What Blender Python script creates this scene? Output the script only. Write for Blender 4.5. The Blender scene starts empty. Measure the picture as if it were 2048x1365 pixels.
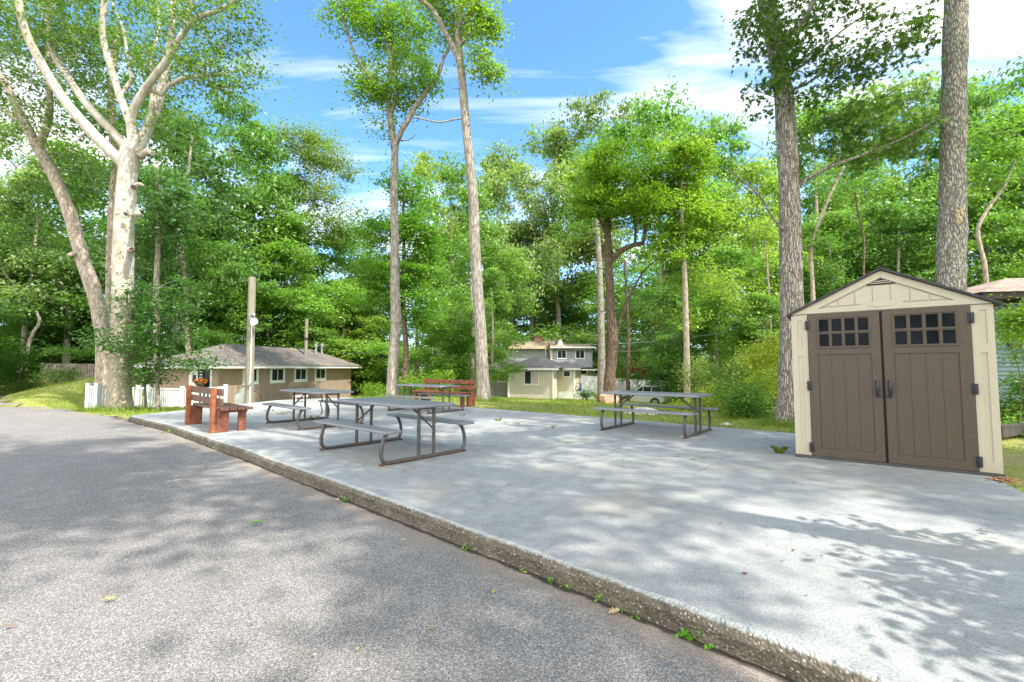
import bpy, math, random
import numpy as np
from mathutils import Vector, Matrix, noise as mnoise

random.seed(7)
RNG = np.random.default_rng(11)
S = bpy.context.scene
COL = S.collection

# ------------------------------------------------------------------ camera
F, CX, CY = 910.0, 1024.0, 682.5
PITCH = math.radians(3.36)
CAMH = 1.22
cd = bpy.data.cameras.new('camera')
cam = bpy.data.objects.new('camera', cd)
COL.objects.link(cam)
cd.sensor_width = 36.0
cd.lens = 36.0 * F / 2048.0
cd.clip_start = 0.05
cd.clip_end = 2000
cam.location = (0, 0, CAMH)
cam.rotation_euler = (math.pi / 2 + PITCH, 0, 0)
S.camera = cam


def ray(px, py):
    x = (px - CX) / F
    y = (CY - py) / F
    return (x, math.cos(PITCH) - y * math.sin(PITCH), math.sin(PITCH) + y * math.cos(PITCH))


def G(px, py, z=0.0):
    """where the sight line through a point of the photo meets the level z"""
    d = ray(px, py)
    t = (z - CAMH) / d[2]
    return Vector((d[0] * t, d[1] * t, z))


def P(px, py, Y):
    """the point at distance Y along the sight line"""
    d = ray(px, py)
    t = Y / d[1]
    return Vector((d[0] * t, Y, CAMH + d[2] * t))


# ------------------------------------------------------------------ render settings
S.view_settings.view_transform = 'Standard'
S.view_settings.look = 'None'
S.view_settings.exposure = 1.43
S.view_settings.gamma = 1
S.render.engine = 'CYCLES'
S.cycles.max_bounces = 8
S.cycles.diffuse_bounces = 4
S.cycles.glossy_bounces = 3
S.cycles.transmission_bounces = 6
S.cycles.transparent_max_bounces = 8
S.cycles.sample_clamp_indirect = 6
S.cycles.use_denoising = True
try:
    S.cycles.denoiser = 'OPENIMAGEDENOISE'
    S.cycles.denoising_prefilter = 'NONE'
except Exception:
    pass

# ------------------------------------------------------------------ node helper


class NT:
    def __init__(self, tree):
        self.t = tree
        self.n = tree.nodes
        self.l = tree.links

    def node(self, typ, props=None, **ins):
        nd = self.n.new(typ)
        if props:
            for k, v in props.items():
                setattr(nd, k, v)
        for k, v in ins.items():
            key = k
            if k.startswith('i') and k[1:].isdigit():
                key = int(k[1:])
            else:
                key = k.replace('_', ' ')
                if key not in nd.inputs:
                    key = k
            self.set(nd.inputs[key], v)
        return nd

    def set(self, sock, v):
        if isinstance(v, bpy.types.NodeSocket):
            self.l.new(v, sock)
        elif isinstance(v, bpy.types.Node):
            self.l.new(v.outputs[0], sock)
        else:
            if sock.type == 'RGBA' and len(v) == 3:
                v = (*v, 1)
            sock.default_value = v

    def coord(self, which='Object'):
        return self.node('ShaderNodeTexCoord').outputs[which]

    def mapping(self, vec, scale=(1, 1, 1), rot=(0, 0, 0), loc=(0, 0, 0)):
        return self.node('ShaderNodeMapping', Vector=vec, Scale=scale, Rotation=rot, Location=loc).outputs[0]

    def noise(self, vec, scale, detail=3, rough=0.55, out='Fac', dist=0.0):
        return self.node('ShaderNodeTexNoise', Vector=vec, Scale=scale, Detail=detail, Roughness=rough, Distortion=dist).outputs[out]

    def voronoi(self, vec, scale, feature='F1', out='Distance', rnd=1.0):
        return self.node('ShaderNodeTexVoronoi', {'feature': feature}, Vector=vec, Scale=scale, Randomness=rnd).outputs[out]

    def math(self, op, a, b=0.0, clamp=False):
        return self.node('ShaderNodeMath', {'operation': op, 'use_clamp': clamp}, i0=a, i1=b).outputs[0]

    def ramp(self, fac, stops, interp='LINEAR'):
        nd = self.node('ShaderNodeValToRGB', Fac=fac)
        cr = nd.color_ramp
        cr.interpolation = interp
        while len(cr.elements) > 1:
            cr.elements.remove(cr.elements[-1])
        for i, (p, c) in enumerate(stops):
            e = cr.elements[0] if i == 0 else cr.elements.new(p)
            e.position = p
            c = (c, c, c) if isinstance(c, (int, float)) else c
            e.color = (*c, 1)
        return nd.outputs[0]

    def mix(self, fac, a, b, blend='MIX'):
        nd = self.node('ShaderNodeMix', {'data_type': 'RGBA', 'blend_type': blend})
        self.set(nd.inputs['Factor'], fac)
        self.set(nd.inputs[6], a)
        self.set(nd.inputs[7], b)
        return nd.outputs[2]

    def sep(self, vec):
        return self.node('ShaderNodeSeparateXYZ', Vector=vec).outputs

    def bump(self, h, strength=0.3, dist=0.02):
        return self.node('ShaderNodeBump', Height=h, Strength=strength, Distance=dist).outputs[0]


def mat(name):
    m = bpy.data.materials.new(name)
    m.use_nodes = True
    nt = NT(m.node_tree)
    b = m.node_tree.nodes['Principled BSDF']
    return m, nt, b


def simple(name, col, rough=0.6, var=0.15, scale=6.0, metal=0.0, bump=0.0, spec=0.4, bscale=60.0):
    m, nt, b = mat(name)
    co = nt.coord()
    f = nt.noise(co, scale, 4)
    lo = tuple(c * (1 - var) for c in col)
    hi = tuple(min(1, c * (1 + var)) for c in col)
    nt.set(b.inputs['Base Color'], nt.ramp(f, [(0.3, lo), (0.7, hi)]))
    b.inputs['Roughness'].default_value = rough
    b.inputs['Metallic'].default_value = metal
    b.inputs['Specular IOR Level'].default_value = spec
    if bump:
        nt.set(b.inputs['Normal'], nt.bump(nt.noise(co, bscale, 3), bump, 0.004))
    return m


# ------------------------------------------------------------------ world: sky, clouds, sun
SUN_EL = math.radians(54)
SUN_AZ = Vector((0.80, -0.60, 0)).normalized()
w = bpy.data.worlds.new('World')
S.world = w
w.use_nodes = True
nt = NT(w.node_tree)
bg = w.node_tree.nodes['Background']
sky = nt.node('ShaderNodeTexSky', {'sky_type': 'NISHITA', 'sun_disc': False})
sky.sun_elevation = SUN_EL
sky.sun_rotation = math.atan2(SUN_AZ.x, SUN_AZ.y)
sky.air_density = 1.0
sky.dust_density = 0.3
sky.ozone_density = 3.0
gc = nt.coord('Generated')
sx, sy, sz = nt.sep(gc)
zz = nt.math('ADD', nt.math('MAXIMUM', sz, 0.0), 0.10)
cv = nt.node('ShaderNodeCombineXYZ', X=nt.math('DIVIDE', sx, zz), Y=nt.math('DIVIDE', sy, zz), Z=0.37).outputs[0]
cm = nt.mapping(cv, scale=(0.62, 2.0, 1), rot=(0, 0, 0.08), loc=(5.3, 1.1, 0))
n1 = nt.noise(cm, 0.85, 8, 0.55, dist=0.5)
n2 = nt.noise(nt.mapping(cv, scale=(0.22, 0.4, 1), loc=(1.3, 2.6, 4)), 1.0, 3)
cl = nt.math('ADD', n1, nt.math('MULTIPLY', nt.math('SUBTRACT', n2, 0.5), 0.6))
back = nt.ramp(nt.math('MULTIPLY', sy, -1.0), [(0.0, 0.0), (0.5, 1.0)])  # extra cloud cover added behind the camera, out of view
cl = nt.math('ADD', cl, nt.math('MULTIPLY', back, 0.20))
cf = nt.ramp(cl, [(0.46, 0.0), (0.52, 0.35), (0.59, 0.88), (0.72, 1.0)])
cfac = nt.math('MULTIPLY', cf, nt.ramp(sz, [(0.0, 0.35), (0.14, 0.45), (0.34, 1.0)]))
cloudcol = nt.mix(nt.ramp(nt.noise(cm, 2.2, 5), [(0.35, 0), (0.7, 1)]), (4.3, 4.4, 4.6), (6.4, 6.2, 5.9))
skyt = nt.mix(1.0, sky.outputs[0], (0.63, 0.89, 1.03), 'MULTIPLY')
horizon = nt.ramp(sz, [(0.0, 0.55), (0.18, 0.18), (0.40, 0.0)])
skyh = nt.mix(horizon, skyt, (3.3, 3.9, 4.6))
cloudcol = nt.mix(back, cloudcol, (12.2, 11.8, 11.2))  # the added unseen cloud is made brighter, to lift the shade
nt.set(bg.inputs['Color'], nt.mix(cfac, skyh, cloudcol))
bg.inputs['Strength'].default_value = 0.15

sl = bpy.data.lights.new('sun', 'SUN')
so = bpy.data.objects.new('sun', sl)
COL.objects.link(so)
sl.energy = 2.95
sl.angle = math.radians(0.55)
sl.color = (1.0, 0.955, 0.87)
sd = Vector((SUN_AZ.x * math.cos(SUN_EL), SUN_AZ.y * math.cos(SUN_EL), math.sin(SUN_EL)))
so.rotation_euler = sd.to_track_quat('Z', 'Y').to_euler()
so.location = (20, -10, 30)

# ------------------------------------------------------------------ mesh builder


class MB:
    def __init__(self):
        self.v = []
        self.f = []
        self.mi = []

    def add(self, vs, fs, mi=0):
        o = len(self.v)
        self.v.extend(tuple(p) for p in vs)
        for f in fs:
            self.f.append(tuple(i + o for i in f))
            self.mi.append(mi)

    def box(self, x0, x1, y0, y1, z0, z1, mi=0):
        vs = [(x0, y0, z0), (x1, y0, z0), (x1, y1, z0), (x0, y1, z0), (x0, y0, z1), (x1, y0, z1), (x1, y1, z1), (x0, y1, z1)]
        fs = [(0, 3, 2, 1), (4, 5, 6, 7), (0, 1, 5, 4), (1, 2, 6, 5), (2, 3, 7, 6), (3, 0, 4, 7)]
        self.add(vs, fs, mi)
        return self

    def obox(self, c, size, M=None, mi=0):
        hx, hy, hz = (s / 2 for s in size)
        vs = []
        for z in (-hz, hz):
            for x, y in ((-hx, -hy), (hx, -hy), (hx, hy), (-hx, hy)):
                p = Vector((x, y, z))
                if M is not None:
                    p = M @ p
                vs.append(p + Vector(c))
        self.add(vs, [(0, 3, 2, 1), (4, 5, 6, 7), (0, 1, 5, 4), (1, 2, 6, 5), (2, 3, 7, 6), (3, 0, 4, 7)], mi)
        return self

    def bar(self, a, b, wd, th, up=(0, 0, 1), mi=0):
        a, b = Vector(a), Vector(b)
        d = (b - a)
        L = d.length
        d.normalize()
        s = d.cross(Vector(up))
        if s.length < 1e-4:
            s = d.cross(Vector((1, 0, 0)))
        s.normalize()
        u = s.cross(d)
        M = Matrix((d, s, u)).transposed()
        return self.obox((a + b) / 2, (L, wd, th), M, mi)

    def prism(self, poly, y0, y1, mi=0):
        """poly of (x, z) counter-clockwise, seen from -y; extruded y0..y1"""
        n = len(poly)
        vs = [(x, y0, z) for x, z in poly] + [(x, y1, z) for x, z in poly]
        fs = [tuple(range(n)), tuple(range(2 * n - 1, n - 1, -1))]
        for i in range(n):
            j = (i + 1) % n
            fs.append((j, i, i + n, j + n))
        self.add(vs, fs, mi)
        return self

    def tube(self, pts, r, n=8, mi=0, cap=True):
        pts = [Vector(p) for p in pts]
        rs = r if isinstance(r, (list, tuple)) else [r] * len(pts)
        vs, fs = [], []
        t0 = (pts[1] - pts[0]).normalized()
        ref = Vector((0, 0, 1)) if abs(t0.z) < 0.9 else Vector((1, 0, 0))
        s = t0.cross(ref).normalized()
        for i, p in enumerate(pts):
            if i == 0:
                t = pts[1] - pts[0]
            elif i == len(pts) - 1:
                t = pts[-1] - pts[-2]
            else:
                t = (pts[i + 1] - pts[i]).normalized() + (pts[i] - pts[i - 1]).normalized()
            t.normalize()
            s = (s - t * s.dot(t)).normalized()
            u = t.cross(s)
            for k in range(n):
                a = 2 * math.pi * k / n
                vs.append(p + (s * math.cos(a) + u * math.sin(a)) * rs[i])
        for i in range(len(pts) - 1):
            for k in range(n):
                a = i * n + k
                b = i * n + (k + 1) % n
                fs.append((a, b, b + n, a + n))
        if cap:
            fs.append(tuple(range(n - 1, -1, -1)))
            fs.append(tuple((len(pts) - 1) * n + k for k in range(n)))
        self.add(vs, fs, mi)
        return self

    def lathe(self, prof, n=20, M=None, c=(0, 0, 0), mi=0):
        vs, fs = [], []
        for r, z in prof:
            for k in range(n):
                a = 2 * math.pi * k / n
                p = Vector((r * math.cos(a), r * math.sin(a), z))
                if M is not None:
                    p = M @ p
                vs.append(p + Vector(c))
        for i in range(len(prof) - 1):
            for k in range(n):
                a = i * n + k
                b = i * n + (k + 1) % n
                fs.append((a, b, b + n, a + n))
        fs.append(tuple(range(n - 1, -1, -1)))
        fs.append(tuple((len(prof) - 1) * n + k for k in range(n)))
        self.add(vs, fs, mi)
        return self

    def relief(self, x0, x1, z0, z1, insets, yf, yb, mi=0):
        """a plate with rectangular recesses; insets = (x0,x1,z0,z1,depth)"""
        xs = sorted({x0, x1, *[i[0] for i in insets], *[i[1] for i in insets]})
        zs = sorted({z0, z1, *[i[2] for i in insets], *[i[3] for i in insets]})
        H = {}
        for a in range(len(xs) - 1):
            for b in range(len(zs) - 1):
                mx, mz = (xs[a] + xs[a + 1]) / 2, (zs[b] + zs[b + 1]) / 2
                y = yf
                for i in insets:
                    if i[0] < mx < i[1] and i[2] < mz < i[3]:
                        y = max(y, yf + i[4])
                H[a, b] = y
        nx, nz = len(xs) - 1, len(zs) - 1
        for a in range(nx):
            for b in range(nz):
                y = H[a, b]
                X0, X1, Z0, Z1 = xs[a], xs[a + 1], zs[b], zs[b + 1]
                self.add([(X0, y, Z0), (X1, y, Z0), (X1, y, Z1), (X0, y, Z1)], [(0, 1, 2, 3)], mi)
                yr = H.get((a + 1, b), yb)
                if abs(yr - y) > 1e-6:
                    self.add([(X1, y, Z0), (X1, yr, Z0), (X1, yr, Z1), (X1, y, Z1)], [(0, 1, 2, 3)], mi)
                yt = H.get((a, b + 1), yb)
                if abs(yt - y) > 1e-6:
                    self.add([(X0, y, Z1), (X1, y, Z1), (X1, yt, Z1), (X0, yt, Z1)], [(0, 1, 2, 3)], mi)
                if a == 0:
                    self.add([(X0, y, Z0), (X0, y, Z1), (X0, yb, Z1), (X0, yb, Z0)], [(0, 1, 2, 3)], mi)
                if b == 0:
                    self.add([(X0, y, Z0), (X0, yb, Z0), (X1, yb, Z0), (X1, y, Z0)], [(0, 1, 2, 3)], mi)
        self.add([(x0, yb, z0), (x0, yb, z1), (x1, yb, z1), (x1, yb, z0)], [(0, 1, 2, 3)], mi)
        return self

    def build(self, name, mats, parent=None, smooth=True, bevel=0.0, angle=35, label=None):
        me = bpy.data.meshes.new(name)
        me.from_pydata(self.v, [], self.f)
        mats = mats if isinstance(mats, (list, tuple)) else [mats]
        for m in mats:
            me.materials.append(m)
        if len(mats) > 1:
            me.polygons.foreach_set('material_index', self.mi)
        if smooth:
            me.shade_smooth()
            me.set_sharp_from_angle(angle=math.radians(angle))
        me.update()
        o = bpy.data.objects.new(name, me)
        COL.objects.link(o)
        if parent is not None:
            o.parent = parent
        if bevel:
            b = o.modifiers.new('bevel', 'BEVEL')
            b.width = bevel
            b.segments = 2
            b.limit_method = 'ANGLE'
            b.angle_limit = math.radians(40)
        if label:
            o['label'] = label
        return o


def tag(o, label=None, cat=None, group=None, kind=None):
    if label:
        o['label'] = label
    if cat:
        o['category'] = cat
    if group:
        o['group'] = group
    if kind:
        o['kind'] = kind
    return o


def empty(name, loc, rz=0.0, label=None, cat=None, group=None):
    o = bpy.data.objects.new(name, None)
    COL.objects.link(o)
    o.empty_display_size = 0.2
    o.location = loc
    o.rotation_euler = (0, 0, rz)
    return tag(o, label, cat, group)


def kids(o):
    return [c for c in list(COL.objects) if c.parent == o]


def copy_tree(o, parent=None):
    c = o.copy()
    COL.objects.link(c)
    c.parent = parent
    for ch in kids(o):
        copy_tree(ch, c)
    return c


# ------------------------------------------------------------------ materials
MAT = {}


def m_leaf():
    m, nt, b = mat('leaf')
    at = nt.node('ShaderNodeAttribute', {'attribute_name': 'v'}).outputs['Fac']
    oc = nt.node('ShaderNodeObjectInfo').outputs['Color']
    dark = nt.mix(1.0, oc, (0.88, 0.86, 0.85), 'MULTIPLY')
    lite = nt.mix(1.0, oc, (2.10, 1.85, 1.35), 'MULTIPLY')
    c = nt.mix(at, dark, lite)
    nt.set(b.inputs['Base Color'], c)
    b.inputs['Roughness'].default_value = 0.42
    b.inputs['Specular IOR Level'].default_value = 0.5
    tr = nt.node('ShaderNodeBsdfTranslucent', Color=nt.mix(1.0, c, (1.32, 1.6, 0.75), 'MULTIPLY'))
    mx = nt.node('ShaderNodeMixShader', Fac=0.48)
    nt.l.new(b.outputs[0], mx.inputs[1])
    nt.l.new(tr.outputs[0], mx.inputs[2])
    nt.l.new(mx.outputs[0], m.node_tree.nodes['Material Output'].inputs[0])
    return m


def m_bark(name, c0, c1, c2, sc=9.0, stretch=0.18, bump=0.6, ridge=0.5, blotch=None):
    m, nt, b = mat(name)
    co = nt.coord()
    mp = nt.mapping(co, scale=(1, 1, stretch))
    a = nt.noise(mp, sc, 6, 0.65, dist=0.6)
    wv = nt.node('ShaderNodeVectorMath', {'operation': 'ADD'}, i0=nt.mapping(co, scale=(1, 1, stretch * 0.8)), i1=nt.mapping(nt.noise(co, 7.0, 4, 0.6, out='Color'), scale=(0.10, 0.10, 0.03))).outputs[0]
    r = nt.voronoi(wv, sc * 1.3, 'DISTANCE_TO_EDGE')
    rr = nt.ramp(r, [(0.0, 0.0), (0.22, 1.0)])
    h = nt.math('ADD', nt.math('MULTIPLY', a, 1 - ridge), nt.math('MULTIPLY', rr, ridge))
    col = nt.ramp(h, [(0.15, c0), (0.5, c1), (0.85, c2)])
    if blotch:
        bl = nt.noise(nt.mapping(co, scale=(1, 1, 0.5)), 2.1, 5, 0.6)
        col = nt.mix(nt.ramp(bl, [(0.48, 0), (0.62, blotch[1])]), col, blotch[0])
        bl2 = nt.noise(co, 7.0, 4, 0.7)
        col = nt.mix(nt.ramp(bl2, [(0.60, 0), (0.68, 0.6)]), col, blotch[2])
    if blotch:
        zz_ = nt.math('ADD', nt.sep(co)[2], nt.math('MULTIPLY', nt.math('SUBTRACT', nt.noise(nt.mapping(co, scale=(1, 1, 0.35)), 2.6, 5, 0.7), 0.5), 3.2))
        alg_shade = nt.ramp(nt.math('MULTIPLY', zz_, 0.1), [(0.0, 0.85), (0.30, 0.72), (0.46, 0.0)])  # darker lower trunk: algae, plus shade put into the colour
        grn = nt.ramp(nt.noise(co, 3.2, 4), [(0.4, (0.20, 0.165, 0.115)), (0.62, (0.165, 0.155, 0.08))])
        col = nt.mix(alg_shade, col, nt.mix(nt.ramp(h, [(0.3, 1.0), (0.7, 0.55)]), (0.40, 0.35, 0.27), grn))
    nt.set(b.inputs['Base Color'], col)
    b.inputs['Roughness'].default_value = 0.9
    b.inputs['Specular IOR Level'].default_value = 0.15
    nt.set(b.inputs['Normal'], nt.bump(h, bump, 0.03))
    return m


MAT['leaf'] = m_leaf()
MAT['bark_grey'] = m_bark('bark_grey', (0.10, 0.082, 0.065), (0.26, 0.225, 0.185), (0.42, 0.385, 0.335), 10, 0.2, 0.7, 0.4)
MAT['bark_ridged'] = m_bark('bark_ridged', (0.08, 0.068, 0.056), (0.29, 0.25, 0.205), (0.48, 0.44, 0.375), 21, 0.10, 1.0, 0.6)
MAT['bark_plated'] = m_bark('bark_plated', (0.085, 0.072, 0.06), (0.29, 0.255, 0.215), (0.52, 0.485, 0.435), 19, 0.26, 1.0, 0.5)
MAT['bark_pale'] = m_bark('bark_pale', (0.24, 0.20, 0.155), (0.48, 0.43, 0.36), (0.66, 0.62, 0.56), 5, 0.45, 0.35, 0.15,
                          ((0.30, 0.25, 0.16), 0.55, (0.16, 0.13, 0.09)))
MAT['bark_tan'] = m_bark('bark_tan', (0.12, 0.09, 0.065), (0.32, 0.26, 0.20), (0.48, 0.42, 0.34), 8, 0.3, 0.6, 0.3)
MAT['bark_brown'] = m_bark('bark_brown', (0.045, 0.03, 0.022), (0.13, 0.09, 0.065), (0.22, 0.165, 0.125), 10, 0.25, 0.7, 0.4)


def m_asphalt():
    m, nt, b = mat('asphalt')
    co = nt.coord()
    big = nt.noise(co, 0.35, 4)
    mid = nt.noise(co, 3.0, 5, 0.65)
    base = nt.ramp(nt.math('ADD', nt.math('MULTIPLY', big, 0.5), nt.math('MULTIPLY', mid, 0.5)),
                   [(0.3, (0.168, 0.156, 0.147)), (0.7, (0.248, 0.232, 0.220))])
    st = nt.voronoi(co, 180.0, 'F1', 'Color')
    sv = nt.sep(st)[0]
    sp = nt.ramp(sv, [(0.0, 0.48), (0.42, 0.82), (0.66, 1.1), (0.86, 1.45), (1.0, 2.0)])
    col = nt.mix(1.0, base, sp, 'MULTIPLY')
    fine = nt.ramp(nt.noise(co, 240, 2), [(0.3, 0.75), (0.7, 1.25)])
    col = nt.mix(1.0, col, fine, 'MULTIPLY')
    # sandy grit washed against the kerb (v = distance to the slab)
    at = nt.node('ShaderNodeAttribute', {'attribute_name': 'kerb'}).outputs['Fac']
    dn = nt.math('ADD', at, nt.math('MULTIPLY', nt.math('SUBTRACT', nt.noise(co, 3.5, 5, 0.7), 0.5), 0.55))
    sand = nt.ramp(dn, [(0.0, 0.85), (0.10, 0.7), (0.24, 0.0)])
    scol = nt.ramp(nt.noise(co, 60, 3), [(0.3, (0.20, 0.15, 0.11)), (0.7, (0.38, 0.30, 0.23))])
    col = nt.mix(nt.math('MULTIPLY', sand, 0.75), col, scol)
    crack = nt.ramp(nt.math('ADD', at, nt.math('MULTIPLY', nt.math('SUBTRACT', nt.noise(co, 5, 4, 0.7), 0.5), 0.10)), [(0.03, 1.0), (0.055, 0.0)])
    col = nt.mix(nt.math('MULTIPLY', crack, 0.9), col, (0.03, 0.026, 0.022))
    # oil drips
    drip = nt.ramp(nt.voronoi(nt.mapping(co, scale=(1, 1.0, 1)), 0.9), [(0.02, 1.0), (0.035, 0.0)])
    col = nt.mix(nt.math('MULTIPLY', drip, 0.7), col, (0.03, 0.03, 0.032))
    nt.set(b.inputs['Base Color'], col)
    b.inputs['Roughness'].default_value = 0.85
    b.inputs['Specular IOR Level'].default_value = 0.3
    h = nt.math('ADD', nt.math('MULTIPLY', nt.voronoi(co, 180.0), 1.0), nt.math('MULTIPLY', nt.noise(co, 40, 3), 0.5))
    nt.set(b.inputs['Normal'], nt.bump(h, 0.40, 0.004))
    return m


def m_concrete():
    m, nt, b = mat('concrete_top')
    co = nt.coord()
    big = nt.noise(co, 0.6, 5, 0.6)
    mid = nt.noise(co, 7, 4, 0.65)
    base = nt.ramp(nt.math('ADD', nt.math('MULTIPLY', big, 0.5), nt.math('MULTIPLY', mid, 0.5)),
                   [(0.34, (0.23, 0.236, 0.232)), (0.66, (0.385, 0.392, 0.382))])
    sp = nt.ramp(nt.noise(co, 70, 6, 0.9), [(0.32, 0.35), (0.5, 1.0), (0.68, 1.35)])
    col = nt.mix(1.0, base, sp, 'MULTIPLY')
    # tan stains
    stn = nt.ramp(nt.noise(nt.mapping(co, loc=(7, 3, 0)), 0.9, 6, 0.65), [(0.52, 0.0), (0.70, 0.55)])
    col = nt.mix(stn, col, (0.40, 0.35, 0.275))
    # dark pits
    pit = nt.ramp(nt.voronoi(co, 9.0), [(0.03, 1.0), (0.06, 0.0)])
    col = nt.mix(nt.math('MULTIPLY', pit, 0.35), col, (0.16, 0.16, 0.15))
    # control joints and cracks
    at = nt.node('ShaderNodeAttribute', {'attribute_name': 'joint'}).outputs['Fac']
    jn = nt.math('ADD', at, nt.math('MULTIPLY', nt.math('SUBTRACT', nt.noise(co, 4, 4, 0.7), 0.5), 0.12))
    j = nt.ramp(nt.math('ABSOLUTE', jn), [(0.006, 1.0), (0.020, 0.0)])
    gap = nt.ramp(nt.noise(co, 0.55, 5, 0.7), [(0.46, 0.0), (0.60, 1.0)])
    col = nt.mix(nt.math('MULTIPLY', nt.math('MULTIPLY', j, gap), 0.55), col, (0.15, 0.15, 0.13))
    nt.set(b.inputs['Base Color'], col)
    b.inputs['Roughness'].default_value = 0.85
    b.inputs['Specular IOR Level'].default_value = 0.25
    h = nt.math('ADD', nt.noise(co, 150, 3), nt.math('MULTIPLY', nt.noise(co, 25, 3), 0.8))
    nt.set(b.inputs['Normal'], nt.bump(h, 0.35, 0.005))
    return m


def m_kerb():
    m, nt, b = mat('concrete_edge')
    co = nt.coord()
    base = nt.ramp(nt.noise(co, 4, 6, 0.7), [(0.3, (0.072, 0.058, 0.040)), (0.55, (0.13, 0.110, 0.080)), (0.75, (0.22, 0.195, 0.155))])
    peb = nt.voronoi(co, 62.0)
    pc = nt.sep(nt.voronoi(co, 62.0, 'F1', 'Color'))
    on = nt.math('MULTIPLY', nt.ramp(peb, [(0.30, 1.0), (0.46, 0.0)]), nt.ramp(pc[0], [(0.35, 0.0), (0.55, 1.0)]))
    pcol = nt.ramp(pc[1], [(0.0, (0.15, 0.12, 0.085)), (0.5, (0.28, 0.24, 0.18)), (0.8, (0.36, 0.325, 0.27)), (1.0, (0.50, 0.47, 0.42))])
    col = nt.mix(nt.math('MULTIPLY', on, 0.85), base, pcol)
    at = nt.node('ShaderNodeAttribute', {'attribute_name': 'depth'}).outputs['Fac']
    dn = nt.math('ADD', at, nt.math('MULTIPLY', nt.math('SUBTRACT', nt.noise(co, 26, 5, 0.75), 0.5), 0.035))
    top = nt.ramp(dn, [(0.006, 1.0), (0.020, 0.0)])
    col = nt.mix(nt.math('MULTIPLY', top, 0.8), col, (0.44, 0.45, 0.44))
    moss = nt.ramp(nt.noise(nt.mapping(co, loc=(3, 1, 2)), 2.5, 5, 0.7), [(0.55, 0.0), (0.7, 0.5)])
    col = nt.mix(moss, col, (0.12, 0.105, 0.045))
    nt.set(b.inputs['Base Color'], col)
    b.inputs['Roughness'].default_value = 0.9
    h = nt.math('SUBTRACT', nt.noise(co, 45, 4), nt.math('MULTIPLY', peb, 0.9))
    nt.set(b.inputs['Normal'], nt.bump(h, 0.9, 0.012))
    return m


def m_lawn():
    m, nt, b = mat('lawn_soil')
    co = nt.coord()
    f = nt.math('ADD', nt.math('MULTIPLY', nt.noise(co, 0.5, 4), 0.5), nt.math('MULTIPLY', nt.noise(co, 5, 5, 0.7), 0.5))
    col = nt.ramp(f, [(0.30, (0.13, 0.18, 0.025)), (0.45, (0.21, 0.25, 0.035)), (0.55, (0.29, 0.28, 0.07)), (0.68, (0.34, 0.265, 0.14))])
    fine = nt.ramp(nt.noise(co, 40, 4, 0.7), [(0.3, 0.55), (0.7, 1.4)])
    nt.set(b.inputs['Base Color'], nt.mix(1.0, col, fine, 'MULTIPLY'))
    b.inputs['Roughness'].default_value = 0.95
    nt.set(b.inputs['Normal'], nt.bump(nt.noise(co, 30, 5, 0.7), 0.8, 0.05))
    return m


def m_grass():
    m, nt, b = mat('grass_blade')
    at = nt.node('ShaderNodeAttribute', {'attribute_name': 'v'}).outputs['Fac']
    col = nt.ramp(at, [(0.0, (0.10, 0.18, 0.02)), (0.5, (0.24, 0.34, 0.03)), (0.8, (0.40, 0.41, 0.06)), (1.0, (0.46, 0.38, 0.15))])
    nt.set(b.inputs['Base Color'], col)
    b.inputs['Roughness'].default_value = 0.6
    tr = nt.node('ShaderNodeBsdfTranslucent', Color=nt.mix(1.0, col, (1.2, 1.2, 0.8), 'MULTIPLY'))
    mx = nt.node('ShaderNodeMixShader', Fac=0.4)
    nt.l.new(b.outputs[0], mx.inputs[1])
    nt.l.new(tr.outputs[0], mx.inputs[2])
    nt.l.new(mx.outputs[0], m.node_tree.nodes['Material Output'].inputs[0])
    return m


MAT['asphalt'] = m_asphalt()
MAT['concrete'] = m_concrete()
MAT['kerb'] = m_kerb()
MAT['lawn'] = m_lawn()
MAT['grass'] = m_grass()


def m_speckle(name, col, hi, sc=220.0, bump=0.25, rough=0.55, dirt=None):
    m, nt, b = mat(name)
    co = nt.coord()
    f = nt.noise(nt.mapping(co, scale=(1, 1, 0.45)), sc, 3, 0.7)
    c = nt.ramp(f, [(0.32, tuple(x * 0.72 for x in col)), (0.52, col), (0.72, hi)])
    if dirt:
        d = nt.ramp(nt.noise(nt.mapping(co, scale=(1, 1, 0.5)), 3.0, 6, 0.7), [(0.52, 0.0), (0.75, 0.5)])
        c = nt.mix(d, c, dirt)
        z = nt.sep(co)[2]
        dz = nt.ramp(nt.math('ADD', z, nt.math('MULTIPLY', nt.noise(co, 9, 4), 0.25)), [(0.08, 0.55), (0.30, 0.0)])
        c = nt.mix(dz, c, dirt)
    nt.set(b.inputs['Base Color'], c)
    b.inputs['Roughness'].default_value = rough
    nt.set(b.inputs['Normal'], nt.bump(nt.noise(nt.mapping(co, scale=(1, 1, 0.3)), sc * 0.7, 4, 0.7), bump, 0.003))
    return m


MAT['shed_beige'] = m_speckle('shed_beige', (0.475, 0.42, 0.31), (0.54, 0.485, 0.37), 180, 0.2, 0.55, (0.36, 0.31, 0.21))
MAT['shed_brown'] = m_speckle('shed_brown', (0.068, 0.046, 0.028), (0.130, 0.094, 0.061), 200, 0.3, 0.5)
MAT['black_plastic'] = simple('black_plastic', (0.022, 0.024, 0.027), 0.4)
MAT['roof_dark'] = simple('roof_dark', (0.035, 0.032, 0.032), 0.6, 0.3, 8, bump=0.3)
MAT['opening_shade'] = simple('opening_shade', (0.008, 0.008, 0.009), 0.7)  # near-black, the shade inside openings put into the colour
MAT['floor_dark'] = simple('floor_dark', (0.06, 0.058, 0.055), 0.7)
MAT['white_paint'] = simple('white_paint', (0.72, 0.72, 0.70), 0.45, 0.07, 3, bump=0.05)
MAT['white_vinyl'] = simple('white_vinyl', (0.74, 0.75, 0.75), 0.4, 0.06, 2)
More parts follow.
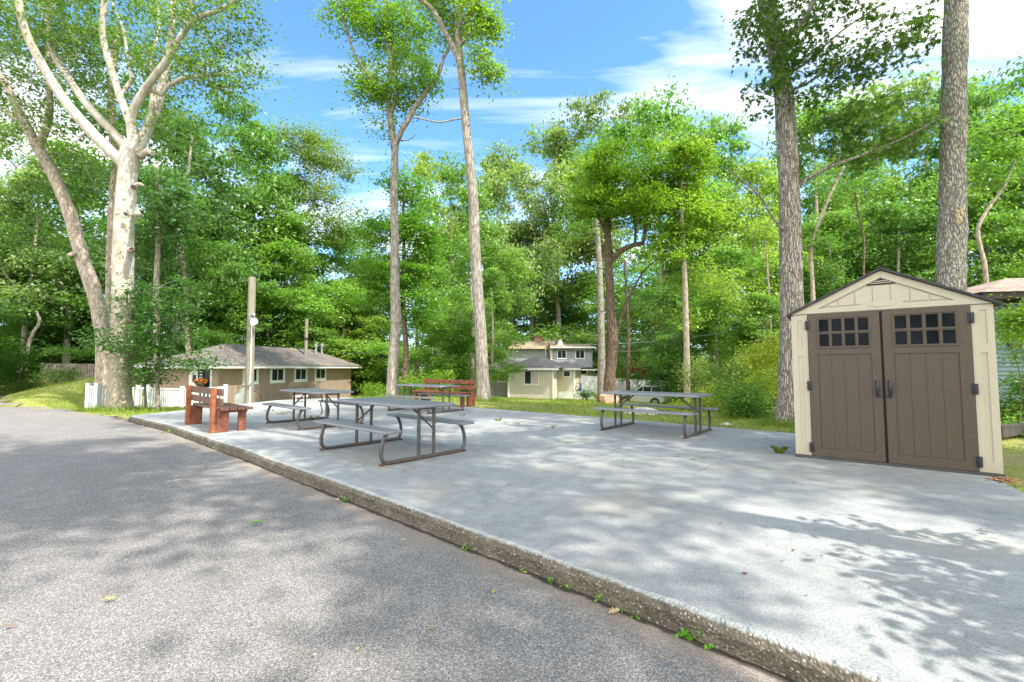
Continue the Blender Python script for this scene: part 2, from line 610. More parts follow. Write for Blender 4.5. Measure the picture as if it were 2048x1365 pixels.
MAT['galv'] = simple('galvanised', (0.42, 0.43, 0.44), 0.4, 0.2, 12, metal=0.6)
MAT['red_paint'] = simple('red_stain', (0.185, 0.060, 0.032), 0.7, 0.5, 9, bump=0.3)
MAT['red_sunlit'] = simple('red_stain_sunlit', (0.27, 0.088, 0.036), 0.7, 0.45, 9, bump=0.3)  # the red stain lightened to orange: sunlight put into the post colour
MAT['blue_paint'] = simple('blue_paint', (0.02, 0.09, 0.20), 0.5)
MAT['black_metal'] = simple('black_metal', (0.02, 0.02, 0.02), 0.5)
MAT['tank_white'] = simple('tank_white', (0.66, 0.65, 0.60), 0.4, 0.12, 8)
MAT['orange_petal'] = simple('orange_petal', (0.55, 0.14, 0.02), 0.6, 0.5, 40)
MAT['brick'] = None


def m_glass(name='window_glass', tint=(0.012, 0.016, 0.018)):
    m, nt, b = mat(name)
    co = nt.coord()
    nt.set(b.inputs['Base Color'], nt.ramp(nt.noise(co, 2.5, 3), [(0.3, tint), (0.75, tuple(t * 3.2 for t in tint))]))
    b.inputs['Roughness'].default_value = 0.10
    b.inputs['Specular IOR Level'].default_value = 0.28
    nt.set(b.inputs['Normal'], nt.bump(nt.noise(co, 1.8, 2), 0.05, 0.05))
    return m


MAT['glass'] = m_glass()
MAT['dark_pane'] = m_glass('dark_pane', (0.006, 0.007, 0.008))
MAT['dark_pane'].node_tree.nodes['Principled BSDF'].inputs['Specular IOR Level'].default_value = 0.05


def m_table():
    m, nt, b = mat('table_plastic')
    co = nt.coord()
    gr = nt.noise(nt.mapping(co, scale=(0.08, 1, 1)), 90, 4, 0.7)
    c = nt.ramp(gr, [(0.3, (0.165, 0.165, 0.178)), (0.7, (0.255, 0.255, 0.27))])
    y = nt.sep(co)[1]
    saw = nt.math('FRACT', nt.math('MULTIPLY', nt.math('ADD', y, 5.0), 1 / 0.13))
    gv = nt.ramp(saw, [(0.0, 0.0), (0.035, 1.0), (0.965, 1.0), (1.0, 0.0)])
    c = nt.mix(1.0, c, nt.ramp(gv, [(0, 0.55), (1, 1.0)]), 'MULTIPLY')
    d = nt.ramp(nt.noise(co, 2.2, 5, 0.65), [(0.45, 0.0), (0.75, 0.4)])
    c = nt.mix(d, c, (0.27, 0.27, 0.265))
    nt.set(b.inputs['Base Color'], c)
    b.inputs['Roughness'].default_value = 0.42
    h = nt.math('ADD', nt.math('MULTIPLY', gr, 0.15), gv)
    nt.set(b.inputs['Normal'], nt.bump(h, 0.35, 0.004))
    return m


def m_steel():
    m, nt, b = mat('table_steel')
    co = nt.coord()
    c = nt.ramp(nt.noise(co, 25, 4), [(0.3, (0.060, 0.052, 0.046)), (0.7, (0.115, 0.102, 0.09))])
    z = nt.sep(co)[2]
    rust = nt.math('MULTIPLY', nt.ramp(z, [(0.0, 1.0), (0.07, 0.0)]), nt.ramp(nt.noise(co, 12, 4), [(0.45, 0.0), (0.6, 0.8)]))
    c = nt.mix(rust, c, (0.22, 0.09, 0.035))
    nt.set(b.inputs['Base Color'], c)
    b.inputs['Roughness'].default_value = 0.42
    b.inputs['Metallic'].default_value = 0.25
    return m


def m_wornplank():
    m, nt, b = mat('worn_plank')
    co = nt.coord()
    gr = nt.noise(nt.mapping(co, scale=(0.10, 1, 1)), 38, 6, 0.7, dist=1.2)
    c = nt.ramp(gr, [(0.25, (0.055, 0.028, 0.018)), (0.5, (0.13, 0.065, 0.04)), (0.8, (0.22, 0.13, 0.085))])
    wear = nt.ramp(nt.noise(nt.mapping(co, scale=(0.7, 1.6, 2.4)), 9.0, 5, 0.7, dist=2.0), [(0.60, 0.0), (0.70, 0.55)])
    c = nt.mix(wear, c, (0.34, 0.21, 0.11))
    nt.set(b.inputs['Base Color'], c)
    b.inputs['Roughness'].default_value = 0.7
    nt.set(b.inputs['Normal'], nt.bump(gr, 0.4, 0.006))
    return m


def m_pole():
    m, nt, b = mat('pole_wood')
    co = nt.coord()
    gr = nt.noise(nt.mapping(co, scale=(1, 1, 0.06)), 40, 5, 0.7)
    c = nt.ramp(gr, [(0.25, (0.13, 0.115, 0.08)), (0.5, (0.245, 0.222, 0.165)), (0.8, (0.34, 0.315, 0.255))])
    al = nt.ramp(nt.noise(co, 3, 5, 0.7), [(0.5, 0.0), (0.7, 0.5)])
    c = nt.mix(al, c, (0.24, 0.22, 0.10))
    nt.set(b.inputs['Base Color'], c)
    b.inputs['Roughness'].default_value = 0.9
    nt.set(b.inputs['Normal'], nt.bump(gr, 0.5, 0.01))
    return m


def m_siding_v(name, col):
    m, nt, b = mat(name)
    co = nt.coord()
    x, y, z = nt.sep(co)
    s = nt.math('ADD', x, y)
    fr = nt.math('FRACT', nt.math('MULTIPLY', nt.math('ADD', s, 200), 1 / 0.15))
    gv = nt.ramp(fr, [(0.0, 0.0), (0.06, 1.0), (0.94, 1.0), (1.0, 0.0)])
    n = nt.noise(nt.mapping(co, scale=(1, 1, 0.2)), 6, 5, 0.65)
    c = nt.ramp(n, [(0.3, tuple(k * 0.82 for k in col)), (0.7, tuple(k * 1.15 for k in col))])
    c = nt.mix(1.0, c, nt.ramp(gv, [(0, 0.6), (1, 1)]), 'MULTIPLY')
    nt.set(b.inputs['Base Color'], c)
    b.inputs['Roughness'].default_value = 0.85
    nt.set(b.inputs['Normal'], nt.bump(gv, 0.4, 0.01))
    return m


def m_shingle(name, c0, c1, litter=None, row=0.14, wid=0.30, amt=0.56):
    m, nt, b = mat(name)
    co = nt.coord()
    bt = nt.node('ShaderNodeTexBrick', {'offset': 0.5}, Vector=nt.mapping(co, rot=(0, 0, 0)), Color1=c0, Color2=c1,
                 Mortar=tuple(k * 0.45 for k in c0), Scale=1.0, Mortar_Size=0.012, Brick_Width=wid, Row_Height=row)
    c = bt.outputs[0]
    c = nt.mix(1.0, c, nt.ramp(nt.noise(co, 1.5, 5, 0.65), [(0.3, 0.7), (0.7, 1.3)]), 'MULTIPLY')
    if litter:
        l = nt.ramp(nt.noise(nt.mapping(co, scale=(1.0, 0.55, 1)), 1.7, 7, 0.72), [(amt, 0.0), (amt + 0.07, 0.85)])
        c = nt.mix(l, c, litter)
    nt.set(b.inputs['Base Color'], c)
    b.inputs['Roughness'].default_value = 0.95
    nt.set(b.inputs['Normal'], nt.bump(nt.noise(co, 30, 4), 0.4, 0.01))
    return m


MAT['table'] = m_table()
MAT['steel'] = m_steel()
MAT['plank'] = m_wornplank()
MAT['pole'] = m_pole()
MAT['brown_siding'] = m_siding_v('brown_siding', (0.315, 0.232, 0.172))
MAT['brown_roof'] = m_shingle('brown_roof', (0.125, 0.112, 0.102), (0.19, 0.17, 0.155), (0.40, 0.20, 0.085))
MAT['grey_roof'] = m_shingle('grey_roof', (0.042, 0.043, 0.046), (0.075, 0.075, 0.078), (0.22, 0.17, 0.09), amt=0.60)
MAT['moss_roof'] = m_shingle('moss_roof', (0.25, 0.21, 0.16), (0.33, 0.28, 0.21), (0.36, 0.25, 0.11), amt=0.47)
MAT['tan_roof'] = m_shingle('tan_roof', (0.28, 0.20, 0.155), (0.38, 0.28, 0.22), None)
MAT['beige_siding'] = simple('beige_siding', (0.50, 0.46, 0.34), 0.6, 0.08, 3)
MAT['olive_siding'] = simple('olive_siding', (0.23, 0.235, 0.20), 0.6, 0.1, 3)
MAT['grey_siding'] = simple('grey_siding', (0.30, 0.32, 0.35), 0.6, 0.1, 3)
MAT['teal_siding'] = simple('teal_siding', (0.075, 0.118, 0.135), 0.6, 0.12, 3)
MAT['brick'] = simple('chimney_brick', (0.26, 0.14, 0.095), 0.9, 0.4, 14, bump=0.5)
MAT['fence_wood'] = simple('fence_wood', (0.38, 0.32, 0.255), 0.9, 0.35, 5, bump=0.4)
MAT['timber_dark'] = simple('timber_dark', (0.05, 0.042, 0.035), 0.9, 0.4, 6, bump=0.5)
MAT['curtain'] = simple('curtain', (0.48, 0.40, 0.33), 0.9, 0.2, 9)
MAT['stump'] = simple('stump_wood', (0.44, 0.29, 0.20), 0.9, 0.4, 5, bump=0.6, bscale=20)
MAT['rock'] = simple('pale_rock', (0.48, 0.44, 0.38), 0.95, 0.35, 5, bump=0.7, bscale=14)
MAT['car_white'] = simple('car_white', (0.62, 0.64, 0.60), 0.25, 0.03, 3)
MAT['rubber'] = simple('rubber', (0.018, 0.018, 0.019), 0.8)
MAT['alloy'] = simple('alloy', (0.5, 0.5, 0.5), 0.3, 0.1, 5, metal=0.7)
MAT['red_lens'] = simple('red_lens', (0.42, 0.012, 0.012), 0.2)
MAT['headlamp'] = simple('headlamp', (0.55, 0.58, 0.60), 0.12)
MAT['lamp_glass'] = simple('lamp_glass', (0.34, 0.35, 0.37), 0.15, 0.1, 10)
MAT['litter'] = simple('dry_leaf', (0.30, 0.17, 0.07), 0.8, 0.4, 20)
MAT['litter_tan'] = simple('tan_leaf', (0.48, 0.36, 0.22), 0.8, 0.25, 20)
MAT['litter_red'] = simple('red_leaf', (0.22, 0.055, 0.03), 0.8, 0.3, 20)
MAT['litter_green'] = simple('green_leaf', (0.10, 0.20, 0.03), 0.6, 0.3, 20)
MAT['litter_yellow'] = simple('yellow_leaf', (0.42, 0.36, 0.08), 0.7, 0.25, 20)
MAT['bark_chip'] = simple('bark_chip', (0.33, 0.19, 0.10), 0.9, 0.45, 25, bump=0.5)
MAT['weed'] = MAT['grass']

# ------------------------------------------------------------------ slab, road, terrain
ANG = math.radians(-40.7)
UX = Vector((math.cos(ANG), math.sin(ANG), 0))     # along the slab, towards the right and the camera
VY = Vector((-math.sin(ANG), math.cos(ANG), 0))    # across the slab, away from the camera
front = [(-9.74, 11.67), (-7.33, 9.84), (-4.3, 7.16), (-1.36, 4.49), (0.35, 2.9), (1.42, 1.88), (2.62, 0.74)]
BR = (6.55, 7.35)
slab_poly = front + [(4.72, 4.05), (5.28, 5.0), BR, (5.27, 8.57), (3.15, 10.48), (-1.22, 14.16), (-6.91, 18.93), (-8.86, 17.19)]
Z_ROAD = -0.145
lb = [G(258, 836, Z_ROAD), G(210, 831, Z_ROAD), G(171, 827, Z_ROAD), G(90, 813, Z_ROAD), G(30, 801, Z_ROAD), G(18, 796.5, Z_ROAD), G(42, 790.5, Z_ROAD), G(0, 789.8, Z_ROAD)]
road_poly = [(p.x, p.y) for p in lb] + [(-60, 26), (-60, -30), (30, -30), (2.9, 0.9)] + [(x + 0.12, y + 0.12) for x, y in front[-2::-1]]


def sdf(poly, X, Y):
    """distance to the outline, negative inside"""
    p = np.asarray(poly, float)
    q = np.roll(p, -1, axis=0)
    d = np.full(X.shape, 1e9)
    ins = np.zeros(X.shape, bool)
    for (ax, ay), (bx, by) in zip(p, q):
        ex, ey = bx - ax, by - ay
        t = np.clip(((X - ax) * ex + (Y - ay) * ey) / (ex * ex + ey * ey), 0, 1)
        d = np.minimum(d, np.hypot(X - ax - t * ex, Y - ay - t * ey))
        c = ((ay > Y) != (by > Y)) & (X < (bx - ax) * (Y - ay) / (by - ay + 1e-12) + ax)
        ins ^= c
    return np.where(ins, -d, d)


ctrl = []


def cp(p, z=None):
    ctrl.append((p[0], p[1], p[2] if z is None else z))


for x, y in ((5.27, 8.57), (3.15, 10.48), (1.0, 12.3), (-1.22, 14.16), (-4, 16.5), (-6.91, 18.93), BR, (5.28, 5.0), (4.72, 4.05), (2.7, 0.75)):
    cp((x, y, -0.05))
for x, y in ((-8.86, 17.19), (-9.6, 14.2)):
    cp((x, y, -0.22))
cp((-10.1, 12.2, -0.15))
for p in lb[:7]:
    cp((p.x, p.y, Z_ROAD + 0.012))
cp(P(175, 822, 16.2)); cp(P(273, 819, 18.0)); cp(P(362, 817, 20.4))
cp(P(240, 822, 15.0))
cp(P(437, 815, 22)); cp(P(330, 812, 23))
cp(P(703, 792, 37)); cp(P(600, 803, 29))
cp(P(190, 757, 21)); cp(P(120, 768, 22)); cp(P(75, 778, 22.5)); cp(P(90, 760, 27)); cp(P(300, 770, 27))
cp(P(0, 765, 30))
cp(P(1018, 797, 30)); cp(P(1106, 801, 30)); cp(P(1140, 797, 33)); cp(P(985, 796, 31))
cp(P(1160, 783, 40)); cp(P(1260, 811, 37)); cp(P(1311, 814, 36)); cp(P(1420, 812, 36))
cp(P(967, 803, 17)); cp(P(785, 795, 20.5))
cp(P(1218, 806, 22)); cp(P(1375, 815, 21)); cp(P(1575, 850, 10.6)); cp(P(1470, 850, 11.2))
cp(P(2030, 890, 8.6)); cp(P(2048, 840, 13)); cp((16, 14, -0.1)); cp((9, 9.5, -0.1))
cp((10, 2, -0.1)); cp((14, -6, -0.1)); cp((30, -25, 0)); cp((-30, 60, -0.5)); cp((0, 70, -2.2)); cp((30, 60, -1.6)); cp((40, 25, -0.3)); cp((-50, 40, 0.6)); cp((-120, 120, 0)); cp((0, 180, -2)); cp((120, 120, -1))
cp((150, 0, 0)); cp((-150, -20, -0.2))
CT = np.array(ctrl)
K = len(CT)
Rm = np.hypot(CT[:, None, 0] - CT[None, :, 0], CT[:, None, 1] - CT[None, :, 1]) + np.eye(K) * 0.25
A = np.zeros((K + 1, K + 1))
A[:K, :K] = -Rm
A[:K, K] = 1
A[K, :K] = 1
SOL = np.linalg.solve(A, np.concatenate([CT[:, 2], [0]]))


def hgt(X, Y):
    X = np.asarray(X, float)
    Y = np.asarray(Y, float)
    z = np.full(X.shape, SOL[K])
    for i in range(K):
        z = z - SOL[i] * np.hypot(X - CT[i, 0], Y - CT[i, 1])
    return z


def gz(x, y):
    return float(hgt(np.array([x]), np.array([y]))[0])


def mesh_np(name, V, faces_flat, nper, mats, smooth=False):
    me = bpy.data.meshes.new(name)
    nf = len(faces_flat) // nper
    me.vertices.add(len(V))
    me.vertices.foreach_set('co', np.ascontiguousarray(V, dtype=np.float32).ravel())
    me.loops.add(nf * nper)
    me.loops.foreach_set('vertex_index', np.ascontiguousarray(faces_flat, dtype=np.int32))
    me.polygons.add(nf)
    me.polygons.foreach_set('loop_start', np.arange(0, nf * nper, nper, dtype=np.int32))
    me.polygons.foreach_set('loop_total', np.full(nf, nper, dtype=np.int32))
    if smooth:
        me.polygons.foreach_set('use_smooth', np.ones(nf, bool))
    for m in (mats if isinstance(mats, (list, tuple)) else [mats]):
        me.materials.append(m)
    me.update(calc_edges=True)
    return me


def fattr(me, name, vals, domain='FACE'):
    a = me.attributes.new(name, 'FLOAT', domain)
    a.data.foreach_set('value', np.ascontiguousarray(vals, dtype=np.float32))


def obj(name, me, parent=None):
    o = bpy.data.objects.new(name, me)
    COL.objects.link(o)
    if parent is not None:
        o.parent = parent
    return o


def grid(xs, ys):
    X, Y = np.meshgrid(xs, ys)
    nx, ny = len(xs), len(ys)
    i = np.arange(ny - 1)[:, None] * nx + np.arange(nx - 1)[None, :]
    F_ = np.stack([i, i + 1, i + 1 + nx, i + nx], -1).reshape(-1)
    return X.ravel(), Y.ravel(), F_


xs = np.concatenate([np.linspace(-400, -34, 16), np.arange(-32, 26, 0.4), np.linspace(27, 400, 16)])
ys = np.concatenate([np.linspace(-120, -6, 12), np.arange(-5, 46, 0.4), np.linspace(48, 600, 24)])
X, Y, FF = grid(xs, ys)
Z = hgt(X, Y)
rr = np.hypot(X, Y)
Z = np.where(rr > 90, -1.0 + (Z + 1.0) * np.exp(-(rr - 90) / 40), Z)
Z += np.array([mnoise.noise((a * 0.5, b * 0.5, 0)) for a, b in zip(X, Y)]) * 0.05 * np.clip((np.minimum(sdf(slab_poly, X, Y), sdf(road_poly, X, Y)) - 0.3), 0, 1)
ds, dr = sdf(slab_poly, X, Y), sdf(road_poly, X, Y)
Z = np.where(ds < 0.0, np.minimum(Z, -0.02), Z)
Z = np.where(ds < -0.5, np.minimum(Z, -0.5), Z)
Z = np.where(dr < -0.22, np.minimum(Z, -0.42), Z)
Z = np.where((dr < 0.45) & (ds < 0.45) & (X > -9.6), np.minimum(Z, -0.5), Z)
me = mesh_np('ground', np.stack([X, Y, Z], 1), FF, 4, MAT['lawn'], True)
tag(obj('ground', me), kind='structure')

# road: a sheet whose near part is fine enough for a slightly uneven surface
bmr = MB()
xs = np.concatenate([np.linspace(-60, -16, 18), np.arange(-15, 6, 0.25), np.linspace(6.5, 30, 10)])
ys = np.concatenate([np.linspace(-30, -3, 8), np.arange(-2.5, 27, 0.25)])
X, Y, FF = grid(xs, ys)
dr = sdf(road_poly, X, Y)
# keep quads that touch the road; pull the outside corners in by clamping along the gradient
q = FF.reshape(-1, 4)
keep = (dr[q] < 0.18).all(axis=1)
q = q[keep]
used = np.unique(q)
rem = -np.ones(len(X), int)
rem[used] = np.arange(len(used))
X, Y = X[used], Y[used]
Zr = Z_ROAD + np.array([mnoise.noise((a * 0.25, b * 0.25, 3)) for a, b in zip(X, Y)]) * 0.012
fl = np.array(front)
kd = np.full(X.shape, 1e9)
for (ax, ay), (bx, by) in zip(fl[:-1], fl[1:]):
    ex, ey = bx - ax, by - ay
    t = np.clip(((X - ax) * ex + (Y - ay) * ey) / (ex * ex + ey * ey), 0, 1)
    sg = np.sign(ex * (Y - ay) - ey * (X - ax))
    dd = np.hypot(X - ax - t * ex, Y - ay - t * ey)
    kd = np.where(dd < np.abs(kd), np.where(sg > 0, -dd, dd), kd)
me = mesh_np('asphalt_drive', np.stack([X, Y, Zr], 1), rem[q].ravel(), 4, MAT['asphalt'], True)
fattr(me, 'kerb', kd, 'POINT')
tag(obj('asphalt_drive', me), kind='structure')

# slab: chipped front edge
pts = []
L = 0
fr = [Vector((x, y, 0)) for x, y in front]
for a, b in zip(fr[:-1], fr[1:]):
    n = max(2, int((b - a).length / 0.022))
    for i in range(n):
        pts.append(a.lerp(b, i / n))
pts.append(fr[-1])
NP = len(pts)
V, fs, depth, mi = [], [], [], []
rows = [(0.32, 0.0), (0.10, 0.0), (0.03, 0.0), (0.0, -0.014), (-0.012, -0.05), (-0.004, -0.09), (0.0, -0.13), (-0.006, -0.20)]
for i, p in enumerate(pts):
    nrm = Vector((-(fr[-1] - fr[0]).y, (fr[-1] - fr[0]).x, 0)).normalized()
    n1 = mnoise.noise(p * 1.1) * 0.5 + 0.5
    n2 = mnoise.noise(p * 6.0)
    n3 = mnoise.noise(p * 19.0)
    n4 = mnoise.noise(p * 45.0)
    wob = 0.022 * mnoise.noise(p * 0.9) * min(1.0, (p - fr[-1]).length)
    chip = max(0.0, 0.015 + 0.017 * n2 + 0.011 * n3 + 0.004 * n4)
    for k, (inn, z) in enumerate(rows):
        se = min(1.0, (p - fr[-1]).length / 1.2)
        if k == 0:
            o_, zz_ = inn * se + 0.075 * (1 - se), 0.0
        elif k == 1:
            o_, zz_ = inn * se + 0.055 * (1 - se) + 0.01 * n2 * se, 0.0
        elif k == 2:
            o_, zz_ = 0.012 + chip * 1.4, -0.001
        elif k == 3:
            o_, zz_ = 0.002 + chip * 0.7, -0.010 - chip * 0.35
        else:
            pp = p + Vector((0, 0, z))
            o_ = inn + 0.012 * mnoise.noise(pp * 9) + 0.007 * mnoise.noise(pp * 30)
            zz_ = z + 0.006 * mnoise.noise(pp * 20)
        q_ = p + nrm * (o_ + wob)
        V.append((q_.x, q_.y, zz_))
        depth.append(max(0.0, -z if k > 3 else (0.0 if k < 3 else 0.012)))
R = len(rows)
for i in range(NP - 1):
    for k in range(R - 1):
        a = i * R + k
        fs.append((a, a + 1, a + R + 1, a + R))
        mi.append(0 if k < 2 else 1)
# rest of the top, sides
inner = [i * R for i in range(NP)]
base = len(V)
outer = slab_poly[len(front):]
for x, y in outer:
    V.append((x, y, 0)); depth.append(0)
top = inner[::-1]
corner0 = len(V); V.append((front[0][0], front[0][1], 0)); depth.append(0)
corner1 = len(V); V.append((front[-1][0], front[-1][1], 0)); depth.append(0)
poly = inner + [corner1] + [base + i for i in range(len(outer))] + [corner0]
fs.append(tuple(poly)); mi.append(0)
low = len(V)
ring = [corner1] + [base + i for i in range(len(outer))] + [corner0]
for r_ in ring:
    V.append((V[r_][0], V[r_][1], -0.45)); depth.append(0.3)
for i in range(len(ring) - 1):
    fs.append((ring[i], low + i, low + i + 1, ring[i + 1])); mi.append(1)
me = bpy.data.meshes.new('concrete_pad')
me.from_pydata(V, [], fs)
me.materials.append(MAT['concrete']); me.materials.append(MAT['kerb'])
me.polygons.foreach_set('material_index', mi)
fattr(me, 'depth', depth, 'POINT')
# joints: lines across the slab, measured in the slab's own direction
va = np.array(V)
me.update()
o_slab = tag(obj('concrete_pad', me), kind='structure')
nt = NT(MAT['concrete'].node_tree)
# give the joint lines by the slab's own axes instead of an attribute
for nd in list(MAT['concrete'].node_tree.nodes):
    if nd.type == 'ATTRIBUTE':
        co = nt.coord()
        rot = nt.mapping(co, rot=(0, 0, -ANG))
        x_, y_, z_ = nt.sep(rot)
        fx = nt.math('SUBTRACT', nt.math('FRACT', nt.math('ADD', nt.math('MULTIPLY', x_, 1 / 4.6), 40.909)), 0.5)
        fx = nt.math('MULTIPLY', fx, 4.6)
        fy = nt.math('SUBTRACT', y_, 7.5)
        ax_, ay_ = nt.math('ABSOLUTE', fx), nt.math('ABSOLUTE', fy)
        mn = nt.math('MINIMUM', ax_, ay_)
        for lk in list(nd.outputs['Fac'].links):
            nt.l.new(mn, lk.to_socket)

# ------------------------------------------------------------------ shed
sx0, sx1 = G(1592, 913), G(2008, 955)
srz = math.atan2(sx1.y - sx0.y, sx1.x - sx0.x)
W_ = (sx1 - sx0).length
shed = empty('garden_shed', sx0, srz, 'beige plastic garden shed with brown double doors at the edge of the concrete pad', 'shed')
D_ = 1.55
MID = 0.992
EZ, AZ = 1.945, 2.462
MB().box(-0.005, W_ + 0.01, -0.03, D_, 0.0, 0.035).build('floor_panel', MAT['floor_dark'], shed, bevel=0.004)
b = MB()
for x0, x1, ins in ((0.0, 0.188, [(0.072, 0.130, 1.483, 1.873, 0.012), (0.070, 0.126, 0.162, 1.383, 0.012)]),
                    (1.792, W_, [(1.857, 1.920, 1.496, 1.888, 0.012), (1.857, 1.912, 0.152, 1.391, 0.012)])):
    b.relief(x0, x1, 0.036, EZ, ins, 0.0, 0.05)
b.box(0.0, 0.04, 0.051, D_ - 0.04, 0.036, EZ)
b.box(W_ - 0.04, W_, 0.051, D_ - 0.04, 0.036, EZ)
b.box(0.0, W_, D_ - 0.039, D_, 0.036, EZ)
b.prism([(0, EZ + 0.001), (W_, EZ + 0.001), (MID, AZ)], D_ - 0.04, D_)
b.build('wall', MAT['shed_beige'], shed, bevel=0.004)
# gable front
g = MB()
g.prism([(0.0, EZ + 0.001), (W_, EZ + 0.001), (MID, AZ)], 0.012, 0.05)


def rake(x):
    return EZ + (AZ - EZ) * (x / MID if x < MID else (W_ - x) / (W_ - MID))


for s in (0, 1):
    xa, xb = (0.0, MID) if s == 0 else (W_, MID)
    th = 0.085
    poly = [(xa, EZ + 0.012), (xb, AZ), (xb, AZ - th * 1.1), (xa + (0.20 if s == 0 else -0.20), EZ + 0.012)]
    if s == 0:
        poly = poly[::-1]
    g.prism(poly, -0.012, 0.0118)
g.build('gable', MAT['shed_beige'], shed, bevel=0.003)
hb = MB()
arc = [(0.0, EZ + 0.014), (W_, EZ + 0.014), (W_ - 0.18, EZ + 0.075)]
for i in range(13):
    t = i / 12
    arc.append((1.26 - 0.54 * t, EZ + 0.078 + 0.058 * math.sin(math.pi * t) ** 1.2))
arc.append((0.18, EZ + 0.075))
hb.prism(arc, -0.017, -0.0125)
ov = [(MID + 0.145 * math.cos(a), EZ + 0.082 + 0.030 * math.sin(a)) for a in [i * 2 * math.pi / 24 for i in range(24)]]
hb.prism(ov, -0.022, -0.0172)
hb.build('header_trim', MAT['shed_beige'], shed, bevel=0.0015)
pl = MB()
n = 7
for i in range(n):
    xa = 0.36 + i * (1.63 - 0.36) / n + 0.006
    xb = 0.36 + (i + 1) * (1.63 - 0.36) / n - 0.006
    zb = EZ + 0.10
    tops = [(xb, min(rake(xb) - 0.115, 2.268)), (xa, min(rake(xa) - 0.115, 2.268))]
    tops = [(x, max(z, zb + 0.002)) for x, z in tops]
    pl.prism([(xa, zb), (xb, zb)] + tops, 0.002, 0.0118)
pl.build('gable_board', MAT['shed_beige'], shed, bevel=0.002)
vt = MB()
vt.prism([(0.845, 2.282), (1.138, 2.282), (MID, 2.358)], -0.004, 0.0115)
vo = vt.build('vent', MAT['opening_shade'], shed)  # solid dark panel standing in for the shade behind the slats
vs = MB()
for z, hw in ((2.297, 0.108), (2.320, 0.066)):
    vs.box(MID - hw, MID + hw, -0.014, -0.0045, z, z + 0.009)
vs.build('vent_slat', MAT['shed_beige'], vo)
rf = MB()
for s in (-1, 1):
    xe = -0.05 if s < 0 else W_ + 0.06
    ze = EZ - 0.02 + 0.004
    if s < 0:
        poly = [(xe, ze), (MID, AZ + 0.004), (MID, AZ + 0.036), (xe, ze + 0.034)]
    else:
        poly = [(MID + 0.0005, AZ + 0.004), (xe, ze), (xe, ze + 0.034), (MID + 0.0005, AZ + 0.036)]
    rf.prism(poly, -0.055, D_ + 0.05)
rf.box(MID - 0.035, MID + 0.035, -0.062, D_ + 0.055, AZ + 0.030, AZ + 0.047)
rf.build('roof', MAT['roof_dark'], shed, bevel=0.004)


def shed_door(x0, x1, z0, z1, px0, px1, handle_x, tilt):
    d = MB()
    ins = []
    xs = [px0 + (px1 - px0) * i / 4 for i in range(5)]
    for i in range(4):
        ins.append((xs[i] + 0.004, xs[i + 1] - 0.004, 0.155, 1.392, 0.010))
        for z in (1.492, 1.690):
            ins.append((xs[i] + 0.018, xs[i + 1] - 0.018, z + 0.016, z + 0.176, 0.020))
    ins.append((px0 - 0.006, px1 + 0.006, 0.148, 0.155, 0.014))
    ins.append((px0 - 0.006, px1 + 0.006, 1.392, 1.399, 0.014))
    ins.append((px0 - 0.006, px0 + 0.004, 0.155, 1.392, 0.014))
    ins.append((px1 - 0.004, px1 + 0.006, 0.155, 1.392, 0.014))
    for i in range(1, 4):
        ins.append((xs[i] - 0.004, xs[i] + 0.004, 0.155, 1.392, 0.015))
    d.relief(x0, x1, z0, z1, ins, -0.022, 0.012)
    f = MB()
    dd = d.build('door', MAT['shed_brown'], shed, smooth=False)
    # raised border round the small panes
    for i in range(5):
        f.box(xs[i] - 0.009, xs[i] + 0.009, -0.032, -0.0225, 1.492, 1.884)
    for z in (1.480, 1.682, 1.880):
        f.box(px0 - 0.009, px1 + 0.009, -0.0335, -0.0226, z, z + 0.018)
    f.build('window_frame', MAT['shed_brown'], dd, bevel=0.002)
    for i in range(4):
        for z in (1.492, 1.690):
            MB().box(xs[i] + 0.0185, xs[i + 1] - 0.0185, -0.006, -0.0025, z + 0.0165, z + 0.1755).build('pane', MAT['dark_pane'], dd)
    h = MB()
    hx = handle_x
    h.tube([(hx, -0.022, 1.050), (hx, -0.060, 1.045), (hx, -0.078, 1.00), (hx, -0.078, 0.93), (hx, -0.062, 0.875), (hx, -0.022, 0.868)],
           [0.016, 0.017, 0.020, 0.019, 0.015, 0.014], 10)
    h.box(hx - 0.03 + tilt, hx + 0.03 + tilt, -0.034, -0.0224, 0.850, 0.872)
    h.build('handle', MAT['black_plastic'], dd)
    return dd


shed_door(0.194, 0.962, 0.040, 1.940, 0.305, 0.865, 0.912, 0.012)
shed_door(0.990, 1.786, 0.040, 1.940, 1.092, 1.670, 1.036, -0.012)
MB().box(0.9625, 0.9895, 0.0, 0.012, 0.04, 1.94).build('door_gap_shade', MAT['opening_shade'], shed)  # solid dark strip standing in for the shade between the doors
for x in (0.191, 1.789):
    for z in (1.80, 0.975, 0.150):
        hg = MB()
        s = -1 if x < 1 else 1
        hg.box(x - 0.026, x + 0.026, -0.040, -0.0225, z - 0.062, z + 0.062)
        hg.tube([(x, -0.042, z - 0.055), (x, -0.042, z + 0.055)], 0.011, 8)
        hg.build('hinge', MAT['black_plastic'], shed, bevel=0.003)

# ------------------------------------------------------------------ picnic tables


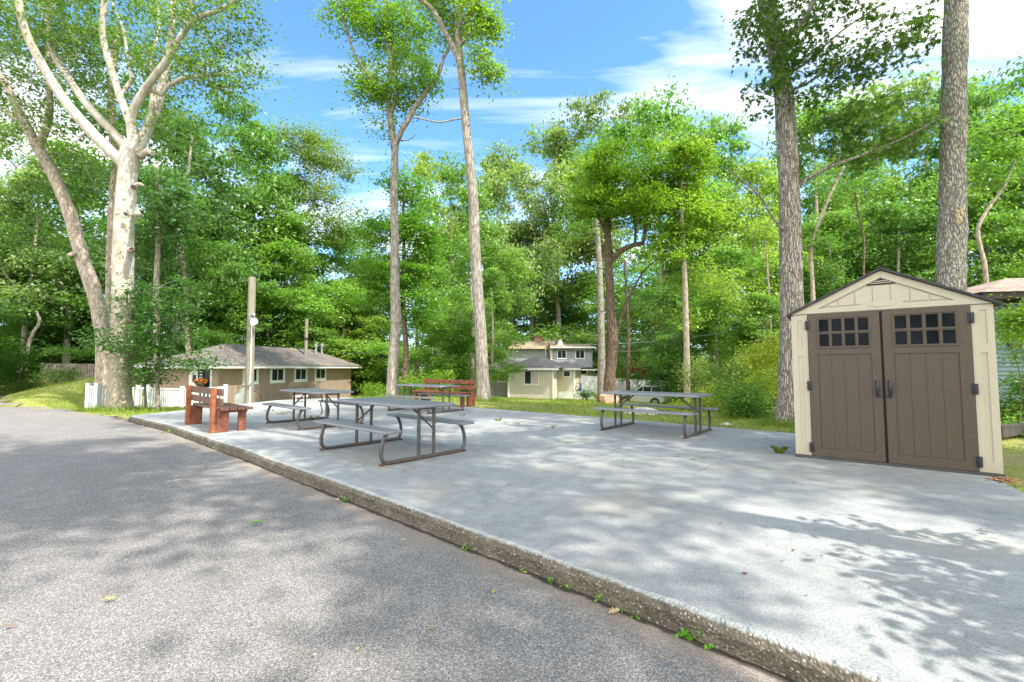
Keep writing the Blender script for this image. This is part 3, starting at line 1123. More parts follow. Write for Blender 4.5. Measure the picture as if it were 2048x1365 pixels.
def make_table():
    t = empty('picnic_table', (0, 0, 0))
    MB().box(-0.96, 0.96, -0.385, 0.385, 0.69, 0.735).build('table_top', MAT['table'], t, bevel=0.014)
    for s in (-1, 1):
        MB().box(-0.96, 0.96, *sorted((s * 0.50, s * 0.745)), 0.405, 0.442).build('seat', MAT['table'], t, bevel=0.012)
    for sx in (-1, 1):
        f = MB()
        X0 = sx * 0.80
        half = [(0.60, 0.402), (0.635, 0.37), (0.668, 0.30), (0.688, 0.22), (0.692, 0.15), (0.680, 0.09), (0.652, 0.048), (0.612, 0.030), (0.55, 0.027)]
        path = [(X0, -y, z) for y, z in half] + [(X0, y, z) for y, z in half[::-1]]
        f.tube(path, 0.025, 10)
        f.box(X0 - 0.03, X0 + 0.03, -0.70, -0.66, 0.0, 0.032)
        f.box(X0 - 0.03, X0 + 0.03, 0.66, 0.70, 0.0, 0.032)
        f.build('bench_frame', MAT['steel'], t)
        for sy in (-1, 1):
            MB().tube([(X0, sy * 0.125, 0.03), (X0, sy * 0.125, 0.695)], 0.0235, 10).build('leg', MAT['steel'], t)
        k = MB()
        k.tube([(sx * 0.42, 0, 0.69), (sx * 0.62, sx * 0.06, 0.53), (X0, sx * 0.125, 0.38)], 0.014, 8)
        k.tube([(sx * 0.80, -0.125, 0.675), (sx * 0.80, 0.125, 0.675)], 0.016, 8)
        k.build('brace', MAT['steel'], t)
    return t


def ctr(*px):
    q = [G(x, y) for x, y in px]
    return sum(q, Vector()) / len(q)


T0 = make_table()
table_specs = [
    (ctr((646.5, 902), (767, 933), (926, 904), (796.6, 880)), -42.0,
     'grey picnic table standing nearest the kerb, between the timber bench and the other tables'),
    (ctr((538, 848), (597.6, 861.6)) + VY * 0.665, -42.5, 'grey picnic table beside the weathered timber bench, in front of the brown building'),
    (Vector((-2.45, 13.05, 0)), -36.5, 'grey picnic table drawn up in front of the all red bench'),
    (ctr((1200.5, 861.5), (1375, 879), (1424.7, 862.6), (1262, 848)), -40.5, 'grey picnic table standing alone near the lawn edge, in front of the white car'),
]
for i, (c, a, lab) in enumerate(table_specs):
    t = T0 if i == 0 else copy_tree(T0)
    t.location = (c.x, c.y, 0)
    t.rotation_euler = (0, 0, math.radians(a))
    tag(t, lab, 'picnic table', 'picnic tables on the concrete pad')
# strap hanging from the second table
c2 = table_specs[1][0]
sp_ = P(640, 787, 9.6)
MBs = MB()
pp = [(643, 789), (644.5, 800), (641, 808), (643, 815), (644.5, 823), (642, 830)]
MBs.tube([P(x, y, 9.75) for x, y in pp], 0.011, 6)
tag(MBs.build('strap', MAT['black_plastic']), 'black strap dangling from under the picnic table beside the timber bench', 'strap')

# ------------------------------------------------------------------ timber benches


def make_bench(loc, rz, L, label, worn, flip):
    t = empty('park_bench', loc, rz, label, 'bench')
    wood = MAT['plank'] if worn else MAT['red_paint']
    post = MAT['red_sunlit'] if worn else MAT['red_paint']
    for x in (0.0, L):
        MB().box(x - 0.055, x + 0.055, 0.0, 0.085, 0.0, 0.84).build('back_post', post, t, bevel=0.006)
        MB().box(x - 0.045, x + 0.045, 0.086, 0.30, 0.0, 0.36).build('leg', MAT['red_paint'], t, bevel=0.006)
        MB().box(x - 0.045, x + 0.045, 0.47, 0.60, 0.0, 0.36).build('leg', MAT['red_paint'], t, bevel=0.006)
        MB().box(x - 0.045, x + 0.045, 0.086, 0.62, 0.361, 0.41).build('seat_support', MAT['red_paint'], t, bevel=0.005)
    for z0, z1 in ((0.695, 0.825), (0.52, 0.645)):
        MB().box(-0.04 if worn else -0.12, L + (0.33 if worn else 0.12), 0.086, 0.128, z0, z1).build('back_board', wood, t, bevel=0.006)
    for k in range(4):
        y = 0.135 + k * 0.140
        MB().box(-0.06, L + 0.16, y, y + 0.126, 0.411, 0.452).build('seat_board', wood, t, bevel=0.006)
    return t


B1a, B1b = G(370, 850), G(419, 867)
make_bench((B1a.x, B1a.y, 0), math.atan2(B1b.y - B1a.y, B1b.x - B1a.x), (B1b - B1a).length,
           'weathered timber bench with rust red posts and brown boards, seen from behind by the kerb', True, False)
b2 = P(946, 817, 13.75)
make_bench((-1.22, 14.62, 0), math.radians(-36.5 + 180), 2.1,
           'all red painted timber bench at the back edge of the pad between two tall trunks', False, True)

# ------------------------------------------------------------------ utility poles
pb = P(498, 806, 17.0)
pt_ = P(499.5, 555, 17.0)
up = empty('utility_pole', (pb.x, pb.y, gz(pb.x, pb.y)), 0, 'weathered wooden pole carrying a round floodlight in front of the brown building', 'pole')
hp = pt_.z - gz(pb.x, pb.y)
MB().tube([(0, 0, -0.1), (-0.02, 0, hp * 0.5), (-0.03, 0, hp)], [0.155, 0.14, 0.125], 14).build('pole_shaft', MAT['pole'], up)
cz = lambda py: P(505, py, 16.85).z - gz(pb.x, pb.y)
MB().tube([(0.10, -0.14, cz(815)), (0.09, -0.14, cz(640))], 0.024, 8).build('conduit', MAT['white_paint'], up)
MB().box(0.04, 0.15, -0.21, -0.135, cz(772), cz(766)).build('junction_box', MAT['galv'], up, bevel=0.005)
fl_ = MB()
fl_.tube([(0.05, -0.12, cz(632)), (0.25, -0.30, cz(630.5))], [0.06, 0.045], 8)
fl_.box(0.0, 0.14, -0.18, -0.10, cz(640), cz(628))
fl = fl_.build('floodlight', MAT['galv'], up)
Mx = Matrix.Rotation(math.radians(78), 3, 'X') @ Matrix.Rotation(math.radians(8), 3, 'Y')
lm = MB()
lm.lathe([(0.02, -0.20), (0.07, -0.19), (0.10, -0.10), (0.135, -0.02), (0.148, 0.0), (0.138, 0.012), (0.125, 0.006), (0.001, 0.016)], 24, Mx, (0.285, -0.36, cz(645)))
lm.build('lamp_head', MAT['lamp_glass'], fl)

p2 = P(612, 700, 30)
p2b = gz(p2.x, p2.y)
u2 = empty('utility_pole', (p2.x, p2.y, p2b), 0, 'slim bare wooden pole rising behind the ridge of the brown building', 'pole')
MB().tube([(0, 0, -0.1), (0, 0, P(613, 638, 30).z - p2b)], [0.13, 0.10], 12).build('pole_shaft', MAT['pole'], u2)
MB().tube([(0, 0, P(613, 676, 30).z - p2b), (0, 0, P(613, 680, 30).z - p2b)], 0.14, 12).build('band', MAT['black_metal'], u2)
p3 = P(1098.5, 720, 36)
p3b = gz(p3.x, p3.y)
u3 = empty('utility_pole', (p3.x, p3.y, p3b), 0, 'short brown pole between the beige cottage and the grey two storey house', 'pole')
MB().tube([(0, 0, -0.1), (0, 0, P(1098, 687, 36).z - p3b)], [0.10, 0.085], 10).build('pole_shaft', MAT['bark_brown'], u3)
MB().tube([(-0.30, 0, 1.0), (-0.30, 0, P(1090, 683, 36).z - p3b)], 0.04, 8).build('service_mast', MAT['galv'], u3)

# ------------------------------------------------------------------ houses


def lap_wall(mb, a, b, z0, z1, pitch=0.13, out=None, proud=0.016, mi=0):
    """boards that overlap downwards between plan points a and b; outside is to the right of a->b when out is None"""
    a, b = Vector((*a, 0)), Vector((*b, 0))
    d = (b - a).normalized()
    nrm = Vector((d.y, -d.x, 0))
    n = max(1, int(round((z1 - z0) / pitch)))
    h = (z1 - z0) / n
    for i in range(n):
        zb, zt = z0 + i * h, z0 + (i + 1) * h
        mb.add([a + nrm * proud + Vector((0, 0, zb)), b + nrm * proud + Vector((0, 0, zb)), b + Vector((0, 0, zt)), a + Vector((0, 0, zt))], [(0, 1, 2, 3)], mi)
        mb.add([a + Vector((0, 0, zb)), b + Vector((0, 0, zb)), b + nrm * proud + Vector((0, 0, zb)), a + nrm * proud + Vector((0, 0, zb))], [(0, 1, 2, 3)], mi)


def window(parent, x0, x1, z0, z1, y, trim=0.09, mull=1, mat_t='white_paint', proud=0.03, curtain=None):
    """a window on a wall that faces -y of the house's own axes"""
    f = MB()
    f.box(x0 - trim, x1 + trim, y - proud, y, z1, z1 + trim)
    f.box(x0 - trim, x1 + trim, y - proud - 0.004, y, z0 - trim * 1.15, z0)
    f.box(x0 - trim, x0, y - proud + 0.002, y, z0, z1)
    f.box(x1, x1 + trim, y - proud + 0.002, y, z0, z1)
    for i in range(mull):
        xm = x0 + (x1 - x0) * (i + 1) / (mull + 1)
        f.box(xm - 0.022, xm + 0.022, y - proud + 0.008, y, z0, z1)
    w_ = f.build('window', MAT[mat_t], parent, smooth=False)
    MB().box(x0 + 0.001, x1 - 0.001, y - 0.010, y - 0.0025, z0 + 0.001, z1 - 0.001).build('pane', MAT['glass'], w_)
    if curtain:
        c = MB()
        xs_ = np.linspace(curtain[0], curtain[1], 15)
        for a_, b_ in zip(xs_[:-1], xs_[1:]):
            c.add([(a_, y - 0.013 - 0.003 * (int((a_ - xs_[0]) / (xs_[1] - xs_[0]) + 0.5) % 2), z0 + 0.002), (b_, y - 0.013 - 0.003 * (int((b_ - xs_[0]) / (xs_[1] - xs_[0]) + 0.5) % 2), z0 + 0.002),
                   (b_, y - 0.013 - 0.003 * (int((b_ - xs_[0]) / (xs_[1] - xs_[0]) + 0.5) % 2), z1 - 0.002), (a_, y - 0.013 - 0.003 * (int((a_ - xs_[0]) / (xs_[1] - xs_[0]) + 0.5) % 2), z1 - 0.002)], [(0, 1, 2, 3)])
        c.build('curtain', MAT['curtain'], w_, smooth=False)
    return w_


def hip_roof(mb, x0, x1, y0, y1, ze, rise, inset, axis='x', thick=0.05):
    ym, xm = (y0 + y1) / 2, (x0 + x1) / 2
    e = [(x0, y0, ze), (x1, y0, ze), (x1, y1, ze), (x0, y1, ze)]
    if axis == 'x':
        r = [(x0 + inset, ym, ze + rise), (x1 - inset, ym, ze + rise)]
        fs = [(0, 1, 5, 4), (2, 3, 4, 5), (1, 2, 5), (3, 0, 4)]
    else:
        r = [(xm, y0 + inset, ze + rise), (xm, y1 - inset, ze + rise)]
        fs = [(0, 1, 4), (1, 2, 5, 4), (2, 3, 5), (3, 0, 4, 5)]
    mb.add(e + r, fs)
    mb.add(e, [(3, 2, 1, 0)])


# brown building: local x runs along its long window side (away from the camera), outside is -y
VPX = 1180.0
fd = Vector(((VPX - CX) / F, 1, 0)).normalized()
c0 = P(437, 736, 22.0)
hz = gz(c0.x, c0.y) - 0.15
hb_rz = math.atan2(fd.y, fd.x)


def on_facade(px):
    """distance along the facade at which the sight line px crosses it"""
    k = (px - CX) / F
    # c0.x + s fd.x = k (c0.y + s fd.y)
    return (k * c0.y - c0.x) / (fd.x - k * fd.y)


LEN = on_facade(703)
brown = empty('brown_building', (c0.x, c0.y, hz), hb_rz, 'low brown building with a hip roof and a row of four small white windows', 'building')
WD = 3.6
EZB = 1.20 - hz + 0.05
b = MB()
b.box(0, LEN, 0, WD, -0.3, EZB)
b.build('wall', MAT['brown_siding'], brown)
for a_, b_, lo, hi in ((485, 519, 768.5, 734), (540, 571.5, 766, 734), (588, 616, 763.5, 734), (629.5, 653.5, 761, 734)):
    s0, s1 = on_facade(a_), on_facade(b_)
    sm = (s0 + s1) / 2
    Ym = c0.y + sm * fd.y
    zlo = P((a_ + b_) / 2, lo, Ym).z - hz
    zhi = min(P((a_ + b_) / 2, hi, Ym).z - hz, EZB - 0.12)
    tr = 0.15
    window(brown, s0 + tr * 1.3, s1 - tr * 1.3, zlo + tr, zhi, -0.001, tr, 1)
fa = MB()
OV = 0.55
fa.box(-OV, LEN + OV, -OV, -OV + 0.03, EZB - 0.06, EZB + 0.10)
fa.box(-OV, LEN + OV, WD + OV - 0.03, WD + OV, EZB - 0.06, EZB + 0.10)
fa.box(-OV, -OV + 0.03, -OV + 0.031, WD + OV - 0.031, EZB - 0.06, EZB + 0.10)
fa.box(LEN + OV - 0.03, LEN + OV, -OV + 0.031, WD + OV - 0.031, EZB - 0.06, EZB + 0.10)
fa.box(-OV + 0.031, LEN + OV - 0.031, -OV + 0.031, -0.002, EZB + 0.0, EZB + 0.02)
fa.box(-OV + 0.031, -0.002, -0.001, WD + OV - 0.031, EZB + 0.0, EZB + 0.02)
fa.build('fascia', MAT['white_paint'], brown)
rf = MB()
hip_roof(rf, -OV - 0.05, LEN + OV + 0.05, -OV - 0.05, WD + OV + 0.05, EZB + 0.104, 1.16, 2.9)
rfo = rf.build('roof', MAT['brown_roof'], brown, smooth=False)
for px in (665, 673.5):
    s = on_facade(700) - (2.6 if px < 670 else 1.9)
    zz0 = EZB + 0.3
    v = MB()
    v.tube([(s, 1.1, zz0), (s, 1.1, EZB + 1.45)], 0.075, 10)
    v.tube([(s, 1.1, EZB + 1.43), (s, 1.1, EZB + 1.66)], [0.13, 0.13], 12)
    v.build('vent_pipe', MAT['galv'], rfo)
# end wall with the entrance (faces -x of the building)
en = MB()
y0 = 0.42
en.box(-0.03, -0.001, y0 - 0.10, y0, 0.0, EZB - 0.02)
en.box(-0.03, -0.001, y0 + 1.05, y0 + 1.17, 0.0, EZB - 0.02)
en.box(-0.031, -0.001, y0 - 0.0, y0 + 1.05, EZB - 0.12, EZB - 0.021)
ef = en.build('entrance_frame', MAT['white_paint'], brown)
MB().box(-0.016, -0.002, y0 + 0.001, y0 + 0.70, 0.35, EZB - 0.122).build('pane', MAT['glass'], ef)
dr_ = MB().box(-0.022, -0.002, y0 + 0.702, y0 + 1.049, 0.0, EZB - 0.122).build('door', MAT['white_paint'], brown)
MB().box(-0.03, -0.0225, y0 + 0.78, y0 + 0.98, 1.35, 1.7).build('pane', MAT['glass'], dr_)
# flower basket and little sign in the entrance
fbp = Vector((c0.x, c0.y, 0)) - fd * 0.25 + Vector((-fd.y, fd.x, 0)) * 0.72
fbz = P(405, 765, 21.8).z
fb = MB()
rg = random.Random(3)
for i in range(90):
    a_, r_ = rg.uniform(0, 6.28), rg.uniform(0, 0.30)
    c_ = Vector((r_ * math.cos(a_), r_ * math.sin(a_) * 0.55, rg.uniform(-0.05, 0.14)))
    s_ = rg.uniform(0.03, 0.055)
    fb.obox(c_, (s_ * 2, s_ * 2, s_ * 0.6), Matrix.Rotation(rg.uniform(-1, 1), 3, 'X') @ Matrix.Rotation(rg.uniform(-1, 1), 3, 'Y'), 0 if rg.random() < 0.75 else 1)
fpot = empty('flower_basket', (fbp.x, fbp.y, fbz), 0, 'basket of orange flowers at the entrance of the brown building', 'flowers')
fb.build('blossom', [MAT['orange_petal'], MAT['litter_green']], fpot)
MB().lathe([(0.12, -0.22), (0.24, -0.05), (0.25, -0.02)], 14).build('basket', MAT['bark_brown'], fpot)
st_ = MB()
zg = gz(fbp.x, fbp.y)
for dx_, dy_ in ((-0.15, 0), (0.15, 0), (0, 0.12)):
    st_.tube([(dx_, dy_, zg - fbz - 0.05), (dx_ * 0.5, dy_ * 0.5, -0.2)], 0.015, 6)
st_.build('stand_leg', MAT['black_metal'], fpot)
sg = Vector((c0.x, c0.y, 0)) - fd * 0.05 + Vector((-fd.y, fd.x, 0)) * 0.90
so_ = empty('door_sign', (sg.x, sg.y, P(396, 750, 21.9).z), hb_rz, 'small black arched sign with pale lines hung beside the entrance of the brown building', 'sign')
sgn = MB()
ar = [(-0.13, -0.30), (0.13, -0.30), (0.13, 0.22)] + [(0.13 * math.cos(a), 0.22 + 0.10 * math.sin(a)) for a in (0.6, 1.2, 1.57, 1.94, 2.54)] + [(-0.13, 0.22)]
# turn the outline so that it faces -x
sgn.add([(-0.012, -x, z) for x, z in ar] + [(0.0, -x, z) for x, z in ar],
        [tuple(range(len(ar))), tuple(range(2 * len(ar) - 1, len(ar) - 1, -1))] + [((i + 1) % len(ar), i, i + len(ar), (i + 1) % len(ar) + len(ar)) for i in range(len(ar))])
sgn.build('board', MAT['black_metal'], so_, smooth=False)
for z in (0.14, 0.0, -0.14):
    MB().box(-0.0165, -0.0125, -0.07, 0.07, z - 0.022, z + 0.022).build('pale_line', MAT['white_paint'], so_)

# beige cottage
cq = P(1018, 797, 30.0)
cr = P(1106, 801, 29.2)
crz = math.atan2(cr.y - cq.y, cr.x - cq.x)
cw = math.hypot(cr.x - cq.x, cr.y - cq.y)
cz0 = cq.z - 0.1
cot = empty('beige_cottage', (cq.x, cq.y, cz0), crz, 'small cottage with pale beige lap siding and a dark shingle roof beyond the lawn', 'house')
ce = P(1060, 739, 29.6).z - cz0
b = MB()
lap_wall(b, (0, 0), (cw, 0), 0.12, ce, 0.135)
lap_wall(b, (0, 5.0), (0, 0), 0.12, ce, 0.135)
lap_wall(b, (cw, 0), (cw, 5.0), 0.12, ce, 0.135)
lap_wall(b, (cw + 0.001, 1.6), (cw + 1.15, 1.6), 0.55, ce, 0.135)
lap_wall(b, (cw + 1.15, 1.6), (cw + 1.15, 5.0), 0.55, ce, 0.135)
b.box(0.02, cw - 0.02, 0.02, 5.0, 0.0, ce + 0.1)
b.box(cw - 0.02, cw + 1.13, 1.62, 5.0, 0.55, ce + 0.1)
b.build('wall', MAT['beige_siding'], cot, smooth=False)
b = MB()
lap_wall(b, (-2.4, 0.9), (-0.001, 0.9), 0.12, ce, 0.135)
b.box(-2.4, -0.001, 0.92, 5.0, 0.0, ce + 0.1)
b.build('side_wing', MAT['olive_siding'], cot, smooth=False)
b = MB()
for x in (0, cw):
    b.box(x - 0.05, x + 0.05, -0.03, 0.05, 0.1, ce)
b.box(cw + 1.11, cw + 1.19, 1.575, 1.66, 0.3, ce)
b.box(-0.3, cw + 0.45, -0.42, -0.33, ce - 0.04, ce + 0.09)
b.box(cw + 0.451, cw + 1.6, 1.20, 1.29, ce - 0.04, ce + 0.09)
b.box(-2.5, -0.31, 0.55, 0.64, ce - 0.04, ce + 0.09)
b.build('white_trim', MAT['white_paint'], cot, smooth=False)
b = MB()
b.tube([(cw + 0.35, -0.36, ce), (cw + 0.05, -0.07, ce - 0.22), (cw + 0.02, -0.07, ce - 0.35), (cw + 0.02, -0.07, 0.12), (cw + 0.10, -0.16, 0.02)], 0.04, 8)
b.build('downspout', MAT['white_paint'], cot)
b = MB()
b.tube([(-0.25, -0.36, ce), (-0.04, -0.07, ce - 0.22), (-0.04, -0.07, 0.1)], 0.035, 8)
b.build('downspout', MAT['white_paint'], cot)
b = MB()
for x0_, x1_, y_, z0_, z1_ in ((cw + 0.05, cw + 1.10, 1.585, 0.02, 0.53), (cw + 1.2, cw + 2.4, 1.585, 0.02, 0.53)):
    for i in range(-4, 11):
        xa = x0_ + i * 0.12
        for sgn_ in (1, -1):
            pa, pb_ = (xa, z0_), (xa + sgn_ * 0.51, z1_)
            xa0, xa1 = pa[0], pb_[0]
            if sgn_ < 0:
                xa0 += 0.51
                xa1 += 0.51
            ta, tb = 0.0, 1.0
            dxx = xa1 - xa0
            for lim, sg_ in ((x0_, 1), (x1_, -1)):
                # clip the slat to the panel
                fa_, fb_ = sg_ * (xa0 - lim), sg_ * (xa1 - lim)
                if fa_ < 0 and fb_ < 0:
                    ta, tb = 1, 0
                elif fa_ < 0:
                    ta = max(ta, -fa_ / (fb_ - fa_))
                elif fb_ < 0:
                    tb = min(tb, fa_ / (fa_ - fb_))
            if tb - ta > 0.05:
                p_ = lambda t: (xa0 + dxx * t, y_ - (0.012 if sgn_ > 0 else 0.0), z0_ + (z1_ - z0_) * t)
                b.bar(p_(ta), p_(tb), 0.01, 0.036, (0, 1, 0) if False else (0, 0, 1))
b.build('lattice', MAT['white_vinyl'], cot, smooth=False)
window(cot, 0.37 * cw, 0.665 * cw, P(1060, 768, 29.7).z - cz0, P(1060, 743, 29.7).z - cz0, -0.018, 0.06, 1, curtain=(0.535 * cw, 0.655 * cw))
window(cot, cw + 0.45, cw + 0.85, ce - 0.48, ce - 0.12, 1.582, 0.06, 0)
window(cot, -1.0, -0.55, 1.2, 1.8, 0.882, 0.07, 0)
b = MB()
hip_roof(b, -0.35, cw + 0.5, -0.45, 5.4, ce + 0.095, 0.78, 1.5, 'y')
hip_roof(b, cw - 1.0, cw + 1.65, 1.16, 5.3, ce + 0.092, 0.45, 1.2, 'y')
hip_roof(b, -2.6, 0.6, 0.5, 5.3, ce + 0.089, 0.65, 1.2, 'x')
b.build('roof', MAT['grey_roof'], cot, smooth=False)

# grey two storey house
gq = P(1098, 790, 50)
gh = empty('grey_house', (gq.x, gq.y, -2.0), math.radians(3), 'grey two storey house with white framed windows behind the beige cottage', 'house')
gzr = lambda py: P(1140, py, 50).z + 2.0
gxr = lambda px: (px - 1098) / F * 50
b = MB()
lap_wall(b, (gxr(1103), 0), (gxr(1186), 0), 0, gzr(695), 0.17)
b.box(gxr(1103), gxr(1186), 0.01, 7, 0, gzr(694))
lap_wall(b, (gxr(1020), 1.2), (gxr(1103), 1.2), 0, gzr(697), 0.17)
b.box(gxr(1020), gxr(1103) - 0.01, 1.21, 8, 0, gzr(696))
b.build('wall', MAT['grey_siding'], gh, smooth=False)
for a_, b_, lo, hi in ((1116, 1132, 716.5, 702), (1153, 1169, 716.5, 701), (1150, 1174, 748, 740), (1190, 1197, 748, 739)):
    window(gh, gxr(a_), gxr(b_), gzr(lo), gzr(hi), -0.018 if a_ < 1180 else -0.03, 0.10, 1 if a_ < 1180 else 0)
b = MB()
b.prism([(gxr(1100), gzr(740)), (gxr(1200), gzr(737)), (gxr(1200), gzr(736)), (gxr(1102), gzr(732))], -1.4, -0.02)
b.build('porch_roof', MAT['grey_roof'], gh, smooth=False)
b = MB()
b.add([(gxr(1098), -0.5, gzr(695.5)), (gxr(1192), -0.5, gzr(695.5)), (gxr(1192), 3.5, gzr(686)), (gxr(1098), 3.5, gzr(686)), (gxr(1192), 7.5, gzr(695)), (gxr(1098), 7.5, gzr(695))], [(0, 1, 2, 3), (3, 2, 4, 5)])
b.add([(gxr(1016), 0.7, gzr(697.5)), (gxr(1102), 0.7, gzr(697.5)), (gxr(1128), 4.6, gzr(676)), (gxr(1026), 4.6, gzr(679)), (gxr(1128), 8.6, gzr(697)), (gxr(1016), 8.6, gzr(697))], [(0, 1, 2, 3), (3, 2, 4, 5)])
b.build('roof', MAT['moss_roof'], gh, smooth=False)
b = MB()
b.prism([(gxr(1119), gzr(692)), (gxr(1136), gzr(690)), (gxr(1129), gzr(676.5))], 2.2, 4.5)
b.build('gable', MAT['white_paint'], gh, smooth=False)
b = MB()
b.box(gxr(1077), gxr(1092), 3.9, 4.9, gzr(686), gzr(668.5))
b.box(gxr(1075.5), gxr(1093.5), 3.8, 5.0, gzr(668.5), gzr(667))
b.build('chimney', MAT['brick'], gh, smooth=False)
b = MB()
b.box(gxr(1098), gxr(1190), -0.56, -0.48, gzr(697), gzr(694.5))
b.box(gxr(1100), gxr(1200), -1.48, -1.41, gzr(741), gzr(739))
b.box(gxr(1103) - 0.1, gxr(1103) + 0.1, -0.03, -0.02, 0, gzr(697))
b.build('white_trim', MAT['white_paint'], gh, smooth=False)

# teal house to the right
tq = P(1984, 760, 15.5)
th = empty('teal_house', (tq.x, tq.y, gz(tq.x, tq.y)), math.radians(-8), 'teal sided house with a tan shingle roof just right of the garden shed', 'house')
tz = gz(tq.x, tq.y)
te = P(2010, 601, 15.5).z - tz
b = MB()
lap_wall(b, (0, 0), (9, 0), 0.1, te, 0.15, proud=0.022)
lap_wall(b, (0, 7), (0, 0), 0.1, te, 0.15, proud=0.022)
b.box(0.01, 9, 0.01, 7, 0, te)
b.build('wall', MAT['teal_siding'], th, smooth=False)
window(th, 0.62, 1.9, te - 1.55, te - 0.12, -0.024, 0.10, 0, 'timber_dark')
b = MB()
b.box(-0.55, 9.5, -0.62, -0.55, te - 0.03, te + 0.19)
b.box(-0.62, -0.552, -0.62, 7.6, te - 0.03, te + 0.19)
b.box(-0.55, 9.5, -0.549, -0.03, te + 0.0, te + 0.03)
b.build('fascia', MAT['timber_dark'], th, smooth=False)
b = MB()
hip_roof(b, -0.7, 9.6, -0.7, 7.7, te + 0.193, 1.15, 4.2)
b.build('roof', MAT['tan_roof'], th, smooth=False)

# low dark landscape timber right of the shed
la, lb2 = P(1998, 886, 8.9), P(2120, 884, 10.2)
b = MB()
b.bar((la.x, la.y, -0.02), (lb2.x, lb2.y, -0.02), 0.12, 0.22)
tag(b.build('landscape_timber', MAT['timber_dark'], bevel=0.012), 'dark weathered timber edging the lawn right of the garden shed', 'timber')

# ------------------------------------------------------------------ fences
# white picket fence at the left
fp = [(P(175, 822, 16.2), 0), (P(192, 823, 15.9), 0), (P(275, 820, 18.0), 1), (P(294, 820.5, 17.8), 1), (P(363, 817, 20.4), 2), (P(450, 812, 21.0), 2)]
wf = empty('picket_fence', fp[0][0], 0, 'low white picket fence running behind the big pale trunk', 'fence')
o0 = fp[0][0]
for p_, _ in fp:
    q_ = p_ - o0
    b = MB()
    b.box(q_.x - 0.06, q_.x + 0.06, q_.y - 0.06, q_.y + 0.06, q_.z - 0.1, q_.z + 0.95)
    b.box(q_.x - 0.075, q_.x + 0.075, q_.y - 0.075, q_.y + 0.075, q_.z + 0.95, q_.z + 0.975)
    b.build('post', MAT['white_vinyl'], wf, bevel=0.006)
for (pa, _), (pb_, _) in zip(fp[:-1], fp[1:]):
    a_, c_ = pa - o0, pb_ - o0
    d_ = (c_ - a_)
    hd = Vector((d_.x, d_.y, 0))
    n = max(1, int(hd.length / 0.15))
    b = MB()
    for zr in (0.13, 0.84):
        b.bar(a_ + d_.normalized() * 0.06 + Vector((0, 0, zr)), c_ - d_.normalized() * 0.06 + Vector((0, 0, zr)), 0.045, 0.075)
    rz_ = Matrix.Rotation(math.atan2(hd.y, hd.x), 3, 'Z')
    for i in range(1, n):
        q_ = a_ + d_ * (i / n)
        b.obox(q_ + Vector((0, 0, 0.485)), (0.07, 0.02, 0.62), rz_)
    b.build('picket_panel', MAT['white_vinyl'], wf)
# stockade fence far left
sf = [P(80, 775, 27), P(190, 772, 27.5), P(345, 770, 28.5)]
stf = empty('stockade_fence', (sf[0].x, sf[0].y, gz(sf[0].x, sf[0].y)), 0, 'weathered wooden stockade fence behind the grassy bank', 'fence')
o0 = Vector(stf.location)
rg = random.Random(5)
for pa, pb_ in zip(sf[:-1], sf[1:]):
    a_, c_ = Vector((pa.x, pa.y, 0)), Vector((pb_.x, pb_.y, 0))
    n = int((c_ - a_).length / 0.11)
    b = MB()
    for i in range(n):
        q_ = a_.lerp(c_, (i + 0.5) / n)
        zb = gz(q_.x, q_.y)
        zt = P(130, 727, q_.y).z + rg.uniform(-0.02, 0.02)
        w2 = 0.046
        b.prism([(q_.x - w2 - o0.x, zb - 0.1 - o0.z), (q_.x + w2 - o0.x, zb - 0.1 - o0.z), (q_.x + w2 - o0.x, zt - 0.07 - o0.z), (q_.x - o0.x, zt - o0.z), (q_.x - w2 - o0.x, zt - 0.07 - o0.z)],
                q_.y - o0.y, q_.y - o0.y + 0.022)
    b.build('board_panel', MAT['fence_wood'], stf, smooth=False)
    for q_ in (a_, c_):
        zb = gz(q_.x, q_.y)
        MB().box(q_.x - o0.x - 0.06, q_.x - o0.x + 0.06, q_.y - o0.y + 0.04, q_.y - o0.y + 0.16, zb - o0.z - 0.1, P(130, 727, q_.y).z - o0.z + 0.05).build('post', MAT['fence_wood'], stf)
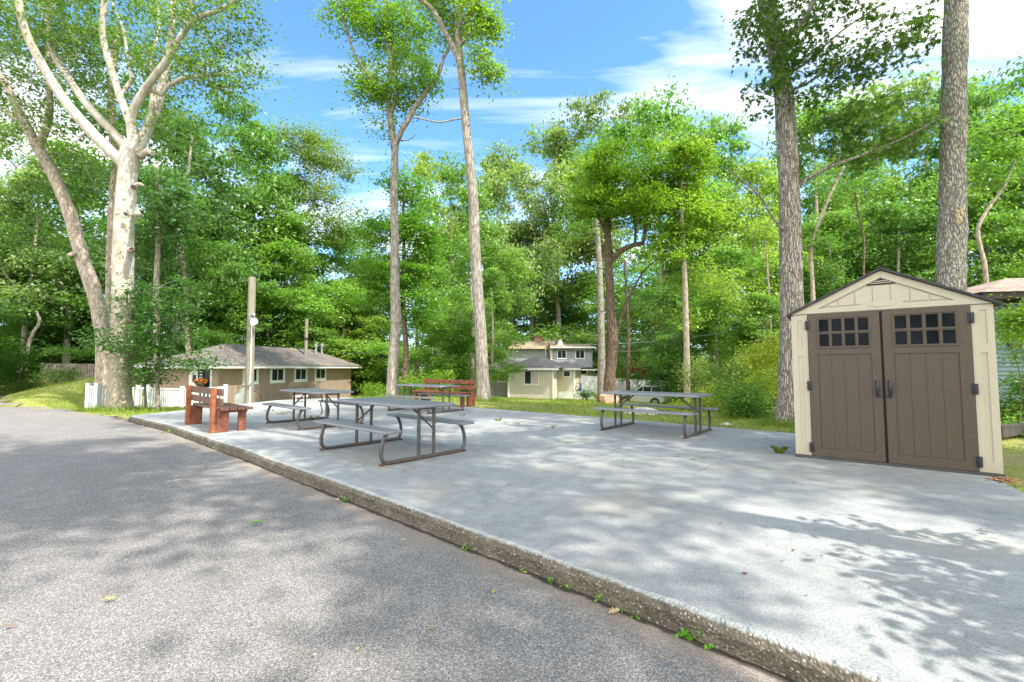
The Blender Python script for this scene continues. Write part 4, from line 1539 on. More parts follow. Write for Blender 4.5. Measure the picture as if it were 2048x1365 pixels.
# white vinyl privacy fence
vf = [P(1141, 783, 41), P(1160, 783, 40.3), P(1193, 786, 40.5), P(1226, 788, 41), P(1261, 790, 41.5), P(1300, 792, 42), P(1340, 794, 42.5)]
vfo = empty('privacy_fence', vf[0], 0, 'solid white vinyl fence between the beige cottage and the white car', 'fence')
o0 = vf[0]
vtop = [748, 751.5, 754.5, 757, 759.5, 762, 764]
for i, p_ in enumerate(vf):
    q_ = p_ - o0
    px_, py_ = [(1141, 748), (1160, 751.5), (1193, 754.5), (1226, 757), (1261, 759.5), (1300, 762), (1340, 764)][i]
    zt = P(px_, py_, p_.y).z - o0.z
    zb = min(q_.z, gz(p_.x, p_.y) - o0.z) - 0.2
    b = MB()
    b.box(q_.x - 0.07, q_.x + 0.07, q_.y - 0.07, q_.y + 0.07, zb, zt + 0.06)
    b.build('post', MAT['white_vinyl'], vfo)
    if i + 1 < len(vf):
        r_ = vf[i + 1] - o0
        px2, py2 = [(1141, 748), (1160, 751.5), (1193, 754.5), (1226, 757), (1261, 759.5), (1300, 762), (1340, 764)][i + 1]
        zt2 = P(px2, py2, vf[i + 1].y).z - o0.z
        zb2 = min(r_.z, gz(vf[i + 1].x, vf[i + 1].y) - o0.z) - 0.2
        a_, c_ = Vector((q_.x, q_.y, 0)), Vector((r_.x, r_.y, 0))
        d_ = (c_ - a_).normalized()
        nn = Vector((-d_.y, d_.x, 0)) * 0.02
        vs = []
        for sgn_ in (-1, 1):
            vs += [a_ + nn * sgn_ + Vector((0, 0, zb)), c_ + nn * sgn_ + Vector((0, 0, zb2)), c_ + nn * sgn_ + Vector((0, 0, zt2)), a_ + nn * sgn_ + Vector((0, 0, zt))]
        b = MB()
        b.add(vs, [(0, 1, 2, 3), (7, 6, 5, 4), (0, 4, 5, 1), (1, 5, 6, 2), (2, 6, 7, 3), (3, 7, 4, 0)])
        b.bar(a_ + Vector((0, 0, zt)), c_ + Vector((0, 0, zt2)), 0.06, 0.10)
        b.build('vinyl_panel', MAT['white_vinyl'], vfo, smooth=False)

# ------------------------------------------------------------------ car
rwp, fwp = P(1311, 814.5, 36.0), P(1259, 811.5, 37.7)
carz = gz(rwp.x, rwp.y)
cdir = Vector((fwp.x - rwp.x, fwp.y - rwp.y, 0)).normalized()
car = empty('white_suv', (rwp.x, rwp.y, rwp.z), math.atan2(cdir.y, cdir.x), 'white sport utility car parked beyond the lawn, seen behind the lone picnic table', 'car')
# local x towards the nose, rear axle at x=0; near side is +y
prof = [(-0.78, 0.42), (-0.86, 0.62), (-0.84, 0.98), (-0.74, 1.10), (2.10, 1.06), (3.30, 0.96), (3.52, 0.80), (3.55, 0.45), (3.45, 0.30), (3.14, 0.30), (3.06, 0.50), (2.92, 0.66), (2.70, 0.73), (2.48, 0.66), (2.34, 0.50), (2.26, 0.30),
        (0.44, 0.30), (0.36, 0.50), (0.22, 0.66), (0.0, 0.73), (-0.22, 0.66), (-0.36, 0.50), (-0.44, 0.32)]
b = MB()
b.prism(prof, -0.92 + 0.85, 0.92 + 0.85 - 0.85 + 0.0)
cb = b
b = MB()
YC = -0.80
b.prism(prof, YC - 0.90, YC + 0.90)
b.build('body', MAT['car_white'], car, bevel=0.05)
b = MB()
cab = [(-0.72, 1.10), (2.12, 1.06), (1.35, 1.60), (0.95, 1.68), (-0.35, 1.66), (-0.58, 1.56)]
n_ = len(cab)
vs = []
for s_, k in ((-1, 1), (1, 1)):
    for x, z in cab:
        inn = 0.86 - (z - 1.06) * 0.30
        vs.append((x, YC + s_ * inn, z))
b.add(vs, [tuple(range(n_)), tuple(range(2 * n_ - 1, n_ - 1, -1))] + [((i + 1) % n_, i, i + n_, (i + 1) % n_ + n_) for i in range(n_)])
b.build('cabin', MAT['car_white'], car, bevel=0.03)
for s_ in (-1, 1):
    for poly in ([(-0.50, 1.16), (0.30, 1.15), (0.30, 1.56), (-0.36, 1.56)], [(0.38, 1.15), (1.05, 1.14), (1.05, 1.56), (0.38, 1.57)], [(1.12, 1.14), (1.80, 1.13), (1.22, 1.54), (1.12, 1.55)]):
        vs = [(x, YC + s_ * (0.86 - (z - 1.06) * 0.30 + 0.012), z) for x, z in poly]
        m_ = MB()
        m_.add(vs, [(0, 1, 2, 3) if s_ < 0 else (3, 2, 1, 0)])
        m_.build('side_window', MAT['glass'], car, smooth=False)
m_ = MB()
m_.add([(2.08, YC - 0.78, 1.12), (2.08, YC + 0.78, 1.12), (1.40, YC + 0.64, 1.585), (1.40, YC - 0.64, 1.585)], [(0, 1, 2, 3)])
m_.build('windscreen', MAT['glass'], car, smooth=False)
m_ = MB()
m_.add([(-0.745, YC + 0.74, 1.14), (-0.745, YC - 0.74, 1.14), (-0.61, YC - 0.62, 1.56), (-0.61, YC + 0.62, 1.56)], [(0, 1, 2, 3)])
m_.build('rear_window', MAT['glass'], car, smooth=False)
for s_ in (-1, 1):
    MB().box(-0.885, -0.62, YC + s_ * 0.80 - 0.112, YC + s_ * 0.80 + 0.112, 0.86, 1.08).build('tail_light', MAT['red_lens'], car, bevel=0.02)
    MB().box(3.20, 3.50, YC + s_ * 0.78 - 0.125, YC + s_ * 0.78 + 0.125, 0.78, 0.92).build('headlight', MAT['headlamp'], car, bevel=0.02)
for x in (0.0, 2.70):
    for s_ in (-1, 1):
        yy = YC + s_ * 0.80
        w_ = MB()
        w_.lathe([(0.20, -0.11), (0.33, -0.11), (0.36, -0.07), (0.36, 0.07), (0.33, 0.11), (0.20, 0.11)], 24, Matrix.Rotation(math.pi / 2, 3, 'X'), (x, yy, 0.36))
        tyre = w_.build('wheel', MAT['rubber'], car)
        r_ = MB()
        r_.lathe([(0.03, -0.125), (0.22, -0.118), (0.225, 0.118), (0.03, 0.125)], 16, Matrix.Rotation(math.pi / 2, 3, 'X'), (x, yy, 0.36))
        r_.build('rim', MAT['alloy'], tyre)
b = MB()
b.box(-0.6, 3.3, YC - 0.80, YC + 0.80, 0.22, 0.44)
b.build('underbody', MAT['rubber'], car)
for s_ in (-1, 1):
    MB().tube([(-0.25, YC + s_ * 0.60, 1.70), (0.95, YC + s_ * 0.60, 1.715)], 0.022, 6).build('roof_rail', MAT['black_metal'], car)
for s_ in (-1, 1):
    MB().box(1.72, 1.88, YC + s_ * 0.98 - 0.09, YC + s_ * 0.98 + 0.09, 1.10, 1.24).build('mirror', MAT['black_plastic'], car, bevel=0.02)

# ------------------------------------------------------------------ small things about
# propane tank
tk = P(487, 806, 17.6)
tko = empty('propane_tank', (tk.x, tk.y, gz(tk.x, tk.y)), 0, 'squat white gas tank at the foot of the wooden pole', 'gas tank')
zt = P(487, 778, 17.6).z - gz(tk.x, tk.y)
zs = P(487, 785, 17.6).z - gz(tk.x, tk.y)
MB().lathe([(0.26, 0.0), (0.30, 0.08), (0.31, zs - 0.22), (0.29, zs - 0.10), (0.22, zs - 0.02), (0.12, zs)], 20).build('tank', MAT['tank_white'], tko)
MB().lathe([(0.15, zs - 0.03), (0.155, zt), (0.14, zt), (0.135, zs - 0.02)], 18).build('collar', MAT['tank_white'], tko)
ho = MB()
hp_ = [(496, 782), (512, 784), (520, 790), (523, 800), (521, 808)]
ho.tube([P(x, y, 17.2) - Vector(tko.location) for x, y in hp_], 0.016, 6)
ho.build('hose', MAT['black_metal'], tko)
# stone slab stool behind the second table
sp2 = P(601, 799, 16.4)
sto = empty('stone_seat', (sp2.x, sp2.y, 0), 0.3, 'low grey stone seat on the pad edge in front of the brown building', 'stool')
MB().box(-0.24, 0.24, -0.15, 0.15, 0.16, 0.24).build('seat', MAT['rock'], sto, bevel=0.02)
for x in (-0.16, 0.16):
    MB().box(x - 0.05, x + 0.05, -0.11, 0.11, 0, 0.16).build('leg', MAT['rock'], sto, bevel=0.01)
# blue garden chair by the cottage
bc = P(1147.5, 793, 31)
bcz = P(1147, 782, 31).z
bch = empty('garden_chair', (bc.x, bc.y, bcz - 0.05), math.radians(25), 'dark blue garden chair at the right corner of the beige cottage', 'chair')
b = MB()
for i in range(5):
    b.bar((-0.22 + i * 0.11, 0.18, 0.30), (-0.26 + i * 0.13, 0.42, 0.95), 0.09, 0.02, (0, 1, 0))
b.build('backrest', MAT['blue_paint'], bch, smooth=False)
b = MB()
for i in range(5):
    b.box(-0.27, 0.27, -0.38 + i * 0.115, -0.28 + i * 0.115, 0.34 - i * 0.012, 0.36 - i * 0.012)
b.build('seat', MAT['blue_paint'], bch, smooth=False)
for s_ in (-1, 1):
    MB().box(s_ * 0.33 - 0.055, s_ * 0.33 + 0.055, -0.46, 0.28, 0.54, 0.56).build('armrest', MAT['blue_paint'], bch)
    MB().box(s_ * 0.30 - 0.03, s_ * 0.30 + 0.03, -0.42, -0.33, -0.35, 0.54).build('leg', MAT['blue_paint'], bch)
    MB().bar((s_ * 0.30, -0.40, 0.30), (s_ * 0.30, 0.50, -0.30), 0.03, 0.10).build('leg', MAT['blue_paint'], bch)


def rock(name, c, s, label, cat, m, seed, n=18, flat=1.0):
    b = MB()
    vs, fs = [], []
    R_ = n // 2
    for i in range(R_ + 1):
        t = math.pi * i / R_
        for k in range(n):
            a = 2 * math.pi * k / n
            d = Vector((math.sin(t) * math.cos(a), math.sin(t) * math.sin(a), math.cos(t)))
            r = 1 + 0.28 * mnoise.noise(d * 1.6 + Vector((seed, 0, 0))) + 0.12 * mnoise.noise(d * 4 + Vector((0, seed, 0)))
            vs.append((d.x * s[0] * r, d.y * s[1] * r, d.z * s[2] * r))
    for i in range(R_):
        for k in range(n):
            a = i * n + k
            c_ = i * n + (k + 1) % n
            fs.append((a, a + n, c_ + n, c_))
    b.add(vs, fs)
    o = b.build(name, m, angle=60)
    o.location = c
    return tag(o, label, cat)


q_ = P(1219, 806, 20.5)
stp = empty('cut_log', (q_.x, q_.y, P(1219, 802, 20.5).z), 0.4, 'cut log with a pale pinkish face on the lawn left of the lone picnic table', 'log')
b = MB()
ringp = []
for k in range(22):
    a = 2 * math.pi * k / 22
    ringp.append(0.36 * (1 + 0.10 * math.sin(3 * a) + 0.06 * math.sin(5 * a + 1)))
vs = []
for yy, sc_ in ((-0.16, 1.0), (0.22, 1.05)):
    for k in range(22):
        a = 2 * math.pi * k / 22
        vs.append((ringp[k] * sc_ * math.cos(a), yy, ringp[k] * sc_ * math.sin(a)))
b.add(vs, [tuple(range(22)), tuple(range(43, 21, -1))] + [((k + 1) % 22, k, k + 22, (k + 1) % 22 + 22) for k in range(22)], 0)
b.build('log_wood', MAT['stump'], stp)
MB().tube([(0, 0.23, 0), (0.02, 0.5, -0.05)], [0.385, 0.36], 18).build('log_bark', MAT['bark_brown'], stp)
q_ = P(1282, 830, 13.5)
rock('pale_boulder', (q_.x, q_.y, gz(q_.x, q_.y) + 0.02), (0.55, 0.22, 0.17), 'long pale rock lying in the grass behind the lone picnic table', 'rock', MAT['rock'], 3)
q_ = P(1452, 854, 10.9)
rock('pale_boulder', (q_.x, q_.y, gz(q_.x, q_.y) + 0.02), (0.13, 0.07, 0.05), 'small tan stone at the pad edge left of the ridged oak trunk', 'rock', MAT['rock'], 8)
# pile of bark chips at the shed corner
q_ = G(2012, 963)
b = MB()
rg = random.Random(9)
for i in range(60):
    r_ = rg.gauss(0, 0.055)
    c_ = Vector((rg.gauss(0, 0.075), rg.gauss(0, 0.045), abs(rg.gauss(0.012, 0.012))))
    b.obox(c_, (rg.uniform(0.03, 0.09), rg.uniform(0.01, 0.03), 0.006), Matrix.Rotation(rg.uniform(0, 6.28), 3, 'Z') @ Matrix.Rotation(rg.uniform(-0.5, 0.5), 3, 'X') @ Matrix.Rotation(rg.uniform(-0.4, 0.4), 3, 'Y'))
o = b.build('bark_debris', MAT['bark_chip'], smooth=False)
o.location = (q_.x, q_.y, 0)
tag(o, 'small heap of orange brown bark bits at the right foot of the shed', 'bark debris')
# wires
for k, (pa, pb_, lab) in enumerate(((P(1098, 688, 36), P(1600, 640, 24), 'overhead cable sagging past the trees from the short brown pole, the upper one'),
                                    (P(1098, 700, 36), P(1620, 672, 24), 'overhead cable sagging past the trees from the short brown pole, the lower one'),
                                    (P(612, 680, 30), P(760, 700, 34), 'thin overhead cable from the slim pole past the two roof vents'))):
    b = MB()
    b.tube([pa.lerp(pb_, t / 16) - Vector((0, 0, 0.5 * math.sin(math.pi * t / 16))) for t in range(17)], 0.016, 5)
    tag(b.build('overhead_cable', MAT['black_metal'] if k else MAT['galv']), lab, 'cable')

# ------------------------------------------------------------------ trees


def catmull(pts, seg):
    pts = [Vector(p) for p in pts]
    out = []
    n = len(pts)
    for i in range(n - 1):
        p0 = pts[max(i - 1, 0)]; p1 = pts[i]; p2 = pts[i + 1]; p3 = pts[min(i + 2, n - 1)]
        m = max(1, int((p2 - p1).length / seg))
        for k in range(m):
            t = k / m
            out.append((0.5 * ((2 * p1) + (-p0 + p2) * t + (2 * p0 - 5 * p1 + 4 * p2 - p3) * t * t + (-p0 + 3 * p1 - 3 * p2 + p3) * t ** 3), i + t))
    out.append((pts[-1], n - 1))
    return out


def leaves(centers, normals, L, v, rng, oak=False, wr=0.55):
    """leaf-sized faces: centres (N,3), normals (N,3), lengths (N)"""
    n = len(centers)
    nr = normals / (np.linalg.norm(normals, axis=1, keepdims=True) + 1e-9)
    t = rng.normal(size=(n, 3))
    t -= nr * (t * nr).sum(1, keepdims=True)
    t /= np.linalg.norm(t, axis=1, keepdims=True) + 1e-9
    b = np.cross(nr, t)
    L = np.asarray(L)[:, None]
    if not oak:
        V = np.stack([centers - t * L * 0.5, centers + b * L * wr * 0.5 - t * L * 0.05 + nr * L * 0.06,
                      centers + t * L * 0.5 - nr * L * 0.08, centers - b * L * wr * 0.5 - t * L * 0.05 + nr * L * 0.06], 1).reshape(-1, 3)
        return V, np.arange(4 * n), 4, v
    # lobed leaf: a star outline in one polygon
    a = [(-0.5, 0), (-0.18, 0.10), (-0.20, 0.36), (0.0, 0.12), (0.16, 0.40), (0.20, 0.12), (0.5, 0.02), (0.20, -0.12), (0.14, -0.42), (-0.02, -0.12), (-0.22, -0.34), (-0.18, -0.08)]
    V = np.stack([centers + t * L * p + b * L * q + nr * L * (-0.25 * abs(q) * abs(q) - 0.1 * p * p) for p, q in a], 1).reshape(-1, 3)
    return V, np.arange(len(a) * n), len(a), v


def clump_leaves(cl, rng, k, rad, L, flat=0.55, droop=0.0, oak=False, upbias=0.8, vb=0.0):
    cl = np.asarray(cl, float)
    n = len(cl)
    kk = rng.integers(int(k * 0.6), int(k * 1.4) + 1, n)
    idx = np.repeat(np.arange(n), kk)
    off = np.clip(rng.normal(size=(len(idx), 3)), -1.9, 1.9) * 0.5
    cr = rad * rng.uniform(0.55, 1.5, n)
    off *= cr[idx][:, None]
    # sprays: longer one way than the other
    sa = rng.uniform(0, 3.14, n)[idx]
    st_ = rng.uniform(1.0, 1.75, n)[idx]
    ca_, sa_ = np.cos(sa), np.sin(sa)
    al_, ac_ = (off[:, 0] * ca_ + off[:, 1] * sa_) * st_, (-off[:, 0] * sa_ + off[:, 1] * ca_) / st_ ** 0.5
    off[:, 0], off[:, 1] = al_ * ca_ - ac_ * sa_, al_ * sa_ + ac_ * ca_
    off[:, 2] *= flat
    off[:, 2] -= droop * (off[:, 0] ** 2 + off[:, 1] ** 2)
    c = cl[idx] + off
    nrm = rng.normal(size=(len(idx), 3)) * 0.75
    nrm[:, 2] = np.abs(nrm[:, 2]) + upbias
    nrm += off / (rad + 1e-6) * 0.4
    Ls = L * rng.uniform(0.65, 1.3, len(idx))
    v = np.clip(rng.uniform(0, 1, n)[idx] * 0.40 + rng.uniform(0, 1, len(idx)) ** 1.3 * 0.65 + vb, 0, 1)
    return leaves(c, nrm, Ls, v, rng, oak)


class Tree:
    def __init__(self, seed):
        self.pos, self.par, self.fix = [], [], []
        self.flare = None
        self.seen = False
        self.rng = np.random.default_rng(seed)
        self.nf = 0
        self.tips = []

    def limb(self, pts, r0, r1, seg=0.35, attach=True):
        if self.seen:
            q0 = Vector(pts[0])
            k = abs(q0.y) / max(0.1, math.hypot(q0.x, q0.y))
            r0, r1 = r0 * k, r1 * k
        sm = catmull(pts, seg)
        n = len(sm)
        prev = -1
        if attach and self.pos:
            d = np.linalg.norm(np.array(self.pos) - np.array(pts[0]), axis=1)
            prev = int(d.argmin())
        for i, (p, u) in enumerate(sm):
            f = i / max(1, n - 1)
            if i == 0 and prev >= 0 and (Vector(self.pos[prev]) - p).length < 0.02:
                continue
            self.pos.append(tuple(p)); self.par.append(prev); self.fix.append(r0 + (r1 - r0) * f)
            prev = len(self.pos) - 1
        self.tips.append(prev)

    def grow(self, targets, seg=0.5, bow=0.08, start=0, skip=0.0):
        """join every leaf clump to the nearest wood"""
        if not len(targets):
            return
        T = np.asarray(targets, float)
        base = np.array(self.pos)
        d0 = np.array([np.linalg.norm(base - t, axis=1).min() for t in T])
        order = d0.argsort()
        cap = len(self.pos) + len(T) * 24 + 50
        P_ = np.zeros((cap, 3)); P_[:len(base)] = base
        n = len(base)
        ok = np.ones(cap, bool)
        if skip:
            z0 = base[:, 2].min()
            ok[:n] = base[:, 2] > z0 + skip
            if not ok[:n].any():
                ok[:n] = True
        for ti in order:
            t = T[ti]
            dv = P_[:n] - t
            dist = np.linalg.norm(dv, axis=1) + 1e-6
            cost = dist * (1 + 0.9 * np.maximum(0, dv[:, 2] / dist)) + (~ok[:n]) * 1e3
            q = int(cost.argmin())
            a, L = Vector(P_[q]), dist[q]
            bvec = Vector(t)
            m = max(1, min(22, int(L / seg)))
            prev = q
            jit = self.rng.normal(size=(m, 3)) * 0.06 * min(1.0, L)
            for i in range(1, m + 1):
                f = i / m
                p = a.lerp(bvec, f) + Vector((0, 0, bow * L * math.sin(math.pi * f)))
                if i < m:
                    p += Vector(jit[i - 1])
                if n >= cap:
                    break
                P_[n] = p
                self.pos.append(tuple(p)); self.par.append(prev); self.fix.append(0.0)
                prev = n
                n += 1

    def wood(self, name, m, parent, origin, tip=0.008, minr=0.0, rough=0.06, power=2.3, cap=0.72):
        n = len(self.pos)
        acc = np.zeros(n)
        kids_ = [[] for _ in range(n)]
        r = np.zeros(n)
        for i in range(n - 1, -1, -1):
            rr_ = acc[i] ** (1 / power) if acc[i] > 0 else tip
            r[i] = max(self.fix[i], rr_) if not self.fix[i] else self.fix[i]
            if self.par[i] >= 0:
                acc[self.par[i]] += r[i] ** power if not self.fix[i] else 0
                kids_[self.par[i]].append(i)
        for i in range(n):
            if self.par[i] >= 0 and not self.fix[i]:
                r[i] = min(r[i], r[self.par[i]] * (cap if len(kids_[self.par[i]]) > 1 else 0.99))
        V, Fq, off = [], [], 0
        P_ = np.array(self.pos) - np.array(origin)
        starts = [i for i in range(n) if self.par[i] < 0]
        stack = [(s, None) for s in starts]
        while stack:
            s, p0 = stack.pop()
            chain = [s] if p0 is None else [p0, s]
            while kids_[chain[-1]]:
                ks = sorted(kids_[chain[-1]], key=lambda k: -r[k])
                for k in ks[1:]:
                    stack.append((k, chain[-1]))
                chain.append(ks[0])
            if len(chain) < 2:
                continue
            rs = r[chain].copy()
            if p0 is not None:
                rs[0] = min(rs[0], rs[1] * 1.15)
            if rs.max() < minr:
                continue
            sides = 16 if rs.max() > 0.14 else (9 if rs.max() > 0.05 else 5)
            pts_ = P_[chain]
            tg = np.gradient(pts_, axis=0)
            tg /= np.linalg.norm(tg, axis=1, keepdims=True) + 1e-9
            ref = np.array([1.0, 0.2, 0.1]) if abs(tg[0][2]) > 0.7 else np.array([0, 0, 1.0])
            sv_ = np.cross(tg[0], ref); sv_ /= np.linalg.norm(sv_)
            an = np.arange(sides) * 2 * math.pi / sides
            for i in range(len(chain)):
                sv_ = sv_ - tg[i] * (sv_ @ tg[i]); sv_ /= np.linalg.norm(sv_) + 1e-9
                uv = np.cross(tg[i], sv_)
                rad = np.full(sides, rs[i])
                if rs[i] > 0.05:
                    for k in range(sides):
                        d = sv_ * math.cos(an[k]) + uv * math.sin(an[k])
                        pp = pts_[i] + d * rs[i]
                        rad[k] *= 1 + rough * 1.6 * mnoise.noise(Vector(pp) * (0.9 / max(0.1, rs[i]) * 0.3)) + rough * mnoise.noise(Vector(pp) * 4.5)
                if self.flare and p0 is None:
                    h = pts_[i][2] - pts_[0][2]
                    fl_ = self.flare[0] * math.exp(-max(0, h) / self.flare[1])
                    rad *= 1 + fl_ * (0.75 + 0.45 * np.sin(an * 4 + 0.7) + 0.2 * np.sin(an * 7))
                V.append(pts_[i] + (np.outer(np.cos(an), sv_) + np.outer(np.sin(an), uv)) * rad[:, None])
            nring = len(chain)
            if rs[-1] > 0.02:
                V.append(pts_[-1] + (V[-1] - pts_[-1]) * 0.02 - tg[-1] * rs[-1] * 0.15)
                nring += 1
            for i in range(nring - 1):
                a = off + i * sides + np.arange(sides)
                b_ = off + i * sides + (np.arange(sides) + 1) % sides
                Fq.append(np.stack([a, b_, b_ + sides, a + sides], 1))
            off += nring * sides
        V = np.concatenate(V); Fq = np.concatenate(Fq)
        me = mesh_np(name, V, Fq.ravel(), 4, m, True)
        return obj(name, me, parent)


def blob_points(blobs, rng):
    """blobs: (centre, (rx,ry,rz), count): clump centres thinned towards the middle"""
    out = []
    for c, r, n in blobs:
        d = rng.normal(size=(n, 3))
        d /= np.linalg.norm(d, axis=1, keepdims=True)
        u = rng.uniform(0.05, 1, n) ** (1 / 2.6)
        out.append(np.array(c) + d * u[:, None] * np.array(r))
    return np.concatenate(out)


def crown_obj(name, parts, parent, origin, color, m=None):
    V = np.concatenate([p[0] for p in parts]) - np.array(origin)
    me = mesh_np(name, V, np.concatenate([p[1] for p in parts]), parts[0][2], m or MAT['leaf'])
    fattr(me, 'v', np.concatenate([p[3] for p in parts]))
    o = obj(name, me, parent)
    o.color = (*color, 1)
    return o


DEEP = (0.068, 0.135, 0.032)
MID = (0.088, 0.178, 0.045)
BRI = (0.122, 0.225, 0.050)
YEL = (0.168, 0.250, 0.050)
BLU = (0.085, 0.165, 0.065)
PAL = (0.140, 0.205, 0.085)
OLV = (0.125, 0.185, 0.055)

# ---- hero trees: limbs traced in the photo and set at their own distances


def PP(l, Y, dy=None):
    out = []
    for i, q_ in enumerate(l):
        yy = Y if dy is None else Y + dy * i / (len(l) - 1)
        if len(q_) > 2:
            yy = Y + q_[2]
        out.append(P(q_[0], q_[1], yy))
    return out


def px2m(px, Y):
    return px / F * Y


def hero(name, base, seed, label, cat='tree'):
    o = empty(name, base, 0, label, cat)
    t = Tree(seed)
    t.seen = True
    t.o = o
    t.base = Vector(base)
    return t


def blob(px, py, Y, rx, ry, n, rd=None):
    """an ellipsoid of clumps seen at (px,py), radii in photo pixels, depth radius in metres"""
    c = P(px, py, Y)
    r1, r2 = px2m(rx, Y), px2m(ry, Y)
    return (c, (r1, rd if rd else r1 * 0.9, r2), n)


# the big pale trunk on the left
b0 = P(240, 825, 14.9)
t = hero('pale_trunk_tree', (b0.x, b0.y, gz(b0.x, b0.y)), 21, 'massive pale barked tree with a scarred trunk behind the picket fence corner')
t.flare = (0.32, 0.40)
Yw = 14.9
t.limb([(b0.x, b0.y, gz(b0.x, b0.y) - 0.15)] + PP([(240, 740), (246, 640), (245, 560), (247, 480), (252, 400), (257, 340), (262, 305), (268, 285)], Yw), 0.40, 0.36, 0.22)
for l, r0, r1, dy in (
        ([(250, 330), (223, 305), (172, 253), (121, 190), (73, 110), (48, 55), (37, 0), (28, -90), (5, -200)], 0.24, 0.07, -1.5),
        ([(258, 305), (231, 270), (176, 212), (135, 154), (106, 106), (95, 48), (104, 0), (112, -110), (130, -220)], 0.19, 0.06, 1.8),
        ([(266, 300), (271, 278), (253, 227), (238, 187), (220, 128), (205, 66), (209, 0), (214, -100), (200, -210)], 0.17, 0.06, -0.6),
        ([(240, 192), (250, 178), (262, 161), (256, 117), (245, 55), (223, 0), (215, -70)], 0.075, 0.03, 0.9),
        ([(275, 305), (289, 272), (312, 216), (328, 157), (339, 92), (345, 37), (347, -20), (365, -140)], 0.22, 0.06, 1.6),
        ([(268, 290), (262, 234), (293, 176), (337, 117), (370, 59), (392, 37), (447, 18), (490, -14), (560, -60)], 0.19, 0.045, -1.2),
        ([(372, 60), (378, 25), (384, 0), (400, -80), (430, -170)], 0.10, 0.04, -0.5),
        ([(322, 190), (340, 168), (366, 157), (414, 152), (469, 143)], 0.10, 0.025, -0.5),
        ([(300, 240), (306, 180), (304, 120), (318, 50), (310, -30)], 0.11, 0.04, 2.2)):
    t.limb(PP(l, Yw, dy), r0, r1, 0.3)
# knots and stubs on the trunk
t.limb(PP([(283, 312), (296, 302, -0.2), (306, 309, -0.35)], Yw), 0.12, 0.11, 0.1)
t.limb(PP([(268, 430), (276, 426, -0.4), (277, 432, -0.52)], Yw), 0.10, 0.095, 0.1)
t.limb(PP([(262, 500), (263, 500, -0.35), (263, 501, -0.46)], Yw), 0.14, 0.12, 0.1)
t.limb(PP([(235, 540), (226, 535, -0.2), (220, 536, -0.25)], Yw), 0.12, 0.07, 0.1)
t.limb(PP([(268, 372), (280, 368), (288, 372)], Yw), 0.11, 0.06, 0.1)
bl = [blob(60, 60, 15, 120, 90, 34), blob(180, 40, 16.2, 120, 90, 40), blob(300, 60, 15, 120, 100, 34), blob(420, 60, 14, 110, 80, 34), blob(420, 155, 14.2, 75, 28, 14),
      blob(140, 190, 16.5, 130, 75, 36), blob(60, 270, 17, 100, 60, 16), blob(180, 310, 17, 80, 60, 16), blob(330, 190, 16.4, 70, 60, 14),
      blob(260, -120, 15, 280, 110, 90), blob(60, -100, 14.5, 160, 100, 40), blob(470, -60, 13.6, 90, 60, 26), blob(500, 140, 13.8, 18, 16, 5)]
tg_ = blob_points(bl, t.rng)
t.grow(tg_, 0.45, 0.06, skip=5.0)
t.wood('trunk', MAT['bark_pale'], t.o, t.base, tip=0.011, rough=0.07)
tgl = np.concatenate([tg_, np.array([tuple(P(271, 447, 14.35)), tuple(P(305, 232, 14.3)), tuple(P(300, 245, 14.2))])])
crown_obj('crown', [clump_leaves(tgl, t.rng, 66, 0.56, 0.125, 0.6)], t.o, t.base, (0.105, 0.175, 0.050))
# dark hollows on the trunk
for px_, py_, r_ in ((263, 500, 0.085), (266, 375, 0.07), (250, 428, 0.05)):
    c_ = P(px_, py_, 14.40 if r_ > 0.06 else 14.5) - t.base
    b = MB()
    b.lathe([(r_, -0.05), (r_ * 1.1, 0.0), (r_ * 0.9, 0.02), (r_ * 0.4, -0.01)], 12, Matrix.Rotation(math.radians(92), 3, 'X'), c_)
    b.build('knot_hole', MAT['bark_brown'], t.o)

# second leaning trunk
b0 = P(206, 812, 17.3)
zb = gz(b0.x, b0.y)
t = hero('leaning_tree', (b0.x, b0.y, zb), 22, 'grey forked tree leaning left behind the massive pale trunk')
t.flare = (0.35, 0.4)
t.limb([(b0.x, b0.y, zb - 0.15)] + PP([(209, 740), (206, 670), (190, 590), (163, 512), (140, 430), (112, 360), (85, 310), (72, 285)], 17.3), 0.36, 0.26, 0.25)
for l, r0, r1, dy in (([(75, 300), (55, 255), (38, 225), (15, 175), (-20, 120), (-60, 40), (-120, -60)], 0.24, 0.08, -0.6),
                      ([(70, 285), (45, 250), (10, 222), (-40, 195), (-110, 150)], 0.18, 0.07, 0.9),
                      ([(78, 290), (95, 250), (100, 205), (96, 160), (98, 110), (90, 40), (100, -60)], 0.20, 0.06, 0.6),
                      ([(158, 515), (146, 508, -0.3), (136, 512, -0.45)], 0.16, 0.10, None)):
    t.limb(PP(l, 17.3, dy), r0, r1, 0.3)
bl = [blob(-20, 120, 17.5, 120, 120, 40), blob(40, 200, 18.5, 90, 60, 14), blob(90, 20, 18, 120, 90, 34), blob(-80, 0, 17, 140, 120, 40), blob(120, 370, 19.5, 60, 50, 14), blob(170, 450, 20, 50, 60, 12), blob(60, 470, 20, 60, 60, 12)]
tg_ = blob_points(bl, t.rng)
t.grow(tg_, 0.5, 0.05, skip=5.0)
t.wood('trunk', MAT['bark_tan'], t.o, t.base, rough=0.07)
crown_obj('crown', [clump_leaves(tg_, t.rng, 66, 0.64, 0.15, 0.6)], t.o, t.base, (0.075, 0.150, 0.035))
